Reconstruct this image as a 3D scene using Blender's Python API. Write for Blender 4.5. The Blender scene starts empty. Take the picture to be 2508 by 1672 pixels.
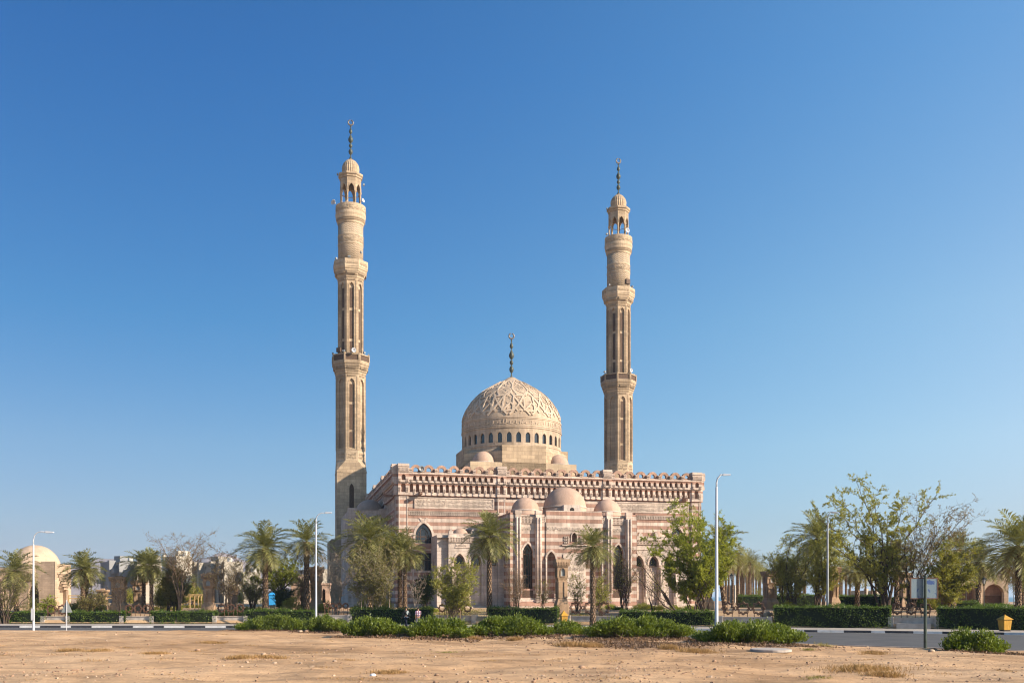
import bpy, math, random
import numpy as np
from mathutils import Vector, Matrix, noise

SC = bpy.context.scene
COL = SC.collection
PI = math.pi
R = math.radians
FOC, CX, HZ, EYE = 2438.0, 1254.0, 1460.0, 2.6      # photo focal length (px), centre column, horizon row, eye height


def at(px, py, d):
    """photo measurement -> point in the place, at distance d"""
    return Vector(((px - CX) / FOC * d, d, EYE + (HZ - py) / FOC * d))


def X_at(px, d):
    return (px - CX) / FOC * d


def Z_at(py, d):
    return EYE + (HZ - py) / FOC * d


# ------------------------------------------------------------------ mesh builder
class MB:
    def __init__(self):
        self.v, self.f, self.mi, self.m, self.sm = [], [], [], 0, []
        self.smooth = False

    def poly(self, pts):
        n = len(self.v)
        self.v.extend([tuple(p) for p in pts])
        self.f.append(tuple(range(n, n + len(pts))))
        self.mi.append(self.m); self.sm.append(self.smooth)

    def faces(self, verts, faces):
        n = len(self.v)
        self.v.extend([tuple(p) for p in verts])
        for f in faces:
            self.f.append(tuple(i + n for i in f))
            self.mi.append(self.m); self.sm.append(self.smooth)

    def hexa(self, p):        # 8 points: bottom ring 0-3, top ring 4-7
        self.faces(p, [(0, 3, 2, 1), (4, 5, 6, 7), (0, 1, 5, 4), (1, 2, 6, 5), (2, 3, 7, 6), (3, 0, 4, 7)])

    def box(self, x0, x1, y0, y1, z0, z1):
        self.hexa([(x0, y0, z0), (x1, y0, z0), (x1, y1, z0), (x0, y1, z0),
                   (x0, y0, z1), (x1, y0, z1), (x1, y1, z1), (x0, y1, z1)])

    def tube(self, pts, radii, n=6, cap=True):
        pts = [Vector(p) for p in pts]
        rings = []
        up = Vector((0.13, 0.21, 1)).normalized()
        for i, p in enumerate(pts):
            t = (pts[min(i + 1, len(pts) - 1)] - pts[max(i - 1, 0)])
            t = t.normalized() if t.length > 1e-9 else Vector((0, 0, 1))
            a = t.cross(up)
            if a.length < 0.1:
                a = t.cross(Vector((1, 0, 0)))
            a.normalize(); b = t.cross(a)
            r = radii[i] if hasattr(radii, '__len__') else radii
            rings.append([p + a * (r * math.cos(2 * PI * k / n)) + b * (r * math.sin(2 * PI * k / n)) for k in range(n)])
        vs = [q for ring in rings for q in ring]
        fs = []
        for i in range(len(rings) - 1):
            for k in range(n):
                k2 = (k + 1) % n
                fs.append((i * n + k, i * n + k2, (i + 1) * n + k2, (i + 1) * n + k))
        if cap:
            fs.append(tuple(range(n - 1, -1, -1)))
            fs.append(tuple((len(rings) - 1) * n + k for k in range(n)))
        self.faces(vs, fs)

    def lathe(self, prof, n=24, cx=0, cy=0, rot=0.0, cap=True, poly=False):
        """prof: (r, z) list; poly=True reads r as the apothem of an n-sided prism"""
        vs, fs = [], []
        k_ = 1 / math.cos(PI / n) if poly else 1
        for r, z in prof:
            for k in range(n):
                a = rot + 2 * PI * k / n
                vs.append((cx + r * k_ * math.cos(a), cy + r * k_ * math.sin(a), z))
        for i in range(len(prof) - 1):
            for k in range(n):
                k2 = (k + 1) % n
                fs.append((i * n + k, i * n + k2, (i + 1) * n + k2, (i + 1) * n + k))
        if cap:
            fs.append(tuple(range(n - 1, -1, -1)))
            fs.append(tuple((len(prof) - 1) * n + k for k in range(n)))
        self.faces(vs, fs)

    # --- face-frame helpers (F maps s, z, outward o to a point)
    def rect(self, F, s0, s1, z0, z1, o=0.0):
        if s1 - s0 > 1e-4 and z1 - z0 > 1e-4:
            self.poly([F(s0, z0, o), F(s1, z0, o), F(s1, z1, o), F(s0, z1, o)])

    def fbox(self, F, s0, s1, z0, z1, o0, o1):
        self.hexa([F(s0, z0, o1), F(s1, z0, o1), F(s1, z0, o0), F(s0, z0, o0),
                   F(s0, z1, o1), F(s1, z1, o1), F(s1, z1, o0), F(s0, z1, o0)])

    def arch(self, F, s0, s1, z0, z1, sc, w, zb, zs, za, depth, o=0.0, back=None, n=5):
        """a wall cell with a pointed-arch opening, its reveal, and a back panel put into `back`"""
        if zb > z0 + 1e-4:
            self.rect(F, s0, s1, z0, zb, o)
        L = arch_pts(sc, w, zs, za, n)                 # left spring .. apex
        Rr = [(2 * sc - s, z) for s, z in L]           # right spring .. apex
        self.poly([F(s0, zb, o), F(sc - w, zb, o)] + [F(s, z, o) for s, z in L] + [F(sc, z1, o), F(s0, z1, o)])
        self.poly([F(sc + w, zb, o), F(s1, zb, o), F(s1, z1, o), F(sc, z1, o)] + [F(s, z, o) for s, z in reversed(Rr)])
        loop = [(sc - w, zb)] + L + list(reversed(Rr))[1:] + [(sc + w, zb)]
        for (a, b), (c, d) in zip(loop, loop[1:] + loop[:1]):
            if abs(a - c) + abs(b - d) > 1e-6:
                self.poly([F(a, b, o), F(a, b, o - depth), F(c, d, o - depth), F(c, d, o)])
        if back is not None:
            back.poly([F(a, b, o - depth) for a, b in reversed(loop)])

    def rcell(self, F, s0, s1, z0, z1, a0, a1, b0, b1, depth, o=0.0, back=None):
        """a wall cell with a rectangular opening"""
        self.rect(F, s0, s1, z0, b0, o); self.rect(F, s0, s1, b1, z1, o)
        self.rect(F, s0, a0, b0, b1, o); self.rect(F, a1, s1, b0, b1, o)
        loop = [(a0, b0), (a0, b1), (a1, b1), (a1, b0)]
        for (a, b), (c, d) in zip(loop, loop[1:] + loop[:1]):
            self.poly([F(a, b, o), F(a, b, o - depth), F(c, d, o - depth), F(c, d, o)])
        if back is not None:
            back.poly([F(a, b, o - depth) for a, b in reversed(loop)])

    def archband(self, F, sc, w, zb, zs, za, t, o0, o1, n=6):
        """a raised band of width t round an arch opening"""
        I = [(sc - w, zb)] + arch_pts(sc, w, zs, za, n)
        O = [(sc - w - t, zb)] + arch_pts(sc, w + t, zs, za + t * 1.25, n)
        for sgn in (1, -1):
            m = (lambda p: p) if sgn == 1 else (lambda p: (2 * sc - p[0], p[1]))
            for k in range(len(I) - 1):
                a, b, c, d = m(I[k]), m(I[k + 1]), m(O[k + 1]), m(O[k])
                self.hexa([F(a[0], a[1], o0), F(b[0], b[1], o0), F(c[0], c[1], o0), F(d[0], d[1], o0),
                           F(a[0], a[1], o1), F(b[0], b[1], o1), F(c[0], c[1], o1), F(d[0], d[1], o1)])

    def build(self, name, mats, parent=None, recalc=False):
        me = bpy.data.meshes.new(name)
        me.from_pydata(self.v, [], self.f)
        if not isinstance(mats, (list, tuple)):
            mats = [mats]
        for m in mats:
            me.materials.append(m)
        me.polygons.foreach_set('material_index', self.mi)
        me.polygons.foreach_set('use_smooth', self.sm)
        me.update()
        if recalc:
            import bmesh
            bm = bmesh.new(); bm.from_mesh(me)
            bmesh.ops.recalc_face_normals(bm, faces=bm.faces)
            bm.to_mesh(me); bm.free()
        o = bpy.data.objects.new(name, me)
        COL.objects.link(o)
        if parent is not None:
            o.parent = parent
        return o


def arch_pts(sc, w, zs, za, n=5):
    h = za - zs
    pts = []
    if h >= w:
        Rr = (w * w + h * h) / (2 * w)
        am = math.asin(min(1, h / Rr))
        if Rr < w: am = PI - am
        for i in range(n + 1):
            a = am * i / n
            pts.append((sc + (Rr - w) - Rr * math.cos(a), zs + Rr * math.sin(a)))
    else:
        for i in range(n + 1):
            a = PI / 2 * i / n
            pts.append((sc - w * math.cos(a), zs + h * math.sin(a)))
    pts[-1] = (sc, za)
    return pts


def plane_frame(o, s, n):
    o, s, n = Vector(o), Vector(s).normalized(), Vector(n).normalized()
    return lambda a, z, q=0.0: Vector((o.x + s.x * a + n.x * q, o.y + s.y * a + n.y * q, z))


def cyl_frame(cx, cy, r, a0=0.0):
    def F(s, z, o=0.0):
        a = a0 + s / r
        return Vector((cx + (r + o) * math.cos(a), cy + (r + o) * math.sin(a), z))
    return F


def quads(name, Q, mats, parent=None, mi=None, smooth=False):
    """Q: (n,k,3) array of separate k-gons"""
    Q = np.asarray(Q, dtype=np.float32)
    n, k = Q.shape[0], Q.shape[1]
    me = bpy.data.meshes.new(name)
    me.vertices.add(n * k); me.loops.add(n * k); me.polygons.add(n)
    me.vertices.foreach_set('co', Q.reshape(-1))
    me.loops.foreach_set('vertex_index', np.arange(n * k, dtype=np.int32))
    me.polygons.foreach_set('loop_start', np.arange(0, n * k, k, dtype=np.int32))
    if not isinstance(mats, (list, tuple)):
        mats = [mats]
    for m in mats:
        me.materials.append(m)
    if mi is not None:
        me.polygons.foreach_set('material_index', np.asarray(mi, dtype=np.int32))
    me.update(calc_edges=True)
    o = bpy.data.objects.new(name, me)
    COL.objects.link(o)
    if parent is not None:
        o.parent = parent
    return o


def thing(name, label, cat, loc=(0, 0, 0), rotz=0.0, group=None):
    o = bpy.data.objects.new(name, None)
    o.empty_display_size = 0.3
    COL.objects.link(o)
    o.location = loc; o.rotation_euler = (0, 0, rotz)
    tag(o, label, cat, group)
    return o


def tag(o, label, cat, group=None):
    o['label'] = label; o['category'] = cat
    if group: o['group'] = group
    return o


def struct(o, kind='structure', label=None):
    o['kind'] = kind
    if label: o['label'] = label
    return o


# ------------------------------------------------------------------ materials
def new_mat(name):
    m = bpy.data.materials.new(name); m.use_nodes = True
    nt = m.node_tree
    b = nt.nodes['Principled BSDF']
    return m, nt, b


def N(nt, kind, **kw):
    n = nt.nodes.new(kind)
    for k, v in kw.items():
        if k.startswith('i_'):
            n.inputs[int(k[2:]) if k[2:].isdigit() else k[2:].replace('_', ' ')].default_value = v
        else:
            setattr(n, k, v)
    return n


def rgba(c):
    return (c[0], c[1], c[2], 1.0)


def mixc(nt, fac, a, b, blend='MIX'):
    n = nt.nodes.new('ShaderNodeMix'); n.data_type = 'RGBA'; n.blend_type = blend
    for sock, val in ((n.inputs[0], fac), (n.inputs[6], a), (n.inputs[7], b)):
        if isinstance(val, bpy.types.NodeSocket):
            nt.links.new(val, sock)
        elif hasattr(val, '__len__'):
            sock.default_value = rgba(val)
        else:
            sock.default_value = val
    return n.outputs[2]


def mth(nt, op, a, b=None, c=None):
    n = nt.nodes.new('ShaderNodeMath'); n.operation = op
    for i, val in enumerate((a, b, c)):
        if val is None: continue
        if isinstance(val, bpy.types.NodeSocket):
            nt.links.new(val, n.inputs[i])
        else:
            n.inputs[i].default_value = val
    return n.outputs[0]


def ramp(nt, fac, stops, interp='LINEAR'):
    n = nt.nodes.new('ShaderNodeValToRGB'); n.color_ramp.interpolation = interp
    e = n.color_ramp.elements
    while len(e) > 1: e.remove(e[-1])
    e[0].position = stops[0][0]; e[0].color = rgba(stops[0][1]) if hasattr(stops[0][1], '__len__') else rgba([stops[0][1]] * 3)
    for p, c in stops[1:]:
        x = e.new(p); x.color = rgba(c) if hasattr(c, '__len__') else rgba([c] * 3)
    nt.links.new(fac, n.inputs[0])
    return n.outputs[0]


def objco(nt):
    return nt.nodes.new('ShaderNodeTexCoord').outputs['Object']


def noi(nt, vec, scale, detail=4, rough=0.55, dist=0.0):
    n = nt.nodes.new('ShaderNodeTexNoise'); n.inputs['Scale'].default_value = scale
    n.inputs['Detail'].default_value = detail; n.inputs['Roughness'].default_value = rough
    n.inputs['Distortion'].default_value = dist
    if vec is not None: nt.links.new(vec, n.inputs['Vector'])
    return n.outputs['Fac']


def bump(nt, b, height, strength=0.4, dist=0.05):
    n = nt.nodes.new('ShaderNodeBump'); n.inputs['Strength'].default_value = strength
    n.inputs['Distance'].default_value = dist
    nt.links.new(height, n.inputs['Height']); nt.links.new(n.outputs[0], b.inputs['Normal'])


def simple_mat(name, c, rough=0.7, var=0.12, scale=3.0, metal=0.0, bmp=0.0, spec=0.3):
    m, nt, b = new_mat(name)
    v = objco(nt)
    f = noi(nt, v, scale, 5)
    lo = [x * (1 - var) for x in c]; hi = [min(1, x * (1 + var)) for x in c]
    col = ramp(nt, f, [(0.3, lo), (0.7, hi)])
    nt.links.new(col, b.inputs['Base Color'])
    b.inputs['Roughness'].default_value = rough; b.inputs['Metallic'].default_value = metal
    b.inputs['Specular IOR Level'].default_value = spec
    if bmp: bump(nt, b, noi(nt, v, scale * 6, 4), bmp, 0.03)
    return m


def stone_mat(name, base, alt=None, course=0.39, blockw=0.95, stripe=False, z0=0.0, stain=0.35, joint=0.75,
              blockvar=0.10, bmp=0.5, bands=None):
    """coursed masonry in the object's own axes: x+y runs along the wall, z up; stripe alternates two stones by course"""
    m, nt, b = new_mat(name)
    v = objco(nt)
    sp = nt.nodes.new('ShaderNodeSeparateXYZ'); nt.links.new(v, sp.inputs[0])
    h = mth(nt, 'ADD', sp.outputs[0], sp.outputs[1])
    zz = mth(nt, 'SUBTRACT', sp.outputs[2], z0)
    cb = nt.nodes.new('ShaderNodeCombineXYZ'); nt.links.new(h, cb.inputs[0]); nt.links.new(zz, cb.inputs[1])
    br = nt.nodes.new('ShaderNodeTexBrick')
    nt.links.new(cb.outputs[0], br.inputs['Vector'])
    br.inputs['Scale'].default_value = 1.0
    br.inputs['Brick Width'].default_value = blockw; br.inputs['Row Height'].default_value = course
    br.inputs['Mortar Size'].default_value = 0.018; br.inputs['Mortar Smooth'].default_value = 0.2
    br.inputs['Color1'].default_value = rgba([1 - blockvar * 1.3] * 3); br.inputs['Color2'].default_value = rgba([1 + blockvar * 0.6] * 3)
    br.inputs['Mortar'].default_value = rgba([joint] * 3)
    if bands:                                   # explicit horizontal bands: (z, colour) constant ramp
        zr = [b_[0] for b_ in bands]
        zf = mth(nt, 'DIVIDE', mth(nt, 'SUBTRACT', sp.outputs[2], zr[0]), (zr[-1] - zr[0]) * 1.0001)
        col = ramp(nt, zf, [((z - zr[0]) / (zr[-1] - zr[0]), c) for z, c in bands], 'CONSTANT')
    elif stripe:
        row = mth(nt, 'FLOOR', mth(nt, 'DIVIDE', zz, course))
        odd = mth(nt, 'ABSOLUTE', mth(nt, 'MODULO', row, 2.0))
        col = mixc(nt, odd, base, alt)
    else:
        col = mixc(nt, 0.0, base, base)
    col = mixc(nt, 1.0, col, br.outputs['Color'], 'MULTIPLY')
    # weathering: large soft blotches, streaks that run down, fine grain
    n1 = ramp(nt, noi(nt, v, 0.35, 6, 0.6), [(0.35, 1 - stain), (0.62, 1.05)])
    col = mixc(nt, 0.75, col, n1, 'MULTIPLY')
    mp = nt.nodes.new('ShaderNodeMapping'); mp.inputs['Scale'].default_value = (2.2, 2.2, 0.16)
    nt.links.new(v, mp.inputs[0])
    n2 = ramp(nt, noi(nt, mp.outputs[0], 1.0, 5, 0.65), [(0.38, 1 - stain * 0.9), (0.6, 1.04)])
    col = mixc(nt, 0.55, col, n2, 'MULTIPLY')
    n3 = ramp(nt, noi(nt, v, 9.0, 4, 0.7), [(0.3, 0.84), (0.7, 1.12)])
    col = mixc(nt, 0.7, col, n3, 'MULTIPLY')
    nt.links.new(col, b.inputs['Base Color'])
    b.inputs['Roughness'].default_value = 0.85; b.inputs['Specular IOR Level'].default_value = 0.2
    hgt = mth(nt, 'ADD', mth(nt, 'MULTIPLY', br.outputs['Fac'], -0.6), mth(nt, 'MULTIPLY', noi(nt, v, 14.0, 4), 0.5))
    bump(nt, b, hgt, bmp, 0.04)
    return m


def leaf_mat(name, c, c2, trans=0.45, rough=0.55):
    m, nt, b = new_mat(name)
    g = nt.nodes.new('ShaderNodeNewGeometry')
    n1 = noi(nt, objco(nt), 1.1, 3)
    f = mth(nt, 'ADD', mth(nt, 'MULTIPLY', g.outputs['Random Per Island'], 0.65), mth(nt, 'MULTIPLY', mth(nt, 'SUBTRACT', n1, 0.3), 0.9))
    mid = [(a + d) / 2 for a, d in zip(c, c2)]
    col = ramp(nt, f, [(0.1, c), (0.5, mid), (0.95, c2)])
    nt.links.new(col, b.inputs['Base Color'])
    b.inputs['Roughness'].default_value = rough; b.inputs['Specular IOR Level'].default_value = 0.35
    t = nt.nodes.new('ShaderNodeBsdfTranslucent')
    nt.links.new(mixc(nt, 0.5, col, (min(1, c2[0] * 1.6), min(1, c2[1] * 1.7), c2[2] * 0.8)), t.inputs[0])
    mx = nt.nodes.new('ShaderNodeMixShader'); mx.inputs[0].default_value = trans
    nt.links.new(b.outputs[0], mx.inputs[1]); nt.links.new(t.outputs[0], mx.inputs[2])
    nt.links.new(mx.outputs[0], nt.nodes['Material Output'].inputs['Surface'])
    return m


def glass_mat(name, c=(0.012, 0.016, 0.022), rough=0.06):
    m, nt, b = new_mat(name)
    b.inputs['Base Color'].default_value = rgba(c); b.inputs['Roughness'].default_value = rough
    b.inputs['Specular IOR Level'].default_value = 0.7
    bump(nt, b, noi(nt, objco(nt), 1.5, 2), 0.05, 0.02)
    return m


PALE = (0.60, 0.475, 0.395)
RED = (0.395, 0.232, 0.172)
TAN = (0.45, 0.335, 0.225)
M = {}
M['stripe'] = stone_mat('striped_ashlar', PALE, RED, course=0.43, stripe=True, z0=0.30, stain=0.46, blockvar=0.17, joint=0.68)
M['pale'] = stone_mat('pale_ashlar', PALE, stain=0.42, blockvar=0.14)
M['pale_grey'] = stone_mat('grey_ashlar', (0.53, 0.435, 0.37), stain=0.42)
M['red'] = stone_mat('red_ashlar', RED)
M['cornice'] = stone_mat('cornice_stone', PALE, course=0.45, blockw=0.75,
                         bands=[(14.2, RED), (14.62, PALE), (15.72, RED), (15.95, PALE), (16.3, PALE), (16.78, RED), (17.12, PALE), (19.0, PALE)])
M['loop'] = stone_mat('cresting_stone', (0.42, 0.265, 0.195), course=0.3, blockw=0.4, stain=0.35)
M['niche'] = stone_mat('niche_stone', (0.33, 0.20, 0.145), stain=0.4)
M['carve'] = stone_mat('carved_panel_stone', (0.60, 0.485, 0.40), course=2.0, blockw=3.0, joint=1.0, stain=0.3)
M['tan'] = stone_mat('tan_ashlar', TAN, course=0.5, blockw=1.0, stain=0.36, joint=0.6, blockvar=0.16)
M['tan_light'] = stone_mat('tan_trim', (0.48, 0.365, 0.25), course=0.6, blockw=1.2, stain=0.25)
M['dome'] = stone_mat('dome_stone', (0.455, 0.345, 0.25), course=0.5, blockw=1.3, joint=0.92, stain=0.42, blockvar=0.05)
M['strap'] = stone_mat('strap_stone', (0.52, 0.40, 0.295), course=3, blockw=3, joint=1.0, stain=0.25, blockvar=0.03)
M['plaster'] = stone_mat('pink_plaster', (0.45, 0.305, 0.228), course=4, blockw=8, joint=1.0, stain=0.25, blockvar=0.03, bmp=0.2)
M['gate'] = stone_mat('gatehouse_stone', (0.46, 0.335, 0.235), course=0.25, blockw=0.7, joint=0.85, stain=0.22)
M['pillar'] = stone_mat('pillar_stone', (0.42, 0.285, 0.185), course=0.5, blockw=0.8, joint=0.85, stain=0.4)
M['glass'] = glass_mat('dark_glass')
M['lattice'] = simple_mat('brown_lattice', (0.085, 0.05, 0.032), 0.7, 0.3, 6)
M['void'] = simple_mat('dark_opening', (0.03, 0.024, 0.02), 0.9)
M['verdigris'] = simple_mat('weathered_copper', (0.060, 0.070, 0.060), 0.5, 0.35, 2.5, metal=0.2)
M['crescent'] = simple_mat('dull_brass', (0.17, 0.14, 0.12), 0.45, 0.3, 3, metal=0.5)
M['white_metal'] = simple_mat('white_painted_steel', (0.46, 0.47, 0.50), 0.4, 0.06, 2)
M['grey_metal'] = simple_mat('grey_steel', (0.22, 0.23, 0.24), 0.5, 0.15, 3)
M['black_metal'] = simple_mat('black_iron', (0.02, 0.022, 0.022), 0.5, 0.3, 3)
M['rust'] = simple_mat('rusty_brown_iron', (0.10, 0.05, 0.03), 0.7, 0.35, 5)
M['concrete'] = simple_mat('grey_concrete', (0.36, 0.31, 0.27), 0.9, 0.22, 2.0, bmp=0.3)
M['white_wall'] = simple_mat('white_render', (0.44, 0.42, 0.385), 0.9, 0.07, 0.6)
M['beige_wall'] = simple_mat('beige_render', (0.31, 0.275, 0.225), 0.9, 0.12, 0.5)
M['cream_wall'] = simple_mat('cream_render', (0.42, 0.37, 0.30), 0.9, 0.1, 0.5)
M['grey_wall'] = simple_mat('grey_render', (0.22, 0.22, 0.225), 0.9, 0.1, 0.5)
M['yellow'] = simple_mat('yellow_paint', (0.42, 0.22, 0.026), 0.55, 0.12, 3)
M['timber'] = simple_mat('yellow_timber', (0.50, 0.33, 0.15), 0.8, 0.2, 4)
M['blue'] = simple_mat('blue_plastic', (0.03, 0.25, 0.55), 0.5, 0.1, 2)
M['bark'] = simple_mat('grey_brown_bark', (0.13, 0.088, 0.055), 0.9, 0.35, 6, bmp=0.5)
M['bark_dark'] = simple_mat('dark_bark', (0.065, 0.044, 0.032), 0.9, 0.35, 6, bmp=0.5)
M['bark_pale'] = simple_mat('pale_bark', (0.30, 0.235, 0.18), 0.9, 0.3, 6)
M['twig'] = simple_mat('dry_twig', (0.15, 0.10, 0.065), 0.9, 0.35, 4)
M['leaf_green'] = leaf_mat('fresh_green_leaf', (0.11, 0.14, 0.012), (0.34, 0.345, 0.045))
M['leaf_olive'] = leaf_mat('olive_leaf', (0.125, 0.128, 0.026), (0.37, 0.345, 0.075))
M['leaf_grey'] = leaf_mat('dusty_olive_leaf', (0.085, 0.080, 0.026), (0.25, 0.22, 0.075))
M['leaf_lime'] = leaf_mat('yellow_green_leaf', (0.10, 0.105, 0.014), (0.28, 0.262, 0.045))
M['leaf_dark'] = leaf_mat('dark_green_leaf', (0.014, 0.028, 0.006), (0.055, 0.085, 0.015))
M['leaf_brown'] = leaf_mat('dry_brown_leaf', (0.13, 0.095, 0.047), (0.27, 0.20, 0.10))
M['hedge'] = leaf_mat('hedge_leaf', (0.016, 0.036, 0.004), (0.125, 0.185, 0.018), trans=0.3, rough=0.42)
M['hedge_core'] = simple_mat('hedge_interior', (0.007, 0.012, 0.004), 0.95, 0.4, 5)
M['bush'] = leaf_mat('bush_leaf', (0.026, 0.048, 0.005), (0.185, 0.225, 0.024), trans=0.3, rough=0.5)
M['palm'] = leaf_mat('palm_leaflet', (0.075, 0.080, 0.025), (0.30, 0.28, 0.10), trans=0.3, rough=0.45)
M['palm_dry'] = leaf_mat('dry_palm_leaflet', (0.14, 0.10, 0.045), (0.29, 0.215, 0.11), trans=0.2)
M['grass_dry'] = leaf_mat('dry_grass_blade', (0.22, 0.12, 0.045), (0.42, 0.26, 0.11), trans=0.2)
M['grass_green'] = leaf_mat('sparse_green_blade', (0.14, 0.13, 0.035), (0.32, 0.27, 0.09), trans=0.2)


def trunk_mat():
    """palm bark: diamonds of old leaf bases, pale tips over dark gaps"""
    m, nt, b = new_mat('palm_trunk_bark')
    v = objco(nt)
    sp = nt.nodes.new('ShaderNodeSeparateXYZ'); nt.links.new(v, sp.inputs[0])
    ang = mth(nt, 'ARCTAN2', sp.outputs[1], sp.outputs[0])
    zz = mth(nt, 'MULTIPLY', sp.outputs[2], 1.9)
    u = mth(nt, 'MULTIPLY', ang, 4 / PI)
    a = mth(nt, 'PINGPONG', mth(nt, 'ADD', zz, u), 0.5); c = mth(nt, 'PINGPONG', mth(nt, 'SUBTRACT', zz, u), 0.5)
    d = mth(nt, 'ADD', mth(nt, 'MULTIPLY', mth(nt, 'MULTIPLY', a, c), 3.2), mth(nt, 'MULTIPLY', mth(nt, 'SUBTRACT', noi(nt, v, 8, 4, 0.7), 0.5), 0.7))
    col = ramp(nt, d, [(0.08, (0.045, 0.026, 0.015)), (0.3, (0.16, 0.098, 0.055)), (0.65, (0.33, 0.215, 0.125))])
    nt.links.new(col, b.inputs['Base Color']); b.inputs['Roughness'].default_value = 0.9
    bump(nt, b, d, 1.0, 0.08)
    return m


M['trunk'] = trunk_mat()


def chevron_mat():
    """tan stone carved with stacked zigzag courses, as on the round shafts"""
    m = stone_mat('chevron_stone', (0.46, 0.35, 0.245), course=3, blockw=6, joint=1.0, stain=0.25, blockvar=0.02)
    nt = m.node_tree; b = nt.nodes['Principled BSDF']
    v = objco(nt)
    sp = nt.nodes.new('ShaderNodeSeparateXYZ'); nt.links.new(v, sp.inputs[0])
    ang = mth(nt, 'ARCTAN2', sp.outputs[1], sp.outputs[0])
    tri = mth(nt, 'PINGPONG', mth(nt, 'MULTIPLY', ang, 20 / PI), 1.0)
    ph = mth(nt, 'ADD', mth(nt, 'MULTIPLY', sp.outputs[2], 2.9), mth(nt, 'MULTIPLY', tri, 0.55))
    saw = mth(nt, 'PINGPONG', ph, 0.5)
    hh = ramp(nt, saw, [(0.12, 0.0), (0.25, 1.0)])
    bn = [n for n in nt.nodes if n.type == 'BUMP'][0]
    b2 = nt.nodes.new('ShaderNodeBump'); b2.inputs['Strength'].default_value = 1.0; b2.inputs['Distance'].default_value = 0.16
    nt.links.new(hh, b2.inputs['Height']); nt.links.new(bn.outputs[0], b2.inputs['Normal'])
    nt.links.new(b2.outputs[0], b.inputs['Normal'])
    return m


M['chevron'] = chevron_mat()

# ------------------------------------------------------------------ camera, sky, sun
cam = bpy.data.cameras.new('camera'); camo = bpy.data.objects.new('camera', cam); COL.objects.link(camo)
camo.location = (0, 0, EYE); camo.rotation_euler = (R(90), 0, 0)
cam.sensor_width = 36.0; cam.sensor_fit = 'HORIZONTAL'; cam.lens = FOC / 2508 * 36.0
cam.shift_y = (HZ - 836) / 2508; cam.clip_end = 20000; cam.clip_start = 0.5
SC.camera = camo

SUN_AZ, SUN_EL = R(-23.0), R(26.0)       # azimuth from +x (ccw), elevation
sd = Vector((math.cos(SUN_EL) * math.cos(SUN_AZ), math.cos(SUN_EL) * math.sin(SUN_AZ), math.sin(SUN_EL)))
sun = bpy.data.lights.new('sun', 'SUN'); suno = bpy.data.objects.new('sun', sun); COL.objects.link(suno)
sun.energy = 5.0; sun.angle = R(0.53); sun.color = (1.0, 0.86, 0.68)
suno.rotation_euler = (-sd).to_track_quat('-Z', 'Y').to_euler(); suno.location = (60, -60, 80)
w = bpy.data.worlds.new('World'); SC.world = w; w.use_nodes = True
nt = w.node_tree
sky = nt.nodes.new('ShaderNodeTexSky'); sky.sky_type = 'NISHITA'; sky.sun_disc = False
sky.sun_elevation = SUN_EL; sky.sun_rotation = math.atan2(sd.x, sd.y)
sky.altitude = 0; sky.air_density = 1.0; sky.dust_density = 0.6; sky.ozone_density = 2.2
# the clear desert air of the photograph: deeper blue overhead and away from the sun, paler low down and towards the sun
TINT_L = [(0.008, (0.215, 0.265, 0.33)), (0.04, (0.432, 0.445, 0.619)), (0.0695, (0.449, 0.493, 0.646)), (0.145, (0.44, 0.564, 0.702)), (0.261, (0.262, 0.573, 0.79)), (0.466, (0.191, 0.554, 0.916))]
TINT_R = [(0.008, (1.274, 1.161, 0.885)), (0.04, (0.91, 0.937, 1.169)), (0.0695, (0.937, 0.927, 1.07)), (0.145, (1.19, 1.194, 1.198)), (0.261, (1.243, 1.362, 1.325)), (0.466, (0.901, 1.344, 1.522))]
tc = nt.nodes.new('ShaderNodeTexCoord'); sx = nt.nodes.new('ShaderNodeSeparateXYZ'); nt.links.new(tc.outputs['Generated'], sx.inputs[0])
cx_ = nt.nodes.new('ShaderNodeCombineXYZ'); nt.links.new(sx.outputs[0], cx_.inputs[0]); nt.links.new(sx.outputs[1], cx_.inputs[1])
nz = nt.nodes.new('ShaderNodeVectorMath'); nz.operation = 'NORMALIZE'; nt.links.new(cx_.outputs[0], nz.inputs[0])
dt = nt.nodes.new('ShaderNodeVectorMath'); dt.operation = 'DOT_PRODUCT'; nt.links.new(nz.outputs[0], dt.inputs[0])
dt.inputs[1].default_value = (0.793, -0.609, 0)
fr = nt.nodes.new('ShaderNodeMapRange'); fr.inputs[1].default_value = -0.90; fr.inputs[2].default_value = -0.18
nt.links.new(dt.outputs['Value'], fr.inputs[0])
fz = mth(nt, 'POWER', fr.outputs[0], 1.75)
K4 = lambda T: [(p, tuple(x / 4 for x in c)) for p, c in T]
tint = mixc(nt, fz, ramp(nt, sx.outputs[2], K4(TINT_L)), ramp(nt, sx.outputs[2], K4(TINT_R)))
tint = mixc(nt, 1.0, tint, (4, 4, 4), 'MULTIPLY')
mid = mth(nt, 'MULTIPLY', mth(nt, 'MULTIPLY', fr.outputs[0], mth(nt, 'SUBTRACT', 1.0, fr.outputs[0])), 4.0)
tint = mixc(nt, 1.0, tint, mixc(nt, mid, (1, 1, 1), (1.04, 1.16, 1.16)), 'MULTIPLY')
nt.links.new(mixc(nt, 1.0, sky.outputs[0], tint, 'MULTIPLY'), nt.nodes['Background'].inputs[0])
nt.nodes['Background'].inputs[1].default_value = 0.074
SC.view_settings.view_transform = 'Standard'; SC.view_settings.look = 'None'
SC.view_settings.exposure = 1.0; SC.view_settings.gamma = 1.0
SC.cycles.max_bounces = 5; SC.cycles.diffuse_bounces = 3; SC.cycles.glossy_bounces = 2; SC.cycles.transmission_bounces = 2
SC.cycles.transparent_max_bounces = 4
SC.cycles.filter_width = 1.15
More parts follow.
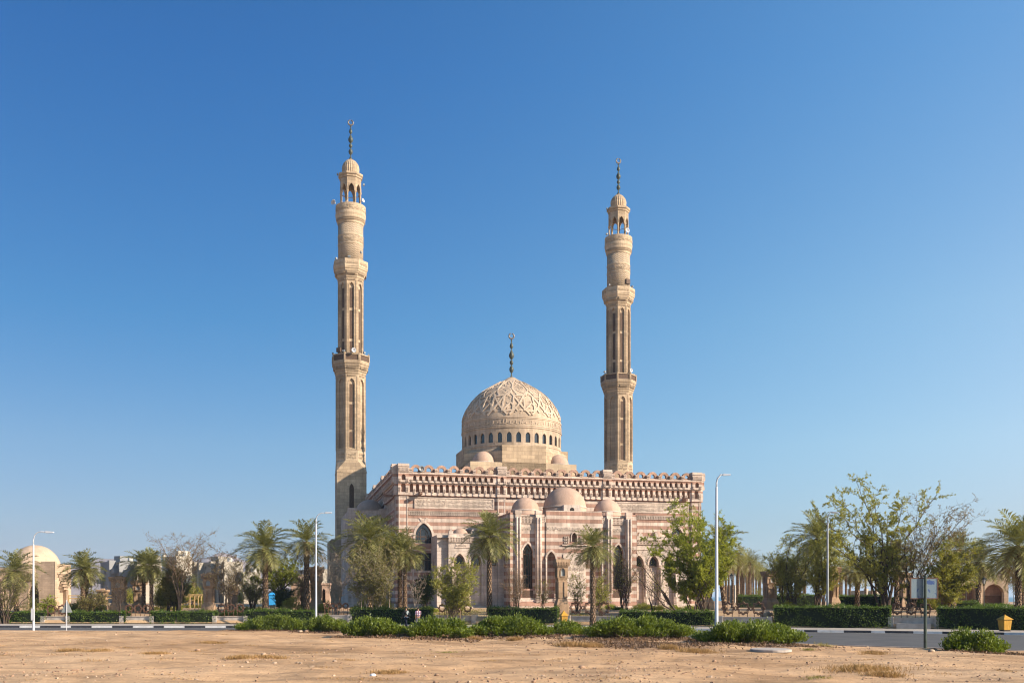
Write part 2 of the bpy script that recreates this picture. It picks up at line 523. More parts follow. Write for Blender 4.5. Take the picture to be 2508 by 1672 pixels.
SC.cycles.use_adaptive_sampling = True; SC.cycles.adaptive_threshold = 0.02
try:
    SC.cycles.use_denoising = True
except Exception:
    pass

# ------------------------------------------------------------------ ground heights
FK = [(-400, 92), (-150, 87), (-80, 84.6), (-43, 83.4), (-24, 83.0), (-8.5, 81.6), (5, 78.8), (14.3, 75.6), (20.8, 73), (25, 71.6), (30.8, 69.3), (36, 66.6), (60, 51), (100, 20), (160, -40)]
NE = [(-400, 80), (-150, 75.5), (-80, 74), (-45, 73.5), (-24, 72.6), (-12, 71.2), (-5, 69.6), (3, 66.6), (9, 61.5), (13, 55.6), (16, 51.6), (20.2, 48.6), (23.6, 46.0), (45, 29), (75, 0), (110, -45)]


def interp_fn(pts):
    xs = np.array([p[0] for p in pts], float); ys = np.array([p[1] for p in pts], float)
    gx = np.linspace(xs[0], xs[-1], 4000); gy = np.interp(gx, xs, ys)
    k = 31; ker = np.ones(k) / k
    gy = np.convolve(np.pad(gy, k // 2, mode='edge'), ker, 'valid')
    return lambda x: np.interp(x, gx, gy)


fk, ne = interp_fn(FK), interp_fn(NE)


def vnoise(x, y, scale, seed):
    """smooth value noise on arrays"""
    x = np.asarray(x, float) / scale + seed * 17.3; y = np.asarray(y, float) / scale + seed * 9.1
    xi, yi = np.floor(x), np.floor(y); xf, yf = x - xi, y - yi
    h = lambda a, b: np.modf(np.abs(np.sin(a * 127.1 + b * 311.7 + seed) * 43758.5453))[0]
    u, v = xf * xf * (3 - 2 * xf), yf * yf * (3 - 2 * yf)
    return (h(xi, yi) * (1 - u) + h(xi + 1, yi) * u) * (1 - v) + (h(xi, yi + 1) * (1 - u) + h(xi + 1, yi + 1) * u) * v - 0.5


MOUNDS = []      # (x, y, rx, ry, h) soil banked up round the shrubs


def sand_z(x, y):
    x, y = np.asarray(x, float), np.asarray(y, float)
    e = ne(x) - y
    z = 0.07 + 0.95 * (1 - np.exp(-np.clip(e, 0, None) / 28))
    fade = np.clip(e / 6, 0, 1)
    z = z + fade * (vnoise(x, y, 9, 1) * 0.16 + vnoise(x, y, 3.1, 2) * 0.14 + vnoise(x, y, 1.1, 3) * 0.085 + vnoise(x, y, 0.45, 4) * 0.045)
    for mx, my, rx, ry, h in MOUNDS:
        z = z + h * np.exp(-((x - mx) / rx) ** 2 - ((y - my) / ry) ** 2) * np.clip(e / 1.5, 0, 1)
    return z


def garden_z(x, y):
    o = np.asarray(y, float) - fk(x)
    a = 0.15 + np.clip((o - 6.6) / 0.5, 0, 1) * 0.62
    return a + np.clip((o - 7) / 16, 0, 1) * 0.53


def sand_hit(px, py):
    d = 12.0
    while d < 90:
        p = at(px, py, d)
        if p.z <= float(sand_z(p.x, p.y)): return p
        d += 0.1
    return at(px, py, 70)


def gpt(px, d):
    """a point of the garden ground in the direction of px, d metres off"""
    x = X_at(px, d)
    return Vector((x, d, float(garden_z(x, d))))


# shrubs on the sand bank: (left px, right px, top row, foot row)
BUSHES = [(578, 772, 1503, 1543, 'long low green shrub at the left end of the sand bank row'),
          (740, 858, 1509, 1549, 'low green shrub on the sand bank below the second lamp from the left'),
          (848, 982, 1510, 1560, 'rounded green shrub on the sand bank just left of the two people'),
          (1000, 1152, 1513, 1566, 'loose green shrub hiding the legs of the person in the checked shirt'),
          (1150, 1352, 1504, 1562, 'tallest long green shrub on the sand bank below the centre of the mosque'),
          (1366, 1420, 1521, 1557, 'smallest green shrub of the sand bank row in front of the yellow bin'),
          (1424, 1706, 1511, 1564, 'longest green shrub of the sand bank row with a bare dark soil slope below'),
          (1706, 1962, 1519, 1578, 'big green shrub at the right end of the sand bank row'),
          (2326, 2452, 1534, 1598, 'lone bright green shrub on the kerb right of the sign board')]
BPOS = []
for l, r, t, f, lab in BUSHES:
    p = sand_hit((l + r) / 2, f)
    d = min(p.y + 0.8, float(ne(p.x)) - 1.3)
    x0, x1 = X_at(l, d), X_at(r, d)
    BPOS.append((d, x0, x1))
for (d, x0, x1) in BPOS[:8]:
    MOUNDS.append(((x0 + x1) / 2, d + 0.5, (x1 - x0) * 0.55, 1.2, 0.20))


def grid_mesh(name, X, Y, Z, mat, smooth=True):
    ny, nx = X.shape
    me = bpy.data.meshes.new(name)
    co = np.stack([X, Y, Z], -1).reshape(-1, 3).astype(np.float32)
    i = np.arange((ny - 1) * nx).reshape(ny - 1, nx)[:, :-1].reshape(-1)
    F = np.stack([i, i + 1, i + nx + 1, i + nx], -1).astype(np.int32)
    me.vertices.add(len(co)); me.vertices.foreach_set('co', co.reshape(-1))
    me.loops.add(F.size); me.loops.foreach_set('vertex_index', F.reshape(-1))
    me.polygons.add(len(F)); me.polygons.foreach_set('loop_start', np.arange(0, F.size, 4, dtype=np.int32))
    me.materials.append(mat); me.update(calc_edges=True)
    if smooth: me.polygons.foreach_set('use_smooth', np.ones(len(F), bool))
    o = bpy.data.objects.new(name, me); COL.objects.link(o)
    return o


def sand_mat():
    m, nt, b = new_mat('desert_sand')
    v = objco(nt)
    a = noi(nt, v, 0.13, 5, 0.6); c = noi(nt, v, 1.1, 6, 0.65); e = noi(nt, v, 11, 5, 0.75)
    col = ramp(nt, a, [(0.33, (0.34, 0.205, 0.11)), (0.48, (0.49, 0.305, 0.168)), (0.68, (0.56, 0.37, 0.22))])
    col = mixc(nt, 0.8, col, ramp(nt, c, [(0.3, 0.70), (0.5, 1.0), (0.7, 1.13)]), 'MULTIPLY')
    col = mixc(nt, 0.9, col, ramp(nt, e, [(0.28, 0.62), (0.44, 1.0), (0.75, 1.14)]), 'MULTIPLY')
    vo = nt.nodes.new('ShaderNodeTexVoronoi'); vo.inputs['Scale'].default_value = 7.0; nt.links.new(v, vo.inputs['Vector'])
    sel = ramp(nt, vo.outputs['Color'], [(0.80, 0.0), (0.84, 1.0)])
    dot = ramp(nt, vo.outputs['Distance'], [(0.10, 1.0), (0.2, 0.0)])
    col = mixc(nt, mixc(nt, 1.0, sel, dot, 'MULTIPLY'), col, (0.19, 0.11, 0.065))
    # low drifted streaks of darker grit, and the dark soil banked round the shrubs
    mp = nt.nodes.new('ShaderNodeMapping'); mp.inputs['Scale'].default_value = (0.35, 0.9, 1); nt.links.new(v, mp.inputs[0])
    g2 = ramp(nt, noi(nt, mp.outputs[0], 0.9, 6, 0.7), [(0.38, 0.58), (0.55, 1.0)])
    col = mixc(nt, 0.75, col, g2, 'MULTIPLY')
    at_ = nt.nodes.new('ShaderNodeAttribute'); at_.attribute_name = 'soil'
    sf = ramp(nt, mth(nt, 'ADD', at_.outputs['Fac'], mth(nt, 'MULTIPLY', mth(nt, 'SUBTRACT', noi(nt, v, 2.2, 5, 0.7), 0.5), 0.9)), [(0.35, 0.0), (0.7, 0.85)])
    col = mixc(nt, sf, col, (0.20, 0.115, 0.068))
    nt.links.new(col, b.inputs['Base Color']); b.inputs['Roughness'].default_value = 0.95
    b.inputs['Specular IOR Level'].default_value = 0.1
    h = mth(nt, 'ADD', mth(nt, 'MULTIPLY', c, 1.0), mth(nt, 'MULTIPLY', e, 0.3))
    bump(nt, b, h, 0.9, 0.10)
    return m


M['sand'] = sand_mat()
xs = np.concatenate([np.arange(-160, -45, 1.5), np.arange(-45, 45, 0.25), np.arange(45, 110, 1.5)])
ts = np.concatenate([np.linspace(0, 1, 300)])
X, T = np.meshgrid(xs, ts)
NEAR = ne(X)
Y0 = np.minimum(5.0, NEAR - 4)
Yg = Y0 + (NEAR + 0.0 - Y0) * T
Zg = sand_z(X, Yg)
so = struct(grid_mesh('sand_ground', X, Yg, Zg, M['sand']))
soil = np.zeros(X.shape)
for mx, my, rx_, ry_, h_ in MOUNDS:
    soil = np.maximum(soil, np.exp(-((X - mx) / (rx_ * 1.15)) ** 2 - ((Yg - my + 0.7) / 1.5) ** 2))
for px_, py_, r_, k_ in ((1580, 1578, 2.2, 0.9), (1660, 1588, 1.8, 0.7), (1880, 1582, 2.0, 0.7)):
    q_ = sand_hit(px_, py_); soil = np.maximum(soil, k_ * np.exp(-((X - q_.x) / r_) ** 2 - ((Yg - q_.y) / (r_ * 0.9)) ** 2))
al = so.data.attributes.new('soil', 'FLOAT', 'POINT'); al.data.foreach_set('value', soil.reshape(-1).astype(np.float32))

# one base sheet to the horizon (land), sea beyond it on the right
M['land'] = simple_mat('desert_land', (0.40, 0.265, 0.16), 0.95, 0.2, 0.03)
mb = MB()
mb.poly([(-9000, 130, 1.2), (230, 130, 1.2), (230, 230, 1.2), (90, 300, 1.15), (-10, 420, 1.1), (-60, 700, 1.0), (-300, 9000, 0.5), (-9000, 9000, 0.5)])
struct(mb.build('land', M['land']))
mb = MB(); mb.poly([(-900, -900, -0.35), (900, -900, -0.35), (900, 140, -0.35), (-900, 140, -0.35)])
struct(mb.build('ground', M['land']))


def sea_mat():
    m, nt, b = new_mat('sea_water')
    b.inputs['Base Color'].default_value = (0.035, 0.14, 0.20, 1); b.inputs['Roughness'].default_value = 0.35
    bump(nt, b, noi(nt, objco(nt), 0.25, 4), 0.4, 0.5)
    return m


mb = MB(); mb.poly([(-600, 225, -1.5), (9000, 225, -1.5), (12000, 14000, -1.5), (-2000, 14000, -1.5)])
struct(mb.build('sea', sea_mat()))


# road, kerbs, pavement
def asphalt():
    m, nt, b = new_mat('asphalt')
    v = objco(nt)
    c = ramp(nt, noi(nt, v, 0.5, 5), [(0.35, (0.050, 0.048, 0.048)), (0.65, (0.075, 0.071, 0.068))])
    c = mixc(nt, 0.6, c, ramp(nt, noi(nt, v, 30, 3), [(0.3, 0.75), (0.7, 1.25)]), 'MULTIPLY')
    nt.links.new(c, b.inputs['Base Color']); b.inputs['Roughness'].default_value = 0.85
    return m


def strip(name, fa, fb, za, zb, mats, xs, n=1, mi=None):
    """a ribbon between two lines y=fa(x) and y=fb(x)"""
    mb = MB()
    for i in range(len(xs) - 1):
        a, c = xs[i], xs[i + 1]
        for k in range(n):
            t0, t1 = k / n, (k + 1) / n
            L = lambda x, t: (x, fa(x) + (fb(x) - fa(x)) * t, za(x) + (zb(x) - za(x)) * t if callable(za) else za + (zb - za) * t)
            if mi: mb.m = mi(i)
            mb.poly([L(a, t0), L(c, t0), L(c, t1), L(a, t1)])
    return mb.build(name, mats)


rx = np.concatenate([np.arange(-300, -60, 8.0), np.arange(-60, 60, 1.0), np.arange(60, 92, 4.0)])
struct(strip('road', lambda x: ne(x) - 0.4, lambda x: fk(x) + 0.05, 0.0, 0.0, asphalt(), rx, 4))
M['line'] = simple_mat('worn_road_paint', (0.50, 0.46, 0.38), 0.8, 0.25, 1.5)
struct(strip('road_edge_line', lambda x: fk(x) - 0.55, lambda x: fk(x) - 0.42, 0.004, 0.004, M['line'], rx))
struct(strip('road_edge_line', lambda x: ne(x) + 0.45, lambda x: ne(x) + 0.58, 0.004, 0.004, M['line'], rx))


def paving():
    return stone_mat('pavement_slab', (0.40, 0.35, 0.30), course=0.5, blockw=0.5, joint=0.8, stain=0.3)


M['paving'] = paving()
struct(strip('pavement', lambda x: fk(x) + 0.2, lambda x: fk(x) + 6.7, 0.15, 0.15, M['paving'], rx, 3))

M['kerb_white'] = simple_mat('worn_white_kerb_paint', (0.52, 0.50, 0.49), 0.8, 0.16, 2.5)
M['kerb_black'] = simple_mat('worn_black_kerb_paint', (0.032, 0.032, 0.04), 0.8, 0.4, 2.5)
M['kerb_stone'] = simple_mat('bare_kerb_stone', (0.40, 0.33, 0.27), 0.9, 0.25, 2.5, bmp=0.3)


def kerb(name, f, xs, mats, period, w=0.2, z1=0.16):
    mb = MB(); run = 0.0
    for i in range(len(xs) - 1):
        a, c = float(xs[i]), float(xs[i + 1])
        ya, yc = float(f(a)), float(f(c))
        mb.m = int(run / period) % 2 if len(mats) > 1 else 0
        mb.hexa([(a, ya, -0.05), (c - 0.02, yc, -0.05), (c - 0.02, yc + w, -0.05), (a, ya + w, -0.05),
                 (a, ya + 0.02, z1), (c - 0.02, yc + 0.02, z1), (c - 0.02, yc + w, z1), (a, ya + w, z1)])
        run += math.hypot(c - a, yc - ya)
    return struct(mb.build(name, mats))


kx = [-150.0]
while kx[-1] < 75:
    kx.append(kx[-1] + 0.87)
kerb('kerb', fk, np.array(kx), [M['kerb_white'], M['kerb_black']], 1.55)
kerb('kerb', lambda x: ne(x) - 0.1, np.array(kx), [M['kerb_stone']], 1.0, z1=0.125)


def earth_mat():
    m, nt, b = new_mat('garden_earth')
    v = objco(nt)
    col = ramp(nt, noi(nt, v, 0.25, 6, 0.65), [(0.35, (0.30, 0.185, 0.10)), (0.55, (0.43, 0.28, 0.155)), (0.7, (0.40, 0.29, 0.14))])
    col = mixc(nt, 0.7, col, ramp(nt, noi(nt, v, 4, 5, 0.7), [(0.3, 0.75), (0.7, 1.15)]), 'MULTIPLY')
    nt.links.new(col, b.inputs['Base Color']); b.inputs['Roughness'].default_value = 0.95
    bump(nt, b, noi(nt, v, 5, 5), 0.5, 0.06)
    return m


M['earth'] = earth_mat()
gx = np.concatenate([np.arange(-220, -60, 4.0), np.arange(-60, 60, 1.5), np.arange(60, 160, 4.0)])
go = np.concatenate([[6.65, 7.2, 8, 9], np.arange(10.5, 30, 1.5), np.arange(32, 120, 6.0)])
X, O = np.meshgrid(gx, go)
Yg = fk(X) + O
Zg = garden_z(X, Yg) + vnoise(X, Yg, 5, 6) * 0.06 * np.clip((O - 7.5), 0, 1)
struct(grid_mesh('garden_ground', X, Yg, Zg, M['earth']))


# far hills on the left, seen through the air
def hill_mat():
    m, nt, b = new_mat('bare_hill_rock')
    v = objco(nt)
    col = ramp(nt, noi(nt, v, 0.006, 7, 0.65), [(0.3, (0.17, 0.125, 0.11)), (0.7, (0.33, 0.25, 0.21))])
    nt.links.new(col, b.inputs['Base Color']); b.inputs['Roughness'].default_value = 1.0
    b.inputs['Specular IOR Level'].default_value = 0.0
    return m


M['hill'] = hill_mat()
hp = [(-600, 1380), (-200, 1372), (0, 1385), (120, 1392), (180, 1388), (215, 1376), (245, 1363), (270, 1366), (300, 1362), (330, 1372), (372, 1384), (420, 1378), (470, 1368), (505, 1360),
      (528, 1352), (545, 1347), (562, 1352), (600, 1368), (650, 1384), (700, 1392), (760, 1404), (850, 1420), (1000, 1440), (1150, 1456)]
hxs = np.linspace(-600, 1150, 260)
ridge = np.interp(hxs, [p[0] for p in hp], [p[1] for p in hp]) + vnoise(hxs, hxs * 0, 22, 3) * 7 + vnoise(hxs, hxs * 0, 7, 5) * 4
DH = 2600.0
us = np.linspace(0, 1, 26)
PX, U = np.meshgrid(hxs, us)
Hh = EYE + (HZ - ridge) / FOC * DH
Yh = DH - 700 + 1400 * U
prof = np.clip(1 - np.abs(U - 0.5) * 2, 0, 1) ** 0.85
Xh = (PX - CX) / FOC * DH * (0.93 + 0.14 * U)
Zh = np.maximum(prof * Hh[None, :] * (1 + vnoise(Xh, Yh, 130, 7) * 0.75 * (1 - prof) + vnoise(Xh, Yh, 50, 8) * 0.3 * (1 - prof)), 0) - 3
struct(grid_mesh('hills', Xh, Yh, Zh, M['hill']))

# the air that turns the far hills blue: one even volume round the camera and the whole scene
mh, nth, bh = new_mat('haze_air')
nth.nodes.remove(bh)
pv = nth.nodes.new('ShaderNodeVolumePrincipled')
pv.inputs['Color'].default_value = (0.58, 0.76, 1.0, 1); pv.inputs['Density'].default_value = 0.00013
pv.inputs['Anisotropy'].default_value = 0.0
nth.links.new(pv.outputs[0], nth.nodes['Material Output'].inputs['Volume'])
mb = MB(); mb.box(-9500, 13000, -950, 15000, -4.0, 135)
hz = mb.build('haze', mh)
struct(hz, 'stuff', 'pale air that fades the far hills to blue')

# ================================================================== the mosque
ROT = math.atan2(0.230, 0.973)
AX, AY = -13.55, 118.0
W_, D_ = 38.5, 36.0
ZB, ZC, ZT = 0.7, 14.6, 17.3       # foot, underside of the cornice, top of the cornice
mosque = thing('mosque', 'large striped pink and white stone mosque with a carved main dome', 'mosque', (AX, AY, 0), ROT)
rng = random.Random(7)
wall, cor, niche, trim, red, void = MB(), MB(), MB(), MB(), MB(), MB()
carve, lat, par, ledge = MB(), MB(), MB(), MB()


def teeth(mb, F, s0, s1, z0, z1, o0, o1, rows=2, pitch=0.2, fill=0.55):
    n = max(1, int(round((s1 - s0) / pitch)))
    p = (s1 - s0) / n; h = (z1 - z0) / rows
    for r in range(rows):
        for k in range(n):
            a = s0 + p * (k + (1 - fill) / 2)
            mb.fbox(F, a, a + p * fill, z0 + h * r + h * 0.25, z0 + h * (r + 1), o0, o0 + (o1 - o0) * (0.6 + 0.4 * (r + 1) / rows))
        mb.fbox(F, s0, s1, z0 + h * r, z0 + h * r + h * 0.22, o0, o0 + (o1 - o0) * (0.5 + 0.4 * (r + 1) / rows))


def script_relief(mb, F, s0, s1, z0, z1, o, seed, dense=1.0):
    """carved calligraphy: tall uprights, swinging strokes and dots in relief"""
    r = random.Random(seed); H = z1 - z0; s = s0 + 0.05
    d = 0.05

    def stroke(pts, wd):
        for (a, b), (c, e) in zip(pts, pts[1:]):
            L = math.hypot(c - a, e - b)
            if L < 1e-5: continue
            nx, nz = -(e - b) / L * wd / 2, (c - a) / L * wd / 2
            q = [(a + nx, b + nz), (a - nx, b - nz), (c - nx, e - nz), (c + nx, e + nz)]
            mb.hexa([F(x, z, o) for x, z in q] + [F(x, z, o + d) for x, z in q])
    wd = H * 0.075
    while s < s1 - 0.2 * H:
        k = r.random(); L = H * r.uniform(0.25, 0.75)
        base = z0 + H * r.uniform(0.15, 0.4)
        L = min(L, s1 - s - 0.02)
        if k < 0.45:
            hgt = H * r.uniform(0.35, 0.55)
            stroke([(s, base), (s + H * 0.03, base + hgt)], wd)
            if r.random() < 0.5: stroke([(s, base), (s + L * 0.5, base - H * 0.02), (s + L * 0.7, base + H * 0.14)], wd)
        elif k < 0.8:
            stroke([(s + L * t, base + H * 0.18 * math.sin(t * 5 + r.random() * 2)) for t in (0, 0.25, 0.5, 0.75, 1)], wd)
            if r.random() < 0.6: stroke([(s + L * 0.3, base + H * 0.35), (s + L * 0.75, base + H * 0.45)], wd)
        else:
            stroke([(s + L * 0.5 + H * 0.16 * math.cos(t), base + H * 0.08 + H * 0.14 * math.sin(t)) for t in (0.2, 1.3, 2.4, 3.5, 4.6, 5.7)], wd)
        for q in range(2):
            a, b = s + r.uniform(0, L), z0 + H * r.uniform(0.1, 0.9)
            e = H * 0.035
            mb.fbox(F, min(a, s1 - 0.1), min(a, s1 - 0.1) + e * 1.6, b - e, b + e, o, o + d)
        s += L * r.uniform(0.45, 0.8) / dense


def win_arch(parent, F, sc, w, zb, zs, za, o, name='window', frame=True, mull=2):
    g = MB()
    L = [(sc - w, zb)] + arch_pts(sc, w, zs, za, 6)
    loop = L + [(2 * sc - a, b) for a, b in reversed(L)][1:]
    g.m = 0
    g.poly([F(a, b, o) for a, b in reversed(loop)])
    ob = g.build(name, [M['glass']], parent)
    if frame:
        f = MB()
        for k in range(1, mull + 1):
            s = sc - w + 2 * w * k / (mull + 1)
            f.fbox(F, s - 0.03, s + 0.03, zb, zs + (za - zs) * 0.45, o, o + 0.05)
        f.fbox(F, sc - w, sc + w, zs - 0.05, zs + 0.04, o, o + 0.06)
        f.fbox(F, sc - w, sc + w, zb + (zs - zb) * 0.38, zb + (zs - zb) * 0.38 + 0.07, o, o + 0.06)
        f.archband(F, sc, w * 0.62, zb, zs, zs + (za - zs) * 0.62, 0.05, o, o + 0.055)
        f.archband(F, sc, w - 0.07, zb, zs, za - 0.09, 0.07, o, o + 0.07)
        f.build('window_frame', M['lattice'], ob)
    return ob


def merlon_mesh(mb, F, s, z):
    """one looped arch of the cresting with its corbelled pedestal"""
    mb.m = 0
    ro, ri, zc = 0.63, 0.29, z + 0.34
    A = [PI * (-0.16 + 1.32 * k / 10) for k in range(11)]
    for a, b in zip(A, A[1:]):
        p = lambda r, t: (s + r * math.cos(t), zc + r * math.sin(t) * 0.95)
        q = [p(ri, a), p(ro, a), p(ro, b), p(ri, b)]
        mb.hexa([F(x, y, 0.0) for x, y in q] + [F(x, y, 0.42) for x, y in q])
    mb.fbox(F, s - 0.93, s - 0.42, z, z + 0.44, 0.0, 0.62)
    mb.fbox(F, s - 0.42, s + 0.56, z, z + 0.12, 0.05, 0.4)
    mb.m = 1
    mb.fbox(F, s - 0.84, s - 0.48, z + 0.44, z + 0.5, 0.0, 0.5)
    for r in range(2):
        for k in range(3):
            a = s - 0.83 + k * 0.125
            mb.fbox(F, a, a + 0.08, z + 0.04 + r * 0.2, z + 0.19 + r * 0.2, 0.62, 0.69 + 0.04 * r)


def cornice(F, s0, s1, period, seen):
    n = int(round((s1 - s0) / period)); p = (s1 - s0) / n
    for k in range(n):                                            # lower tier of niches
        a = s0 + p * k
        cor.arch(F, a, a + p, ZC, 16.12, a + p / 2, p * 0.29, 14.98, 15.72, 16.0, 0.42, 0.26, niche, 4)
        cor.fbox(F, a - 0.09 if k else a, a + 0.09, 14.66, 14.84, 0.26, 0.36)
    for k in range(n + 1):
        a = s0 + p * k
        if 0 < k < n:
            for r, (z, wd, q) in enumerate(((14.9, 0.10, 0.36), (15.08, 0.13, 0.40), (15.26, 0.16, 0.44))):
                trim.fbox(F, a - wd, a - wd * 0.25, z, z + 0.13, 0.26, q); trim.fbox(F, a + wd * 0.25, a + wd, z, z + 0.13, 0.26, q)
    cor.poly([F(s0, ZC, 0.0), F(s1, ZC, 0.0), F(s1, ZC, 0.26), F(s0, ZC, 0.26)])
    cor.poly([F(s0, 16.12, 0.26), F(s1, 16.12, 0.26), F(s1, 16.12, 0.5), F(s0, 16.12, 0.5)])
    m = n - 1                                                     # upper tier, staggered
    off = p / 2
    cor.rect(F, s0, s0 + off, 16.12, 17.05, 0.5); cor.rect(F, s1 - off, s1, 16.12, 17.05, 0.5)
    for k in range(m):
        a = s0 + off + p * k
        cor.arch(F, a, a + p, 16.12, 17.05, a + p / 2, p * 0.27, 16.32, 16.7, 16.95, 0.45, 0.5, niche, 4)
        for z, wd, q in ((16.18, 0.11, 0.58), (16.36, 0.14, 0.63)):
            trim.fbox(F, a - wd, a - wd * 0.25, z, z + 0.13, 0.5, q); trim.fbox(F, a + wd * 0.25, a + wd, z, z + 0.13, 0.5, q)
    cor.fbox(F, s0, s1, 17.05, ZT, 0.0, 0.62)


def pier(F, s0, s1, flare=0.0):
    """a pilaster running up through the cornice to a capped block"""
    wall.fbox(F, s0, s1, ZB, ZC, 0.0, 0.22)
    for a in (s0 + 0.1, s1 - 0.2):
        trim.fbox(F, a, a + 0.1, 9.8, 14.4, 0.22, 0.27)
    trim.fbox(F, s0 + 0.1, s1 - 0.1, 14.4, 14.5, 0.22, 0.27)
    c, w = (s0 + s1) / 2, (s1 - s0)
    cor.arch(F, s0, s1, ZC, 16.12, c, w * 0.22, 14.95, 15.72, 16.02, 0.3, 0.42, niche, 4)
    cor.arch(F, s0, s1, 16.12, 17.3, c, w * 0.2, 16.34, 16.75, 17.02, 0.3, 0.62, niche, 4)
    cor.poly([F(s0, 16.12, 0.42), F(s1, 16.12, 0.42), F(s1, 16.12, 0.62), F(s0, 16.12, 0.62)])
    cor.poly([F(s0, ZC, 0.2), F(s1, ZC, 0.2), F(s1, ZC, 0.42), F(s0, ZC, 0.42)])
    for s in (s0, s1):
        cor.poly([F(s, ZC, 0.0), F(s, ZC, 0.42), F(s, 16.12, 0.42), F(s, 16.12, 0.0)])
        cor.poly([F(s, 16.12, 0.0), F(s, 16.12, 0.62), F(s, 17.3, 0.62), F(s, 17.3, 0.0)])
    for z in (15.0, 15.2, 15.4, 16.2, 16.4):
        q = 0.42 if z < 16 else 0.62
        for a in (s0 + 0.04, s1 - 0.3):
            trim.fbox(F, a, a + 0.1, z, z + 0.13, q, q + 0.1); trim.fbox(F, a + 0.16, a + 0.26, z, z + 0.13, q, q + 0.1)
    cor.fbox(F, s0 - 0.04, s1 + 0.04, 17.3, 18.3, -0.55, 0.7)
    teeth(trim, F, s0, s1, 17.38, 17.78, 0.7, 0.8, 2, 0.16)
    trim.fbox(F, s0 - 0.08, s1 + 0.08, 17.95, 18.05, 0.7, 0.78)


FF = plane_frame((0, 0, 0), (1, 0, 0), (0, -1, 0))
FL = plane_frame((0, D_, 0), (0, -1, 0), (-1, 0, 0))
FR = plane_frame((W_, 0, 0), (0, 1, 0), (1, 0, 0))
FB = plane_frame((W_, D_, 0), (-1, 0, 0), (0, 1, 0))
merlons = []
for F, L, secs, seen in ((FF, W_, [(1.25, 12.0), (13.1, 25.4), (26.5, 37.25)], True),
                         (FL, D_, [(1.25, 11.8), (12.9, 23.1), (24.2, 34.75)], True),
                         (FR, D_, [(1.25, 11.8), (12.9, 23.1), (24.2, 34.75)], False),
                         (FB, W_, [(1.25, 12.0), (13.1, 25.4), (26.5, 37.25)], False)):
    pier(F, 0, 1.25); pier(F, L - 1.25, L)
    for (a, b), (c, d) in zip(secs, secs[1:]):
        pier(F, b, c)
    for i, (a, b) in enumerate(secs):
        cornice(F, a, b, 0.74, seen)
        n = int(round((b - a) / 1.48)); p = (b - a) / n
        for k in range(n):
            s = a + p * (k + 0.5) + 0.1
            if seen:
                mm = MB(); merlon_mesh(mm, F, s, ZT); merlons.append(mm)
            else:
                merlon_mesh(par, F, s, ZT)
        # frieze panel, ledge and dentils under the cornice
        if i != 1:
            q0, q1 = a + 0.85, b - 0.45
            carve.fbox(F, q0, q1, 13.2, 14.32, 0.0, 0.05)
            for z0, z1 in ((13.08, 13.2), (14.32, 14.42)):
                trim.fbox(F, q0 - 0.12, q1 + 0.12, z0, z1, 0.0, 0.14)
            for s in (q0 - 0.12, q1):
                trim.fbox(F, s, s + 0.12, 13.2, 14.32, 0.0, 0.13)
            script_relief(carve, F, q0 + 0.05, q1 - 0.05, 13.26, 13.8, 0.05, 11 * i + 3, 1.5)
            script_relief(carve, F, q0 + 0.05, q1 - 0.05, 13.72, 14.28, 0.05, 11 * i + 4, 1.5)
            lg = MB(); lg.fbox(F, a, b, 12.78, 13.02, 0.0, 0.24); lg.build('ledge', M['red'], mosque)
            trim.fbox(F, a, b, 12.68, 12.77, 0.0, 0.2)
            teeth(trim, F, a, b, 12.28, 12.66, 0.0, 0.16, 2, 0.22)
    # the wall itself, with the tall window bay near each corner on the front
    if F is FF:
        for s0, s1, sc in ((1.25, 5.0, 3.1), (W_ - 5.0, W_ - 1.25, W_ - 3.1)):
            wall.rect(F, s0, s1, ZB, 3.0, 0); wall.rcell(F, s0, s1, 3.0, 5.2, sc - 0.95, sc + 0.95, 3.4, 4.7, 0.5, 0, lat)
            wall.rcell(F, s0, s1, 5.2, 8.3, sc - 0.95, sc + 0.95, 5.7, 7.8, 0.5, 0, None)
            wall.arch(F, s0, s1, 8.3, ZC, sc, 1.0, 8.95, 9.75, 11.35, 0.5, 0, None, 7)
            win_arch(mosque, F, sc, 1.0, 8.95, 9.75, 11.35, -0.42)
            trim.archband(F, sc, 1.0, 8.95, 9.75, 11.35, 0.26, 0.0, 0.06, 8)
            for kx_ in (-1, 1):
                trim.hexa([F(sc + kx_ * a_, z_, o_) for o_ in (0.0, 0.09) for a_, z_ in ((0.02, 11.5), (0.16, 11.35), (0.55, 11.95), (0.3, 12.0))])
            lg = MB(); lg.fbox(F, sc - 1.2, sc + 1.2, 8.3, 8.9, 0.01, 0.16); lg.build('ledge', M['red'], mosque)
            for s in (sc - 1.35, sc + 1.2):
                trim.fbox(F, s, s + 0.15, 2.6, 8.9, 0, 0.13)
            g = MB(); g.rect(F, sc - 0.95, sc + 0.95, 5.7, 7.8, -0.42)
            ob = g.build('window', M['glass'], mosque)
            f = MB()
            for k in range(5):
                f.fbox(F, sc - 0.95 + 0.46 * k, sc - 0.89 + 0.46 * k, 5.7, 7.8, -0.42, -0.34)
            f.fbox(F, sc - 0.95, sc + 0.95, 6.9, 6.98, -0.42, -0.33)
            f.build('window_frame', M['lattice'], ob)
        wall.rect(F, 5.0, W_ - 5.0, ZB, ZC, 0)
        wall.rect(F, 0, 1.25, ZB, ZC, 0); wall.rect(F, W_ - 1.25, W_, ZB, ZC, 0)
    else:
        wall.rect(F, 0, L, ZB, ZC, 0)
    trim.fbox(F, 0, L, ZB, 1.7, 0, 0.35)
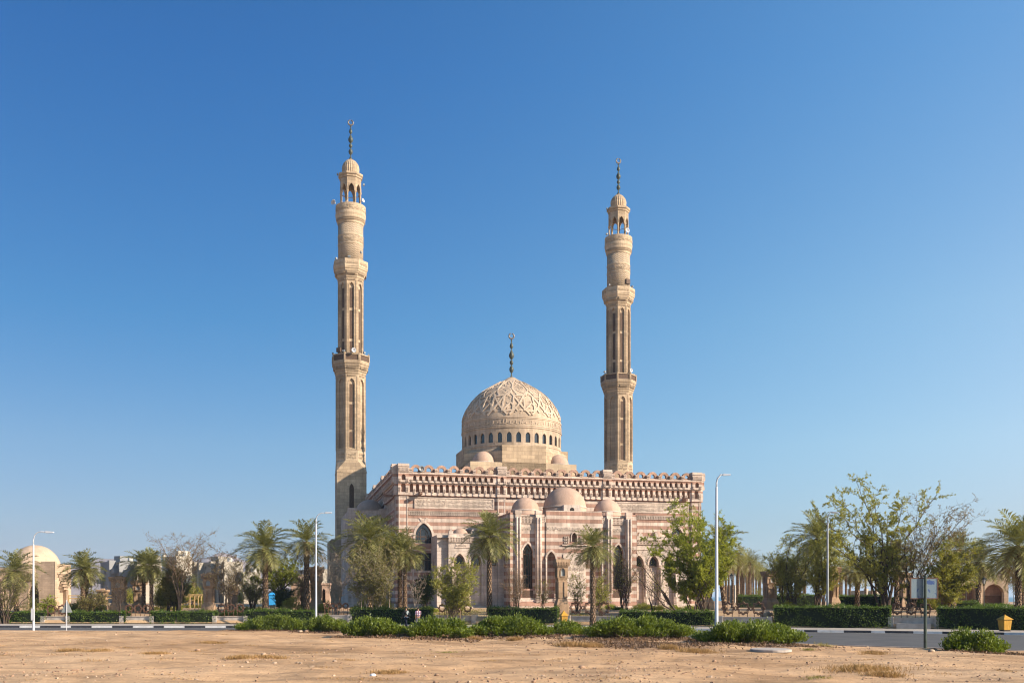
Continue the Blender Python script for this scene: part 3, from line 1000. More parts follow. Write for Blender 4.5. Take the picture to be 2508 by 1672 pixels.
# rain spouts on the front
for s in (2.6, W_ - 2.4, 12.9, 26.0):
    if s in (2.6, W_ - 2.4):
        sp = MB(); sp.fbox(FF, s - 0.11, s + 0.11, 14.66, 14.84, 0.2, 1.5); sp.fbox(FF, s - 0.15, s - 0.11, 14.62, 14.98, 0.2, 1.5); sp.fbox(FF, s + 0.11, s + 0.15, 14.62, 14.98, 0.2, 1.5)
        sp.build('rain_spout', M['niche'], mosque)
sp = MB(); sp.fbox(FL, D_ - 2.6, D_ - 2.3, 14.62, 14.9, 0.2, 1.4); sp.build('rain_spout', M['niche'], mosque)

# ---- tall domed bay in the middle of the front ------------------------------------------------
BU0, BU1, BV, BH = 11.8, 27.0, -8.0, 12.35
FC = plane_frame((BU0, BV, 0), (1, 0, 0), (0, -1, 0))
c = (BU1 - BU0) / 2
LB = BU1 - BU0
block, colon, slab = MB(), MB(), MB()


def toothed_base(F, s, z0, z1, o):
    rows = 4; h = (z1 - z0) / rows
    for r in range(rows):
        for k in range(3):
            a = s - 0.27 + k * 0.19
            trim.fbox(F, a, a + 0.11, z0 + h * r, z0 + h * r + h * 0.62, o, o + 0.16)


for sg in (-1, 1):
    # bay with the tall pointed window
    a, b = sorted((c + sg * 4.6, c + sg * 6.3)); m = (a + b) / 2
    block.arch(FC, a, b, 2.25, BH - 0.35, m, 0.62, 3.5, 7.45, 8.65, 0.45, -0.28, None, 7)
    win_arch(mosque, FC, m, 0.62, 3.5, 7.45, 8.65, -0.68)
    block.rect(FC, a, b, ZB, 2.25, -0.1)
    trim.archband(FC, m, 0.62, 7.0, 7.45, 8.65, 0.2, -0.28, -0.2, 7)
    lat.rect(FC, m - 0.62, m + 0.62, 2.5, 3.3, -0.26)
    teeth(trim, FC, a, b, 10.95, 11.75, -0.28, -0.08, 3, 0.17)
    carve.fbox(FC, a, b, 10.15, 10.65, -0.28, -0.24); script_relief(carve, FC, a + 0.05, b - 0.05, 10.18, 10.62, -0.24, 5 + sg, 1.4)
    # piers either side
    for p0 in ((3.9, 4.6), (6.3, 7.0)):
        a, b = sorted((c + sg * p0[0], c + sg * p0[1]))
        block.m = 1; block.fbox(FC, a, b, 3.1, BH + 0.05, -0.4, 0.12)
        block.m = 0; block.fbox(FC, a, b, ZB, 3.1, -0.4, 0.02)
        for q in (a + 0.17, b - 0.17):
            cl = MB(); cl.smooth = True; cl.lathe([(0.10, 3.05), (0.10, 11.6)], 10, *FC(q, 0, 0.18).xy); cl.build('colonnette', M['pale'], mosque)
        toothed_base(FC, (a + b) / 2, 1.9, 3.05, 0.02)
        trim.fbox(FC, a - 0.03, b + 0.03, 12.0, 12.4, -0.38, 0.16)
    # corner returns
    a, b = sorted((c + sg * 7.0, c + sg * 7.6))
    block.rect(FC, a, b, ZB, BH - 0.2, -0.02)
    a, b = sorted((c + sg * 3.35, c + sg * 3.9))
    block.rect(FC, a, b, ZB, BH - 0.35, -0.12)
    teeth(trim, FC, a, b, 11.1, 11.75, -0.12, 0.0, 3, 0.17)
    # niche in the centre bay
    m = c + sg * 2.75
    a, b = sorted((c + sg * 2.0, c + sg * 3.35))
    block.arch(FC, a, b, ZB, BH + 0.1, m, 0.5, 2.3, 6.9, 7.75, 0.75, 0.0, void if False else block, 7)
    trim.archband(FC, m, 0.5, 2.3, 6.9, 7.75, 0.2, 0.0, 0.07, 7)
    for q in (m - 0.62, m + 0.62):
        cl = MB(); cl.smooth = True; cl.lathe([(0.10, 3.0), (0.10, 6.9)], 10, *FC(q, 0, 0.1).xy); cl.build('colonnette', M['pale'], mosque)
    toothed_base(FC, m - 0.62, 1.9, 3.0, 0.0); toothed_base(FC, m + 0.62, 1.9, 3.0, 0.0)
block.rect(FC, c - 2.0, c + 2.0, ZB, 8.4, 0.0)
block.arch(FC, c - 2.0, c + 2.0, 8.4, BH + 0.1, c, 0.3, 8.9, 9.5, 9.95, 0.5, 0.0, niche, 5)
trim.archband(FC, c, 0.3, 8.9, 9.5, 9.95, 0.12, 0.0, 0.1)
for s in (-1, 1):
    for r in range(3):
        for k in range(3):
            q = c + s * (0.75 + k * 0.2)
            trim.fbox(FC, q - 0.06, q + 0.06, 8.7 + r * 0.3, 8.9 + r * 0.3, 0, 0.22 - 0.04 * k)
trim.fbox(FC, c - 1.5, c + 1.5, 8.45, 8.58, 0, 0.2)
block.fbox(FC, c - 3.35, c + 3.35, 12.0, BH + 0.1, -0.5, 0.0) if False else None
carve.fbox(FC, c - 3.3, c + 3.3, 10.15, 10.65, 0.0, 0.04); script_relief(carve, FC, c - 3.2, c + 3.2, 10.18, 10.62, 0.04, 21, 1.4)
slab.fbox(FC, c - 1.35, c + 1.35, 2.3, 7.45, 0.0, 0.10)
for z0, z1 in ((2.5, 3.4), (3.5, 4.4), (4.5, 5.4), (5.55, 6.1), (6.2, 7.2)):
    script_relief(slab, FC, c - 1.2, c + 1.2, z0, z1, 0.10, int(z0 * 10), 1.3)
trim.fbox(FC, 0, LB, ZB, 1.5, -0.05, 0.32); lg = MB(); lg.fbox(FC, 0.02, LB - 0.02, 1.5, 1.85, -0.1, 0.2); lg.build('ledge', M['red'], mosque)
# side walls, roof
for F, flip in ((plane_frame((BU0, 0, 0), (0, -1, 0), (-1, 0, 0)), 1), (plane_frame((BU1, BV, 0), (0, 1, 0), (1, 0, 0)), 0)):
    block.rect(F, 0, 8, ZB, BH - 0.2, 0.0)
    block.fbox(F, 6.9 if flip else 0.4, 7.6 if flip else 1.1, ZB, BH, 0, 0.18)
    block.fbox(F, 0.05 if flip else 7.2, 0.8 if flip else 7.95, ZB, BH - 0.25, 0, 0.14)
    teeth(trim, F, 1.5, 6.5, 10.95, 11.6, 0.0, 0.15, 3, 0.2)
    trim.fbox(F, 0, 8, ZB, 1.5, 0, 0.3)
    block.arch(F, 2.6, 5.4, 3.2, 9.4, 4.0, 0.5, 3.8, 7.4, 8.5, 0.4, 0.03, niche)
wall.poly([(BU0, BV, BH - 0.6), (BU1, BV, BH - 0.6), (BU1, 0, BH - 0.6), (BU0, 0, BH - 0.6)])
for y0, y1, x0, x1 in ((BV + 0.3, BV + 0.31, 0, 0),):
    pass
block.fbox(FC, c - 3.35, c + 3.35, BH - 0.6, BH + 0.1, -0.5, -0.01)
block.build('entrance_bay', [M['stripe'], M['pale']], mosque)
slab.build('inscription_slab', M['carve'], mosque)


def small_dome(parent, x, y, z, r, drum, name='small_dome', mat='plaster', holes=8, squash=1.0):
    d = MB(); d.smooth = True
    prof = [(r * 1.01, z), (r * 1.01, z + drum)] + [(r * math.cos(t), z + drum + r * squash * math.sin(t)) for t in np.linspace(0, PI / 2 * 0.995, 12)]
    d.lathe(prof, 40, x, y)
    o = d.build(name, M[mat], parent)
    for k in range(holes):
        h = MB()
        F = cyl_frame(x, y, r, ROT * 0 + k * 2 * PI / holes)
        L = [(-0.16, z + 0.06)] + arch_pts(0, 0.16, z + 0.2, z + 0.36, 4)
        lp = L + [(-a, b) for a, b in reversed(L)][1:]
        h.poly([F(a, b, 0.02) for a, b in lp])
        h.build('vent_hole', M['void'], o)
    ring = MB(); ring.smooth = False
    ring.lathe([(r * 1.0, z + drum - 0.02), (r * 1.035, z + drum + 0.0), (r * 1.035, z + drum + 0.1), (r * 0.99, z + drum + 0.14)], 40, x, y, cap=False)
    ring.build('dome_moulding', M['pale_grey'], o)
    return o


bz = BH - 0.62
small_dome(mosque, 19.45, -3.9, bz, 2.55, 1.35)
small_dome(mosque, 14.6, -4.0, bz, 1.66, 0.9)
small_dome(mosque, 24.75, -4.0, bz, 1.66, 0.9)
pb = MB()
for dx, dy in ((0.0, -2.75),):
    pb.box(19.45 - 1.0, 19.45 + 1.0, -7.0, -6.1, bz, bz + 1.5)
pb.build('lantern_block', M['pale_grey'], mosque)
hb = MB(); Fh = plane_frame((19.45, -7.0, 0), (1, 0, 0), (0, -1, 0))
L = [(-0.26, bz + 0.75)] + arch_pts(0, 0.26, bz + 0.95, bz + 1.2, 5); hb.poly([Fh(a, b, 0.015) for a, b in L + [(-a, b) for a, b in reversed(L)][1:]])
hb.build('vent_hole', M['void'], mosque)

# ---- arcaded porches left and right of the middle bay ------------------------------------------------
for mir in (False, True):
    mx = (lambda u: 38.8 - u) if mir else (lambda u: u)

    def frame(o, s, n, mir=mir, mx=mx):
        if not mir: return plane_frame(o, s, n)
        return plane_frame((mx(o[0]), o[1], 0), (-s[0], s[1], 0), (-n[0], n[1], 0))
    FP = frame((4.0, -5.0, 0), (1, 0, 0), (0, -1, 0))          # s = u-4
    pw, back = MB(), MB()
    H = 9.35
    e = 7.8
    pw.fbox(FP, 0.0, 1.25, ZB, H + 0.35, -0.9, -0.55)          # wide corner pier, set back
    pw.rect(FP, 1.25, 1.6, ZB, H, 0.0)
    pw.poly([FP(1.25, ZB, 0), FP(1.25, H, 0), FP(1.25, H, -0.9), FP(1.25, ZB, -0.9)])
    for k in range(3):
        sc = 2.55 + 1.93 * k
        pw.arch(FP, sc - 0.95, sc + 0.98 if k < 2 else e, ZB, H, sc, 0.64, 1.6, 6.45, 7.55, 0.42, 0.0, back, 7)
        trim.archband(FP, sc, 0.64, 6.2, 6.45, 7.55, 0.22, 0.0, 0.09, 8)
        back_z = -0.40
        back.fbox(FP, sc - 0.52, sc + 0.52, 4.2, 5.9, back_z, back_z + 0.05)
        back.fbox(FP, sc - 0.52, sc + 0.52, 2.2, 4.0, back_z, back_z + 0.05)
        g = MB()
        Lp = [(sc - 0.5, 6.25)] + arch_pts(sc, 0.5, 6.55, 7.32, 6); g.poly([FP(a, b, back_z + 0.03) for a, b in Lp + [(2 * sc - a, b) for a, b in reversed(Lp)][1:]])
        ob = g.build('porch_window', M['glass'], mosque)
        f = MB(); f.archband(FP, sc, 0.42, 6.25, 6.55, 7.22, 0.07, back_z + 0.03, back_z + 0.09); f.fbox(FP, sc - 0.5, sc + 0.5, 6.2, 6.28, back_z, back_z + 0.12)
        f.build('window_frame', M['lattice'], ob)
        for s in ((sc - 0.86,) if k else (sc - 0.86,)):
            cc = MB(); x, y = FP(s - 0.02, 0, 0.06).xy
            cc.lathe([(0.13, 2.6), (0.11, 2.8), (0.11, 5.9), (0.16, 6.1), (0.2, 6.3)], 10, x, y)
            cc.build('porch_column', M['pale'], mosque)
            for r in range(4):
                for q in range(3):
                    trim.fbox(FP, s - 0.26 + q * 0.17, s - 0.15 + q * 0.17, 1.6 + r * 0.26, 1.77 + r * 0.26, 0.0, 0.16)
            for r in range(2):
                for q in range(3):
                    trim.fbox(FP, s - 0.26 + q * 0.17, s - 0.15 + q * 0.17, 6.05 + r * 0.2, 6.2 + r * 0.2, 0.0, 0.22)
    trim.fbox(FP, 1.15, e, H, H + 0.12, -0.6, 0.3)
    teeth(trim, FP, 1.2, e, 8.85, H, 0.0, 0.26, 2, 0.19)
    trim.fbox(FP, 2.0, e - 0.4, 8.2, 8.3, 0, 0.07); carve.fbox(FP, 2.1, 3.4, 8.3, 8.7, 0.0, 0.05); script_relief(carve, FP, 2.15, 3.35, 8.33, 8.67, 0.05, 8, 1.2)
    pw.fbox(FP, 1.25, e, H + 0.12, H + 0.5, -0.6, 0.05)
    for s in (1.3, 3.9, 5.9):
        pw.fbox(FP, s, s + 0.5, H + 0.5, H + 0.8, -0.5, -0.05); pw.fbox(FP, s + 0.12, s + 0.38, H + 0.8, H + 1.0, -0.45, -0.1)
    FS = frame((4.0, 0, 0), (0, -1, 0), (-1, 0, 0))
    pw.arch(FS, 0, 4.1, ZB, H, 2.1, 0.5, 2.4, 6.3, 7.3, 0.5, 0.0, niche)
    pw.fbox(FS, 0.0, 3.9, H, H + 0.35, -0.4, 0.0)
    pw.poly([FP(0, H, -0.2), FP(e, H, -0.2), FP(e, H, -5.0), FP(0, H, -5.0)])
    trim.fbox(FP, 0, e, ZB, 1.45, -0.85, 0.25)
    pw.build('porch', M['pale_grey'], mosque, recalc=False)
    back.build('porch_recess', M['pale'], mosque)
    for u in (7.05, 10.4):
        small_dome(mosque, mx(u), -2.5, H, 1.0, 0.28, holes=0)

# ---- domed wing on the shaded left side ------------------------------------------------
FA = plane_frame((-5.0, 11.0, 0), (1, 0, 0), (0, -1, 0)); FA2 = plane_frame((-5.0, 26.0, 0), (0, -1, 0), (-1, 0, 0))
wing = MB()
wing.rect(FA, 0, 5.0, ZB, 13.7, 0); wing.rect(FA2, 0, 15.0, ZB, 13.7, 0)
wing.fbox(FA, -0.1, 1.0, ZB, 13.95, -0.5, 0.2); wing.fbox(FA, 3.9, 4.98, ZB, 13.9, -0.5, 0.2)
wing.arch(FA, 1.5, 3.5, 3.0, 10.0, 2.5, 0.6, 3.6, 8.0, 9.2, 0.4, 0.05, void)
wing.poly([(-5, 11, 13.2), (0, 11, 13.2), (0, 26, 13.2), (-5, 26, 13.2)])
wing.rect(plane_frame((0, 26.0, 0), (-1, 0, 0), (0, 1, 0)), 0, 5, ZB, 13.7, 0)
wing.m = 1; wing.faces(void.v, void.f)
wing.build('side_wing', [M['pale_grey'], M['void']], mosque)
teeth(trim, FA, 1.0, 3.9, 12.3, 13.0, 0, 0.2, 3, 0.2)
small_dome(mosque, -1.95, 15.2, 13.2, 1.9, 0.35)

# ---- roof, platform, octagon, drum, main dome ------------------------------------------------
roof = MB(); roof.poly([(0, 0, 17.2), (W_, 0, 17.2), (W_, D_, 17.2), (0, D_, 17.2)])
DX, DY = 19.05, 22.0
roof.box(DX - 7.5, DX + 7.5, DY - 7.5, DY + 7.5, 17.2, 20.9)
for u, v in ((DX - 7.2, DY - 7.2), (DX + 7.2, DY - 7.2)):
    pass
roof.build('roof', M['tan_light'], mosque)
octa = MB(); octa.lathe([(7.5, 18.0), (7.5, 22.55), (7.05, 22.95)], 8, DX, DY, rot=PI / 8, poly=True)
for k in range(4):
    ca, sa = math.cos(k * PI / 2), math.sin(k * PI / 2)
    Fo = plane_frame((DX + 7.5 * sa - 3.1 * ca, DY - 7.5 * ca - 3.1 * sa, 0), (ca, sa, 0), (sa, -ca, 0))
    octa.fbox(Fo, 0, 6.2, 20.9, 23.3, -1.6, 0.06)
octa.build('octagon', M['tan'], mosque)
for u, v, r in ((13.75, 16.3, 1.62), (24.4, 16.3, 1.5), (13.75, 27.7, 1.6), (24.4, 27.7, 1.6)):
    small_dome(mosque, u, v, 20.9, r, 0.02, holes=0, mat='plaster')
drum = MB(); RD = 7.15; NW = 34; p = 2 * PI * RD / NW
wins = []
for k in range(NW):
    F = cyl_frame(DX, DY, RD, 2 * PI * k / NW)
    drum.arch(F, -p / 2, p / 2, 22.6, 25.8, 0, 0.35, 23.8, 24.7, 25.22, 0.35, 0.0, None, 5)
    a = 2 * PI * k / NW
    if math.sin(a + ROT) < 0.25:
        g = MB(); Lp = [(-0.35, 23.8)] + arch_pts(0, 0.35, 24.7, 25.22, 5)
        g.poly([F(x, z, -0.22) for x, z in Lp + [(-x, z) for x, z in reversed(Lp)][1:]])
        g.build('drum_window', M['glass'], mosque)
    else:
        Lp = [(-0.35, 23.8)] + arch_pts(0, 0.35, 24.7, 25.22, 5)
        drum.poly([F(x, z, -0.22) for x, z in Lp + [(-x, z) for x, z in reversed(Lp)][1:]])
drum.lathe([(RD + 0.01, 25.75), (RD + 0.1, 25.8), (RD + 0.1, 25.97), (RD, 26.03)], 72, DX, DY, cap=False)
drum.lathe([(RD, 23.3), (RD + 0.06, 23.34), (RD + 0.06, 23.48), (RD + 0.005, 23.5)], 72, DX, DY, cap=False)
drum.build('drum', M['dome'], mosque)
PROF = [(7.15, 25.75), (7.15, 26.75), (7.12, 27.5), (6.98, 28.2), (6.72, 28.9), (6.35, 29.6), (5.85, 30.35), (5.2, 31.1), (4.42, 31.8), (3.55, 32.4), (2.7, 32.88), (1.9, 33.3), (1.2, 33.7), (0.62, 34.05), (0.5, 34.15)]
zz = np.array([q[1] for q in PROF]); rr = np.array([q[0] for q in PROF])


def dome_r(z): return float(np.interp(z, zz, rr))


dome = MB(); dome.smooth = True
zs = np.linspace(25.75, 34.15, 52)
dome.lathe([(dome_r(z), z) for z in zs], 96, DX, DY)
dm = dome.build('main_dome', M['dome'], mosque)


def dpt(a, z, o):
    r = dome_r(z); e = 0.05
    dr, dz = dome_r(min(z + e, 34.1)) - dome_r(z - e), 2 * e
    L = math.hypot(dr, dz); n = (dz / L, -dr / L)
    return Vector((DX + (r + n[0] * o) * math.cos(a), DY + (r + n[0] * o) * math.sin(a), z + n[1] * o))


strap = MB()


def band(pts, wd, h=0.13, o=-0.03):
    """a raised strap along (angle, z) points on the dome"""
    pts = [(a, float(np.interp(z, (27.3, 28.45, 28.75, 31.35, 32.2, 32.95, 33.55), (26.05, 27.3, 27.6, 30.4, 31.5, 32.6, 33.4)))) for a, z in pts]
    P = []
    for (a, z), (b, y) in zip(pts, pts[1:]):
        n = max(2, int(math.hypot((b - a) * dome_r((z + y) / 2), y - z) / 0.35))
        P += [(a + (b - a) * k / n, z + (y - z) * k / n) for k in range(n)]
    P.append(pts[-1])
    C = [dpt(a, z, 0) for a, z in P]
    Lo, Hi = [], []
    for i, (a, z) in enumerate(P):
        t = (C[min(i + 1, len(C) - 1)] - C[max(i - 1, 0)]).normalized()
        nrm = (dpt(a, z, 1) - C[i]).normalized()
        s = t.cross(nrm).normalized() * (wd / 2)
        Lo.append((C[i] + s + nrm * o, C[i] - s + nrm * o)); Hi.append((C[i] + s + nrm * h, C[i] - s + nrm * h))
    for i in range(len(C) - 1):
        strap.hexa([Lo[i][0], Lo[i][1], Lo[i + 1][1], Lo[i + 1][0], Hi[i][0], Hi[i][1], Hi[i + 1][1], Hi[i + 1][0]])


NS = 14
for k in range(NS):                       # interlaced star straps
    a = 2 * PI * k / NS; q = 2 * PI / NS
    wd = 0.23
    band([(a + 0.04 * q, 29.3), (a + 0.10 * q, 31.3), (a + 0.62 * q, 31.35), (a + 0.56 * q, 29.25)], wd)
    band([(a + 0.56 * q, 29.25), (a + 0.95 * q, 30.35), (a + 1.28 * q, 29.15)], wd)
    band([(a + 0.04 * q, 29.3), (a - 0.35 * q, 29.2)], wd)
    band([(a + 0.10 * q, 31.3), (a + 0.45 * q, 29.9), (a + 0.80 * q, 28.75)], wd)
    band([(a + 0.62 * q, 31.35), (a + 0.27 * q, 29.9), (a - 0.10 * q, 28.75)], wd)
    band([(a + 0.36 * q, 31.3), (a + 0.05 * q, 32.2), (a - 0.25 * q, 31.35)], 0.2, 0.1)
    band([(a + 0.05 * q, 32.2), (a + 0.05 * q, 32.95), (a + 0.5 * q, 33.55)], 0.17, 0.09)
    band([(a + 0.05 * q, 32.95), (a - 0.4 * q, 33.55)], 0.15, 0.09)
    band([(a + 0.62 * q, 31.35), (a + 0.87 * q, 31.9), (a + 1.10 * q, 31.3)], 0.2, 0.1)
    for j in range(26):                   # small leaf carving between the straps
        b0, z0 = a + rng.uniform(0, 1) * q, rng.uniform(28.9, 31.2)
        b1, z1 = b0 + rng.uniform(-0.12, 0.12) * q, z0 + rng.uniform(-0.3, 0.3)
        band([(b0, z0), (b1, z1), (b1 + rng.uniform(-0.1, 0.1) * q, z1 + rng.uniform(-0.15, 0.25))], 0.12, 0.07)
    for j in range(20):                   # finer carving over the crown of the dome
        b0, z0 = a + rng.uniform(0, 1) * q, rng.uniform(31.45, 33.3)
        b1, z1 = b0 + rng.uniform(-0.25, 0.25) * q, min(33.5, z0 + rng.uniform(-0.2, 0.35))
        band([(b0, z0), (b1, z1), (b1 + rng.uniform(-0.2, 0.2) * q, min(33.5, z1 + rng.uniform(0.0, 0.25)))], 0.10, 0.06)
    for j in range(7):                    # the carved line of writing round the foot
        b0 = a + (j + rng.uniform(0.1, 0.5)) / 7 * q; h = rng.uniform(0.25, 0.6)
        band([(b0, 27.55), (b0 + 0.01, 27.55 + h)], 0.08, 0.06)
        band([(b0, 27.6), (b0 + 0.06 * q, 27.5 + rng.uniform(0, 0.3)), (b0 + 0.12 * q, 27.65)], 0.08, 0.06)
for z in (27.38, 28.3, 28.45):
    band([(2 * PI * k / 60, z) for k in range(61)], 0.10, 0.07)
strap.build('carved_strapwork', M['strap'], dm)


def finial(parent, x, y, z0, h, k=1.0):
    """stacked copper bulbs on a rod; the crescent ring stands on top"""
    f = MB(); f.smooth = True
    B = [(0.30, 0.0), (0.20, 0.03), (0.10, 0.08), (0.10, 0.12), (0.28, 0.155), (0.36, 0.20), (0.30, 0.245), (0.11, 0.285), (0.10, 0.30), (0.25, 0.335), (0.30, 0.365), (0.24, 0.395), (0.10, 0.42),
         (0.10, 0.435), (0.30, 0.47), (0.42, 0.52), (0.36, 0.56), (0.19, 0.62), (0.08, 0.665), (0.08, 0.68), (0.22, 0.71), (0.29, 0.74), (0.22, 0.785), (0.09, 0.83), (0.06, 0.85), (0.13, 0.87), (0.15, 0.882), (0.06, 0.90), (0.05, 0.925)]
    f.lathe([(r * k, z0 + t * h) for r, t in B], 16, x, y)
    o = f.build('finial', M['verdigris'], parent)
    cr = MB(); cr.smooth = True; rc = 0.40 * k; zc = z0 + 0.925 * h + rc * 0.95
    pts, rad = [], []
    for i in range(25):
        t = PI / 2 + 0.16 + (2 * PI - 0.32) * i / 24
        pts.append((x + rc * math.cos(t), y, zc + rc * math.sin(t))); rad.append(0.065 + 0.055 * k * math.sin(PI * i / 24) ** 0.6)
    cr.tube(pts, rad, 8)
    cr.build('crescent', M['crescent'], o)
    return o


finial(dm, DX, DY, 34.1, 6.2, 0.92)

for mm in merlons:
    mm.build('merlon', [M['loop'], M['pale']], mosque)
par.build('parapet', [M['loop'], M['pale']], mosque)
wall.build('wall', M['stripe'], mosque)
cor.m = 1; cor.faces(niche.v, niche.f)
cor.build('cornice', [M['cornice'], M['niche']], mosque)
trim.build('trim', M['pale'], mosque)
carve.build('carved_frieze', M['carve'], mosque)
lat.build('window_lattice', M['lattice'], mosque)
# horn loudspeaker in the first loop of the cresting
sp = MB(); sp.smooth = True
sp.lathe([(0.07, 0), (0.1, 0.2), (0.2, 0.4), (0.34, 0.5), (0.31, 0.5), (0.12, 0.3), (0.02, 0.28)], 16)
o = sp.build('loudspeaker', M['grey_metal'], mosque); o.location = (2.75, -0.35, 17.72); o.rotation_euler = (R(90), 0, 0)


# ================================================================== minarets
def minaret(label, u, v, right):
    X, Y = AX + 0.973 * u - 0.230 * v, AY + 0.230 * u + 0.973 * v
    T = thing('minaret', label, 'minaret', (X, Y, 0), ROT)
    b = 2.25
    # square foot with chamfered shoulders
    foot, inner = MB(), MB()
    foot.box(-3.4, 3.3, -3.4, 3.4, ZB, 11.0); foot.box(-3.1, 3.0, -3.1, 3.1, 11.0, 11.3)
    for k in range(4):
        a = k * PI / 2
        s, n = (math.cos(a), math.sin(a), 0), (math.sin(a), -math.cos(a), 0)
        F = plane_frame((n[0] * b - s[0] * b, n[1] * b - s[1] * b, 0), s, n)
        foot.arch(F, 0, 2 * b, 11.0, 21.8, b, 0.36, 16.1, 19.0, 19.9, 0.35, 0.0, inner)
        foot.archband(F, b, 0.36, 15.9, 19.0, 19.9, 0.22, 0.0, 0.06)
        foot.fbox(F, 0, 2 * b, 21.5, 21.72, 0.0, 0.05)
    ap = 2.22; t = ap * math.tan(PI / 8)
    for k in range(4):
        a = k * PI / 2
        rot = lambda x, y: (x * math.cos(a) - y * math.sin(a), x * math.sin(a) + y * math.cos(a))
        p1, p2 = rot(-b, -b), rot(b, -b)
        q1, q2 = rot(-t, -ap), rot(t, -ap)
        foot.poly([(*p1, 21.8), (*p2, 21.8), (*q2, 23.4), (*q1, 23.4)])
        q3 = rot(-ap, -t)
        foot.poly([(*p1, 21.8), (*q1, 23.4), (*q3, 23.4)])
    Ff = plane_frame((-1.0, -ap - 0.03, 0), (1, 0, 0), (0, -1, 0))
    foot.build('foot', M['tan'], T)
    inner.build('foot_window', M['lattice'], T)

    def shaft(name, ap, z0, z1, blind):
        sh, lat_, bl = MB(), MB(), MB()
        sw = 2 * ap * math.tan(PI / 8)
        for k in range(8):
            a = -PI / 2 + k * PI / 4
            n = (math.cos(a), math.sin(a), 0); s = (-math.sin(a), math.cos(a), 0)
            F = plane_frame((n[0] * ap - s[0] * sw / 2, n[1] * ap - s[1] * sw / 2, 0), s, n)
            zt = z1 - 0.55; H = zt - z0
            isb = blind and k % 2 == 1
            sh.arch(F, 0, sw, z0, z1, sw / 2, sw * 0.25, z0 + 0.35, zt - 1.0, zt - 0.2, 0.22, 0.0, bl)
            sh.archband(F, sw / 2, sw * 0.25, z0 + 0.35, zt - 1.0, zt - 0.2, 0.1, 0.0, 0.045)
            for e in (0.05, sw - 0.13):
                sh.fbox(F, e, e + 0.08, z0 + 0.2, z1 - 0.4, 0.0, 0.05)
            teeth(sh, F, sw * 0.15, sw * 0.85, z1 - 0.42, z1 - 0.2, 0.0, 0.1, 1, 0.12)
            if not isb:
                y0, y1 = z0 + 0.55, zt - 1.05
                for f0, f1 in ((0.0, 0.24), (0.28, 0.68), (0.72, 1.0)):
                    lat_.fbox(F, sw / 2 - sw * 0.155, sw / 2 + sw * 0.155, y0 + (y1 - y0) * f0, y0 + (y1 - y0) * f1, -0.23, -0.17)
        o = sh.build(name, M['tan'], T)
        bl.build('recess', M['tan_light'] if not blind else M['tan'], o)
        lat_.build('slot_window', M['void'] if False else M['lattice'], o)
        return o

    sh = shaft('shaft', 2.2, 24.9, 36.7, True)
    band_ = MB(); band_.lathe([(ap, 23.4), (ap, 24.9)], 8, rot=PI / 8, poly=True)
    Fb = None
    for k in (7, 0, 1):
        a = -PI / 2 + (k if k < 4 else k - 8) * PI / 4
        n = (math.cos(a), math.sin(a), 0); s = (-math.sin(a), math.cos(a), 0)
        F = plane_frame((n[0] * ap - s[0] * 0.8, n[1] * ap - s[1] * 0.8, 0), s, n)
        script_relief(band_, F, 0.05, 1.55, 23.65, 24.15, 0.0, 31 + k, 1.3); script_relief(band_, F, 0.05, 1.55, 24.15, 24.65, 0.0, 41 + k, 1.3)
    band_.build('inscription_band', M['tan_light'], T)

    def corbel(ap0, ap1, z0, z1, n=5):
        P = []
        for k in range(n):
            r0 = ap0 + (ap1 - ap0) * (k + 1) / n; za = z0 + (z1 - z0) * k / n; zb_ = z0 + (z1 - z0) * (k + 1) / n
            P += [(r0 - (ap1 - ap0) / n * 0.4, za), (r0, za + (zb_ - za) * 0.35), (r0, zb_)]
        return P
    # lower balcony
    bc = MB(); bc.lathe(corbel(2.2, 2.78, 36.7, 38.5), 8, rot=PI / 8, poly=True)
    pn = MB(); a2 = 2.78; sw = 2 * a2 * math.tan(PI / 8)
    for k in range(8):
        a = -PI / 2 + k * PI / 4
        n = (math.cos(a), math.sin(a), 0); s = (-math.sin(a), math.cos(a), 0)
        F = plane_frame((n[0] * a2 - s[0] * sw / 2, n[1] * a2 - s[1] * sw / 2, 0), s, n)
        for z0, z1 in ((38.5, 38.68), (39.52, 39.7)):
            bc.fbox(F, 0, sw, z0, z1, -0.22, 0.0)
        bc.fbox(F, -0.04, 0.17, 38.68, 39.78, -0.24, 0.03); bc.fbox(F, sw - 0.17, sw + 0.04, 38.68, 39.78, -0.24, 0.03)
        pn.fbox(F, 0.17, sw - 0.17, 38.68, 39.52, -0.16, -0.1)
        teeth(bc, F, sw * 0.2, sw * 0.8, 37.4, 37.75, -0.3, -0.12, 2, 0.13)
    o = bc.build('balcony', M['tan'], T); pn.build('lattice_panel', M['lattice'], o)
    sh2 = shaft('shaft', 1.87, 38.6, 51.5, False)
    # upper balcony
    bc = MB(); bc.lathe(corbel(1.87, 2.5, 51.5, 53.0), 8, rot=PI / 8, poly=True)
    bc.lathe([(2.5, 53.0), (2.56, 53.02), (2.56, 54.15), (2.3, 54.16), (2.3, 53.2)], 8, rot=PI / 8, poly=True, cap=False)
    a2 = 2.56; sw = 2 * a2 * math.tan(PI / 8)
    for k in range(8):
        a = -PI / 2 + k * PI / 4
        n = (math.cos(a), math.sin(a), 0); s = (-math.sin(a), math.cos(a), 0)
        F = plane_frame((n[0] * a2 - s[0] * sw / 2, n[1] * a2 - s[1] * sw / 2, 0), s, n)
        script_relief(bc, F, 0.15, sw - 0.15, 53.25, 53.95, 0.0, 60 + k, 1.2)
        teeth(bc, F, sw * 0.15, sw * 0.85, 52.0, 52.4, -0.3, -0.15, 2, 0.13)
    bc.build('balcony', M['tan_light'], T)
    rs = MB(); rs.smooth = True
    rs.lathe([(1.93, 53.1), (1.93, 60.0)], 48)
    rs.build('round_shaft', M['chevron'], T)
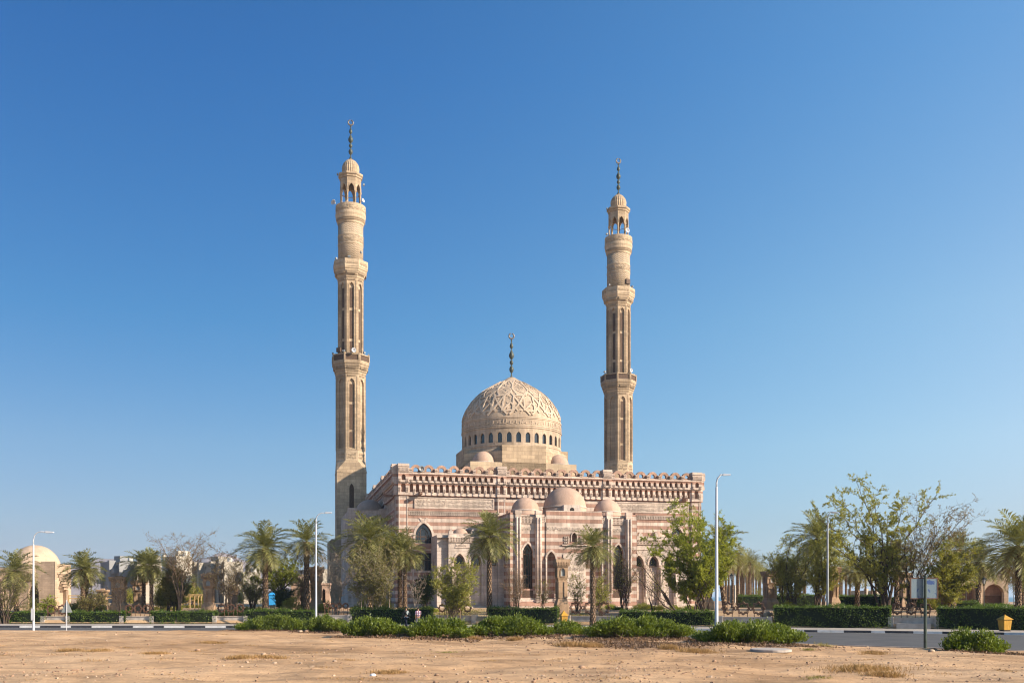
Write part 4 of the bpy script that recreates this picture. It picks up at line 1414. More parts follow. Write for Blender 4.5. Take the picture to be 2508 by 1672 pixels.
    rb = MB()
    rb.lathe([(1.95, 59.9), (2.02, 60.0), (2.02, 60.15), (2.12, 60.35), (2.12, 60.55), (2.26, 60.8), (2.26, 61.0), (2.34, 61.3), (2.34, 61.55), (2.3, 61.6), (2.3, 62.85), (2.1, 62.86), (2.1, 62.5), (0.1, 62.5)], 40)
    rb.lathe([(1.94, 58.0), (1.99, 58.05), (1.99, 58.2), (1.94, 58.25)], 40, cap=False); rb.lathe([(1.94, 56.7), (1.99, 56.75), (1.99, 56.9), (1.94, 56.95)], 40, cap=False)
    F = cyl_frame(0, 0, 2.3, -PI)
    script_relief(rb, F, 0.1, 2.3 * PI, 61.75, 62.7, 0.0, 77, 1.3)
    teeth(rb, cyl_frame(0, 0, 2.12, -PI), 0.1, 2.12 * PI, 60.3, 60.75, 0.0, 0.12, 2, 0.14)
    F = cyl_frame(0, 0, 1.94, -PI)
    script_relief(rb, F, 0.1, 1.94 * PI, 57.0, 58.0, 0.0, 78, 1.5)
    rb.build('ring_balcony', M['tan_light'], T)
    # open lantern
    ln = MB(); ap = 1.55; sw = 2 * ap * math.tan(PI / 8); Rc = ap / math.cos(PI / 8)
    for k in range(8):
        a = -PI / 2 + k * PI / 4
        n = (math.cos(a), math.sin(a), 0); s = (-math.sin(a), math.cos(a), 0)
        F = plane_frame((n[0] * ap - s[0] * sw / 2, n[1] * ap - s[1] * sw / 2, 0), s, n)
        ln.arch(F, 0, sw, 64.9, 67.0, sw / 2, sw * 0.33, 64.9, 65.2, 66.05, 0.22, 0.0, None)
        F2 = plane_frame((n[0] * (ap - 0.22) + s[0] * sw / 2, n[1] * (ap - 0.22) + s[1] * sw / 2, 0), (-s[0], -s[1], 0), (-n[0], -n[1], 0))
        ln.arch(F2, 0, sw, 64.9, 67.0, sw / 2, sw * 0.33, 64.9, 65.2, 66.05, 0.0, 0.0, None)
        ln.archband(F, sw / 2, sw * 0.33, 64.95, 65.2, 66.05, 0.07, 0, 0.05)
        ln.poly([F(0, 64.9, 0), F(sw * 0.17, 64.9, 0), F(sw * 0.17, 64.9, -0.22), F(0, 64.9, -0.22)])
        ln.poly([F(sw * 0.83, 64.9, 0), F(sw, 64.9, 0), F(sw, 64.9, -0.22), F(sw * 0.83, 64.9, -0.22)])
    ln.lathe([(ap, 67.0), (ap + 0.12, 67.1), (ap + 0.12, 67.3), (ap + 0.28, 67.45), (ap + 0.28, 67.75), (1.35, 67.9)], 8, rot=PI / 8, poly=True)
    lo = ln.build('lantern', M['tan'], T)
    for k in range(8):
        a = -PI / 2 + PI / 8 + k * PI / 4
        cl = MB(); cl.lathe([(0.2, 62.5), (0.2, 62.75), (0.13, 62.85), (0.125, 64.6), (0.2, 64.9), (0.2, 65.0)], 10, Rc * 0.93 * math.cos(a), Rc * 0.93 * math.sin(a))
        cl.build('column', M['tan'], lo)
    # ribbed bulb and finial
    rd = MB(); nr = 24; prof = [(1.2, 67.9), (1.24, 68.3), (1.27, 68.8), (1.22, 69.15), (1.08, 69.5), (0.82, 69.85), (0.5, 70.12), (0.28, 70.25), (0.16, 70.45)]
    vs, fs = [], []
    nn = nr * 4
    for r, z in prof:
        for k in range(nn):
            a = 2 * PI * k / nn; q = 1.0 + 0.055 * abs(math.cos(a * nr / 2)) * (1 if r > 0.3 else 0)
            vs.append((r * q * math.cos(a), r * q * math.sin(a), z))
    for i in range(len(prof) - 1):
        for k in range(nn):
            k2 = (k + 1) % nn; fs.append((i * nn + k, i * nn + k2, (i + 1) * nn + k2, (i + 1) * nn + k))
    rd.faces(vs, fs)
    o = rd.build('ribbed_dome', M['tan'], T)
    finial(o, 0, 0, 70.3, 5.7 if right else 5.75, 0.95)
    # horns and flood lamps
    def lamp(name, loc, rot, big=1.0):
        m_ = MB()
        if name == 'loudspeaker':
            m_.smooth = True
            m_.lathe([(0.06, 0), (0.1, 0.25), (0.22, 0.45), (0.36, 0.55), (0.32, 0.55), (0.1, 0.3)], 14)
        else:
            m_.box(-0.2, 0.2, -0.12, 0.12, -0.13, 0.13); m_.box(-0.03, 0.03, -0.03, 0.03, -0.35, -0.13); m_.box(-0.22, 0.22, 0.12, 0.15, -0.15, 0.15)
        q = m_.build(name, M['white_metal'] if name == 'loudspeaker' else M['grey_metal'], T)
        q.location = loc; q.rotation_euler = rot; q.scale = (big,) * 3
    if not right:
        lamp('loudspeaker', (0.15, -2.75, 40.0), (R(90), 0, R(10)), 1.0)
        lamp('loudspeaker', (-2.35, -0.9, 62.9), (R(90), 0, R(-40)), 1.15)
        lamp('loudspeaker', (1.45, -1.3, 63.4), (R(80), 0, R(50)), 0.9)
        pos = [(-2.75, 0.0, 40.1), (2.75, -0.2, 40.1), (-1.25, -2.5, 40.0), (1.95, -1.95, 40.0), (-2.3, -1.0, 54.45), (2.45, 0.1, 54.45), (-0.4, -2.45, 54.45), (1.5, -1.3, 55.6), (-2.0, 0.2, 67.9), (2.05, 0.1, 66.6)]
    else:
        lamp('loudspeaker', (1.0, -2.55, 40.1), (R(90), 0, R(25)), 0.9)
        lamp('loudspeaker', (0.7, -1.5, 63.6), (R(90), 0, R(20)), 1.1)
        pos = [(-2.75, -0.9, 40.1), (2.75, 0.0, 40.1), (-2.2, -1.5, 54.45), (1.9, -1.6, 54.45), (-2.0, 0.0, 67.7), (2.0, 0.3, 67.7), (2.35, 0.2, 63.2), (-2.2, -0.4, 63.3)]
    for q in pos:
        lamp('flood_lamp', q, (0, 0, math.atan2(q[1], q[0]) + PI / 2), 0.9)
    for q, sz in (([(-1.9, -1.35, 40.3), 0.62]) if not right else ((1.0, -1.72, 55.1), 0.75),):
        bx = MB(); bx.box(-0.55, 0.55, -0.3, 0.3, -0.45, 0.6)
        bq = bx.build('equipment_box', M['lattice'], T); bq.location = q; bq.rotation_euler = (0, 0, R(-35) if not right else R(20)); bq.scale = (sz,) * 3
    return T


minaret('taller tan stone minaret standing at the left rear corner of the mosque', -2.8, 38.0, False)
minaret('tan stone minaret rising behind the right part of the mosque roof', 42.1, 41.2, True)

# ================================================================== plants
def nrm(v):
    return v / np.maximum(np.linalg.norm(v, axis=-1, keepdims=True), 1e-9)


def leaf_quads(P, size, asp, rg, up=0.3, dirs=None, spread=1.0):
    """rhombic leaves at P, long axis along dirs (jittered)"""
    n = len(P)
    a = rg.normal(0, 1, (n, 3))
    if dirs is not None:
        a = dirs + a * 0.45 * spread
    a[:, 2] += up
    a = nrm(a)
    b = nrm(np.cross(a, rg.normal(0, 1, (n, 3))))
    L = (size * rg.uniform(0.7, 1.3, (n, 1)))
    return np.stack([P - a * L * 0.5, P + b * L * asp * 0.5, P + a * L * 0.5, P - b * L * asp * 0.5], 1)


# ---- hedges and shrubs ------------------------------------------------------------------
def hedge(label, pl, pr, d0, d1, top, foot=None, depth=1.3, group='clipped hedges along the far pavement', dens=260, seed=1):
    """a clipped box hedge between two pixel columns; d0/d1 distance of its ends"""
    rg = np.random.default_rng(seed)
    x0, x1 = X_at(pl, d0), X_at(pr, d1)
    z0 = foot if foot is not None else 0.13
    dm = (d0 + d1) / 2
    H = Z_at(top, dm) - z0
    L = math.hypot(x1 - x0, d1 - d0)
    T = thing('hedge', label, 'hedge', (x0, d0, z0), math.atan2(d1 - d0, x1 - x0), group)
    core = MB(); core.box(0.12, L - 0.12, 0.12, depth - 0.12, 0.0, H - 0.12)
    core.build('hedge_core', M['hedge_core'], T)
    F = []

    def face(n, f):
        F.append(f(rg.uniform(0, 1, n), rg.uniform(0, 1, n), rg.normal(-0.03, 0.075, n)))
    wob = lambda u: 0.07 * np.sin(u * L * 1.1 + seed) + 0.05 * np.sin(u * L * 3.1 + 2 * seed) + 0.03 * np.sin(u * L * 7.3 + 3 * seed)
    face(int(L * H * dens), lambda u, v, o: np.stack([u * L, 0.08 - o + wob(u + v * 0.3), v * H], 1))
    face(int(L * depth * dens * 1.1), lambda u, v, o: np.stack([u * L, v * depth, H - 0.04 + o * 1.3 + wob(u)], 1))
    face(int(H * depth * dens), lambda u, v, o: np.stack([0.06 - o, u * depth, v * H], 1))
    face(int(H * depth * dens), lambda u, v, o: np.stack([L - 0.06 + o, u * depth, v * H], 1))
    face(int(L * H * dens * 0.25), lambda u, v, o: np.stack([u * L, depth - 0.05 + o, v * H], 1))
    P = np.concatenate(F)
    # a few bare thin patches, and stray shoots on top
    keep = np.ones(len(P), bool)
    for k in range(int(L / 1.6)):
        c = rg.uniform(0, L); zc = rg.uniform(0.05, 0.55) * H; r = rg.uniform(0.15, 0.4)
        keep &= ~(((P[:, 0] - c) ** 2 + (P[:, 2] - zc) ** 2 < r * r) & (rg.uniform(0, 1, len(P)) < 0.75))
    P = P[keep]
    n = int(L * 14)
    P = np.concatenate([P, np.stack([rg.uniform(0, L, n), rg.uniform(0, depth, n), H + np.abs(rg.normal(0.04, 0.08, n))], 1)])
    quads('foliage', leaf_quads(P, 0.105, 0.55, rg, up=0.4), M['hedge'], T)
    return T


def shrub(name, label, cat, d, x0, x1, z0, H, depth, seed, mat='bush', leaf=0.11, n_per=150, group=None, twigs=True):
    """a free-growing shrub: upright leafy shoots over a mound of stems"""
    rg = np.random.default_rng(seed)
    W = x1 - x0; cx = (x0 + x1) / 2
    T = thing(name, label, cat, (cx, d, z0), 0, group)
    nl = max(3, int(W / 0.55) + 2)
    lob = []
    for k in range(nl):
        u = (k + rg.uniform(0.2, 0.8)) / nl - 0.5
        env = (1 - (abs(u) * 2) ** 2.5)
        lob.append((u * W * 0.92, rg.uniform(-0.45, 0.45) * depth, rg.uniform(0.30, 0.58), H * (0.34 + 0.66 * env) * rg.uniform(0.78, 1.05)))
    tips, base = [], []
    for (a, b, r, hh) in lob:
        m = int(n_per * (r / 0.5) ** 2 * 0.8)
        th = rg.uniform(0, 2 * PI, m); ph = np.arccos(rg.uniform(-0.15, 1, m))
        k = rg.uniform(0.5, 1.12, m)
        x = a + np.cos(th) * np.sin(ph) * r * 1.3 * k
        y = b + np.sin(th) * np.sin(ph) * r * 1.2 * k
        z = hh * 0.46 + np.cos(ph) * hh * 0.54 * k
        tips.append(np.stack([x, y, np.clip(z, 0.1, None)], 1))
        base.append(np.stack([np.full(m, a), np.full(m, b), np.full(m, 0.1)], 1))
    tips, base = np.concatenate(tips), np.concatenate(base)
    # a skirt of low leafy shoots closes the foot
    m = int(W * 70)
    a_ = rg.uniform(-0.5, 0.5, m) * W; s_ = rg.choice([-1.0, 1.0], m)
    sk = np.stack([a_, s_ * depth * 0.42 * np.sqrt(np.clip(1 - (2 * a_ / W) ** 4, 0, 1)) + rg.normal(0, 0.12, m), rg.uniform(0.10, 0.42, m)], 1)
    tips = np.concatenate([tips, sk]); base = np.concatenate([base, sk * [0.8, 0.4, 0.0]])
    out = nrm(tips - base); out[:, 2] += 0.55; out = nrm(out)
    Q = []
    for j in range(9):                                        # leaves up each shoot
        t = (j / 8.0) * 0.26
        off = rg.normal(0, 0.045, tips.shape)
        Q.append(leaf_quads(tips - out * (0.24 - t) + off, leaf, 0.46, rg, up=0.35, dirs=out))
    quads('foliage', np.concatenate(Q), M[mat], T)
    if twigs:
        tw = MB()
        for k in range(int(W * 9)):
            i = rg.integers(len(tips)); e = tips[i]; s = base[i] + rg.normal(0, 0.12, 3) * [1, 1, 0]
            s[2] = -0.05
            mid = (s + e) / 2 + rg.normal(0, 0.08, 3)
            tw.tube([s, mid, e], [0.016, 0.012, 0.005], 4, cap=False)
        tw.build('stems', M['twig'], T)
    return T


for i, ((l, r, t, f, lab), (d, x0, x1)) in enumerate(zip(BUSHES, BPOS)):
    z0 = float(sand_z((x0 + x1) / 2, d)) - 0.05
    H = Z_at(t, d) - z0
    shrub('shrub', lab, 'shrub', d, x0 + 0.05, x1 - 0.05, z0, H * 1.12, 2.0 if i < 8 else 1.4, 40 + i, n_per=330, group='green shrubs on the sand bank by the road')


# ---- broadleaf trees ------------------------------------------------------------------
def tree(label, base_px, d, targets, leafm, bark='bark', leaves=9, leaf=0.13, n_sub=11, n_twig=6, depth=None, trunk_r=0.13, seed=1, fork=0.0,
         stems=1, tw_len=0.5, name='tree', cat='tree', bare=0.0, sub_len=(0.16, 0.36), group=None, base_spread=0.25, leaf_asp=0.5, curve=0.5, t_from=0.3):
    """limbs reach for measured crown points; side branches and twigs carry small separate leaves"""
    rg = np.random.default_rng(seed); rnd = random.Random(seed)
    b = gpt(base_px, d)
    T = thing(name, label, cat, b, 0, group)
    xs = [X_at(px, d) - b.x for px, py in targets]
    dp = depth if depth else 0.42 * (max(xs) - min(xs) + 0.5)
    tr = MB(); tr.smooth = True
    P, D = [], []
    tw = []
    for i, (px, py) in enumerate(targets):
        tip = Vector((X_at(px, d) - b.x, rnd.uniform(-dp, dp), Z_at(py, d) - b.z))
        s0 = Vector((rnd.uniform(-1, 1) * base_spread, rnd.uniform(-1, 1) * base_spread, -0.08)) if stems > 1 else Vector((rnd.uniform(-.03, .03), rnd.uniform(-.03, .03), -0.08))
        L = (tip - s0).length
        f = Vector((s0.x + tip.x * 0.05, s0.y, max(0.05, fork * tip.z)))
        ctrl = f + Vector(((tip.x - f.x) * (0.5 - curve * 0.5) , (tip.y - f.y) * 0.2, (tip.z - f.z) * (0.5 + curve * 0.22)))
        pts = [s0]
        n = 9
        for k in range(n + 1):
            t = k / n
            p = f * (1 - t) ** 2 + ctrl * 2 * t * (1 - t) + tip * t * t
            j = 0.035 * L * (t * (1 - t) * 2)
            pts.append(p + Vector((rnd.gauss(0, j), rnd.gauss(0, j), rnd.gauss(0, j * 0.6))))
        r0 = trunk_r * (0.75 + 0.5 * rnd.random()) * (0.75 if stems > 1 else 1)
        rad = [r0 * (1 - 0.86 * (k / (n + 1)) ** 0.8) for k in range(n + 2)]
        tr.tube(pts, rad, 6, cap=False)
        for s in range(n_sub):
            t = t_from + (1 - t_from) * (s + rnd.random()) / n_sub
            q = t * n; k = min(int(q), n - 1); p = pts[k + 1].lerp(pts[k + 2], q - k)
            tang = (pts[k + 2] - pts[k + 1]).normalized()
            az = rnd.uniform(0, 2 * PI)
            side = Vector((math.cos(az), math.sin(az), rnd.uniform(-0.15, 0.7)))
            dr = (tang * 0.8 + side * 0.9).normalized()
            sl = L * rnd.uniform(*sub_len) * (1.15 - 0.5 * t)
            e = p + dr * sl + Vector((0, 0, -0.06 * sl))
            m = p.lerp(e, 0.5) + Vector((rnd.gauss(0, .06), rnd.gauss(0, .06), 0.08)) * sl
            rr = max(0.008, rad[k + 1] * 0.42)
            tr.tube([p, m, e], [rr, rr * 0.65, rr * 0.3], 4, cap=False)
            for w_ in range(n_twig):
                u = 0.2 + 0.8 * (w_ + rnd.random()) / n_twig
                a = (p.lerp(m, u * 2) if u < 0.5 else m.lerp(e, u * 2 - 1))
                dv = (dr * 0.8 + Vector((rnd.gauss(0, 1), rnd.gauss(0, 1), rnd.gauss(0.15, 0.8)))).normalized()
                tl = tw_len * rnd.uniform(0.5, 1.3)
                c2 = a + dv * tl
                tw.append((a, c2, dv))
    for (a, c2, dv) in tw:
        tr.tube([a, c2], [0.009, 0.004], 3, cap=False)
    tr.build('trunk', M[bark], T)
    if leaves:
        A = np.array([list(a) for a, _, _ in tw]); B = np.array([list(c) for _, c, _ in tw]); V = np.array([list(v) for _, _, v in tw])
        if bare > 0:
            k = rg.uniform(0, 1, len(A)) > bare
            A, B, V = A[k], B[k], V[k]
        t = rg.uniform(0.1, 1.08, (len(A), leaves, 1))
        P = (A[:, None] + (B - A)[:, None] * t + rg.normal(0, 0.055, (len(A), leaves, 3))).reshape(-1, 3)
        Dv = np.repeat(V, leaves, 0)
        if len(P):
            quads('crown', leaf_quads(P, leaf, leaf_asp, rg, up=0.1, dirs=Dv, spread=1.6), M[leafm], T)
    return T


def ell(x0, y0, x1, y1, n, seed, fill=0.55):
    """n crown points inside an upright ellipse given in photo pixels"""
    r = random.Random(seed); out = []
    cx, cy, a, b = (x0 + x1) / 2, (y0 + y1) / 2, (x1 - x0) / 2, (y1 - y0) / 2
    for k in range(n):
        t = 2 * PI * (k + r.random() * 0.6) / n
        q = r.uniform(fill, 0.97)
        out.append((cx + a * q * math.cos(t), cy + b * q * math.sin(t)))
    return out


# the big right-hand trees
tree('tallest wide loose tree with long bare limbs arching left of the sign board', 2176, 92,
     [(2098, 1186), (2070, 1212), (2150, 1200), (2030, 1232), (1996, 1262), (2285, 1212), (2232, 1222), (2110, 1262), (2050, 1300), (2190, 1260), (2140, 1320), (2230, 1290), (2010, 1330), (2085, 1365), (2180, 1350), (2215, 1380), (2120, 1400)],
     'leaf_olive', 'bark_dark', leaves=25, leaf=0.14, n_sub=13, n_twig=8, trunk_r=0.15, seed=11, stems=3, base_spread=0.35, tw_len=0.6, depth=3.2, bare=0.1, sub_len=(0.14, 0.3))
tree('half bare brown twiggy tree standing behind the right side of the sign board', 2226, 90,
     [(2380, 1272), (2350, 1262), (2325, 1250), (2290, 1270), (2262, 1245), (2340, 1310), (2300, 1320), (2262, 1310), (2372, 1330), (2240, 1350), (2320, 1360), (2215, 1330)],
     'leaf_brown', 'bark_dark', leaves=10, leaf=0.12, n_sub=14, n_twig=9, trunk_r=0.11, seed=12, stems=3, tw_len=0.65, depth=2.6, bare=0.4, sub_len=(0.18, 0.36))
tree('yellow green drooping tree just right of the sign board', 2315, 88,
     ell(2240, 1350, 2390, 1470, 12, 3, 0.3) + [(2290, 1345), (2330, 1335), (2370, 1350)], 'leaf_lime', 'bark', leaves=20, leaf=0.14, n_sub=12, n_twig=8, trunk_r=0.09, seed=13, stems=3, depth=2.0, bare=0.1)
tree('tangled brown green thorny tree left of the rightmost tall lamp', 1935, 96,
     ell(1875, 1335, 1995, 1440, 13, 5, 0.3) + [(1880, 1375), (1930, 1322), (1965, 1328), (1985, 1350)], 'leaf_olive', 'bark_dark', leaves=13, leaf=0.13, n_sub=13, n_twig=8, trunk_r=0.11, seed=14, stems=5, base_spread=0.6, depth=2.4, bare=0.2)
tree('dark tangled tree directly behind the rightmost tall lamp', 2010, 97,
     ell(1975, 1300, 2062, 1430, 12, 6, 0.3), 'leaf_olive', 'bark_dark', leaves=16, leaf=0.13, n_sub=12, n_twig=8, trunk_r=0.1, seed=15, stems=4, base_spread=0.5, depth=2.0)
# the lush green tree at the right corner of the mosque
tree('lush light green tree in front of the right corner of the mosque', 1708, 88,
     [(1640, 1262), (1690, 1285), (1742, 1275), (1775, 1300), (1790, 1330), (1612, 1325), (1605, 1360), (1650, 1310), (1700, 1320), (1740, 1340), (1660, 1365), (1700, 1385), (1745, 1385), (1780, 1375), (1630, 1400), (1675, 1430), (1720, 1430), (1762, 1420)],
     'leaf_green', 'bark_dark', leaves=32, leaf=0.13, n_sub=14, n_twig=9, trunk_r=0.10, seed=21, stems=5, base_spread=1.1, depth=2.3, tw_len=0.55, sub_len=(0.18, 0.36))
tree('long leaning dark bare branch tree left of the lush green tree', 1668, 86,
     [(1560, 1345), (1585, 1375), (1545, 1390), (1600, 1400), (1575, 1430)], 'leaf_olive', 'bark_dark', leaves=3, leaf=0.10, n_sub=9, n_twig=5, trunk_r=0.09, seed=22, depth=1.0, bare=0.6, curve=-0.2)
tree('small dark bare tree in front of the right tall pointed window of the entrance bay', 1530, 92,
     ell(1487, 1355, 1560, 1440, 9, 8, 0.4) + [(1500, 1350), (1545, 1360)], 'leaf_olive', 'bark_dark', leaves=3, leaf=0.09, n_sub=10, n_twig=7, trunk_r=0.075, seed=23, stems=3, depth=1.2, bare=0.55, fork=0.1)
tree('thin dark bare tree before the right porch arches', 1597, 92,
     [(1555, 1400), (1600, 1405), (1640, 1395), (1575, 1390), (1625, 1430)], 'leaf_olive', 'bark_dark', leaves=2, leaf=0.09, n_sub=8, n_twig=5, trunk_r=0.06, seed=24, stems=2, depth=0.8, bare=0.6)
tree('slender green sapling beside the lamp pillar in front of the inscription slab', 1412, 94,
     ell(1385, 1385, 1440, 1470, 8, 9, 0.3), 'leaf_olive', 'bark_dark', leaves=7, leaf=0.10, n_sub=8, n_twig=5, trunk_r=0.04, seed=25, depth=0.8, bare=0.2)
tree('small green tree growing against the trunk of the palm before the entrance bay', 1470, 86,
     ell(1440, 1400, 1492, 1480, 9, 19, 0.3), 'leaf_olive', 'bark_dark', leaves=8, leaf=0.11, n_sub=8, n_twig=5, trunk_r=0.05, seed=26, depth=0.8, stems=2)
tree('pale brown leafless bushy tree below the left tall pointed window of the entrance bay', 1262, 95,
     ell(1228, 1375, 1292, 1470, 11, 10, 0.4), 'leaf_brown', 'twig', leaves=2, leaf=0.08, n_sub=11, n_twig=8, trunk_r=0.05, seed=27, stems=5, base_spread=0.4, depth=1.1, bare=0.5)
tree('thin half bare sapling left of the stone lamp pillar', 1328, 94,
     ell(1312, 1418, 1356, 1470, 6, 12, 0.3), 'leaf_lime', 'twig', leaves=5, leaf=0.10, n_sub=7, n_twig=5, trunk_r=0.04, seed=28, depth=0.6, bare=0.4)
# trees in front of the left part of the mosque
tree('round olive green low tree in front of the left porch of the mosque', 1113, 86,
     ell(1055, 1385, 1172, 1480, 15, 13, 0.3) + [(1120, 1378), (1160, 1395), (1075, 1400)], 'leaf_olive', 'bark', leaves=14, leaf=0.125, n_sub=12, n_twig=7, trunk_r=0.07, seed=31, stems=6, base_spread=0.5, depth=2.0, bare=0.12, tw_len=0.5)
tree('feathery olive tree with many pale stems under the palms left of the mosque front', 915, 90,
     ell(855, 1345, 975, 1460, 18, 14, 0.25) + [(880, 1345), (930, 1338), (965, 1360)], 'leaf_grey', 'bark_pale', leaves=11, leaf=0.13, n_sub=13, n_twig=8, trunk_r=0.05, seed=32, stems=8, base_spread=1.4, depth=2.2, bare=0.15, tw_len=0.6)
tree('dark small leaved tree between the twin palms and the left porch', 1040, 95,
     ell(1012, 1395, 1070, 1475, 9, 15, 0.3), 'leaf_dark', 'bark_dark', leaves=13, leaf=0.13, n_sub=9, n_twig=6, trunk_r=0.06, seed=33, stems=3, depth=1.3)
tree('white stemmed leafless sapling behind the person in the checked shirt', 1017, 89,
     [(998, 1410), (1032, 1418), (1008, 1430), (1026, 1400), (1040, 1440)], 'leaf_brown', 'bark_pale', leaves=1, leaf=0.07, n_sub=6, n_twig=4, trunk_r=0.035, seed=34, depth=0.5, bare=0.7)
tree('bare pale limbed tree in front of the shaded foot of the left minaret', 822, 92,
     [(782, 1375), (800, 1360), (835, 1368), (858, 1372), (845, 1345), (870, 1400), (775, 1400), (815, 1400), (850, 1410)], 'leaf_brown', 'bark_pale', leaves=2, leaf=0.08, n_sub=10, n_twig=7, trunk_r=0.075, seed=35, stems=3, depth=1.3, bare=0.5, tw_len=0.6)
tree('bare twiggy crown spreading round the trunk of the palm by the second lamp', 745, 97,
     ell(706, 1338, 800, 1420, 10, 16, 0.45), 'leaf_brown', 'twig', leaves=1, leaf=0.08, n_sub=10, n_twig=7, trunk_r=0.06, seed=36, stems=3, depth=1.4, bare=0.6)
tree('flat topped bright green tree left of the second lamp', 685, 101,
     [(655, 1400), (675, 1385), (700, 1378), (725, 1390), (735, 1408), (665, 1415), (705, 1402), (690, 1425), (640, 1420)], 'leaf_green', 'bark_dark', leaves=15, leaf=0.16, n_sub=11, n_twig=7, trunk_r=0.09, seed=37, depth=2.0, fork=0.35)
tree('dark dense shrubby tree under the flat topped green tree', 690, 98,
     ell(672, 1440, 712, 1482, 8, 17, 0.3), 'leaf_dark', 'bark_dark', leaves=14, leaf=0.13, n_sub=8, n_twig=6, trunk_r=0.05, seed=38, stems=3, depth=0.9)
tree('grey olive tree beside the left one of the two tall palms', 618, 99,
     ell(585, 1395, 665, 1470, 12, 18, 0.3), 'leaf_grey', 'bark_dark', leaves=8, leaf=0.12, n_sub=10, n_twig=6, trunk_r=0.08, seed=39, stems=3, depth=1.6, bare=0.2)
tree('dark leafless bushy tree right of the stone lamp pillar with pale niche', 553, 93,
     [(530, 1345), (548, 1360), (575, 1365), (600, 1372), (520, 1375), (560, 1390), (585, 1400), (535, 1400), (605, 1400), (515, 1410), (565, 1420)], 'leaf_brown', 'bark_dark', leaves=6, leaf=0.10, n_sub=13, n_twig=9, trunk_r=0.07, seed=40, stems=6, base_spread=0.5, depth=1.4, bare=0.35)
tree('tall half bare tree with a grey green lower crown in the left third', 440, 95,
     [(395, 1325), (420, 1318), (455, 1330), (480, 1340), (510, 1322), (500, 1360), (470, 1365), (430, 1355), (410, 1375)], 'leaf_brown', 'twig', leaves=5, leaf=0.10, n_sub=15, n_twig=8, trunk_r=0.065, seed=41, depth=2.2, fork=0.2, bare=0.25, tw_len=0.6)
tree('dense grey green tree below the tall half bare tree', 425, 97,
     ell(390, 1385, 470, 1470, 14, 20, 0.25), 'leaf_grey', 'bark_dark', leaves=17, leaf=0.13, n_sub=13, n_twig=8, trunk_r=0.08, seed=42, stems=5, base_spread=0.6, depth=1.7)
tree('light green bushy tree right of the twin palms in the left third', 395, 100,
     ell(372, 1425, 430, 1485, 9, 22, 0.3), 'leaf_lime', 'bark', leaves=12, leaf=0.13, n_sub=9, n_twig=6, trunk_r=0.06, seed=43, stems=4, depth=1.2)
tree('brown olive thorny tree at the left picture edge', 12, 90,
     [(-30, 1395), (0, 1400), (30, 1412), (70, 1408), (50, 1430), (-10, 1430), (15, 1445), (82, 1440), (40, 1460), (-30, 1450)], 'leaf_grey', 'bark_dark', leaves=8, leaf=0.12, n_sub=10, n_twig=7, trunk_r=0.1, seed=44, stems=3, depth=1.8, bare=0.25)
tree('low dry bush tree in front of the twin palms near the left gatehouse', 228, 95,
     ell(190, 1445, 268, 1485, 11, 23, 0.3), 'leaf_grey', 'bark_dark', leaves=8, leaf=0.11, n_sub=9, n_twig=6, trunk_r=0.05, seed=45, stems=5, base_spread=0.8, depth=1.2)
tree('small leafless tree in front of the broad lamp pillar of the left third', 293, 90,
     [(280, 1425), (300, 1428), (312, 1440), (275, 1445), (290, 1440)], 'leaf_brown', 'bark_dark', leaves=2, leaf=0.08, n_sub=8, n_twig=6, trunk_r=0.04, seed=46, depth=0.6, bare=0.5, fork=0.3)
tree('small bright green young tree behind the ornamental fence by the left gatehouse', 118, 92,
     ell(103, 1462, 132, 1490, 6, 24, 0.3), 'leaf_green', 'bark', leaves=10, leaf=0.13, n_sub=6, n_twig=5, trunk_r=0.04, seed=47, depth=0.5)

# low garden plants
for i, (l, r, t, d, m, lab) in enumerate([
        (1487, 1500, 1474, 100, 'leaf_green', 'small clipped green ball shrub at the foot of the entrance bay'),
        (1503, 1522, 1483, 99, 'leaf_dark', 'low dark green cushion plant before the entrance bay'),
        (1556, 1598, 1473, 99, 'leaf_olive', 'dry grey brown garden shrub below the right porch'),
        (1605, 1622, 1478, 98, 'leaf_lime', 'yellow flowering low shrub below the right porch'),
        (1643, 1662, 1474, 97, 'leaf_green', 'green shrub below the last arch of the right porch'),
        (1682, 1702, 1478, 96, 'leaf_green', 'green shrub between the stems of the lush green tree'),
        (1912, 1945, 1466, 94, 'leaf_lime', 'yellow green loose shrub behind the big hedge'),
        (1030, 1070, 1484, 97, 'leaf_green', 'low rounded green plant behind the end of the hedge by the two people'),
        (537, 600, 1490, 92, 'leaf_dark', 'dark leafy shrub spilling over the fence in the left third'),
        (790, 806, 1462, 97, 'leaf_green', 'pale green shrub at the foot of the second lamp')]):
    b = gpt((l + r) / 2, d)
    shrub('garden_shrub', lab, 'shrub', d, X_at(l, d), X_at(r, d), b.z - 0.03, max(0.35, Z_at(t, d) - b.z), 0.8, 300 + i, mat=m, leaf=0.09, n_per=110, twigs=False)

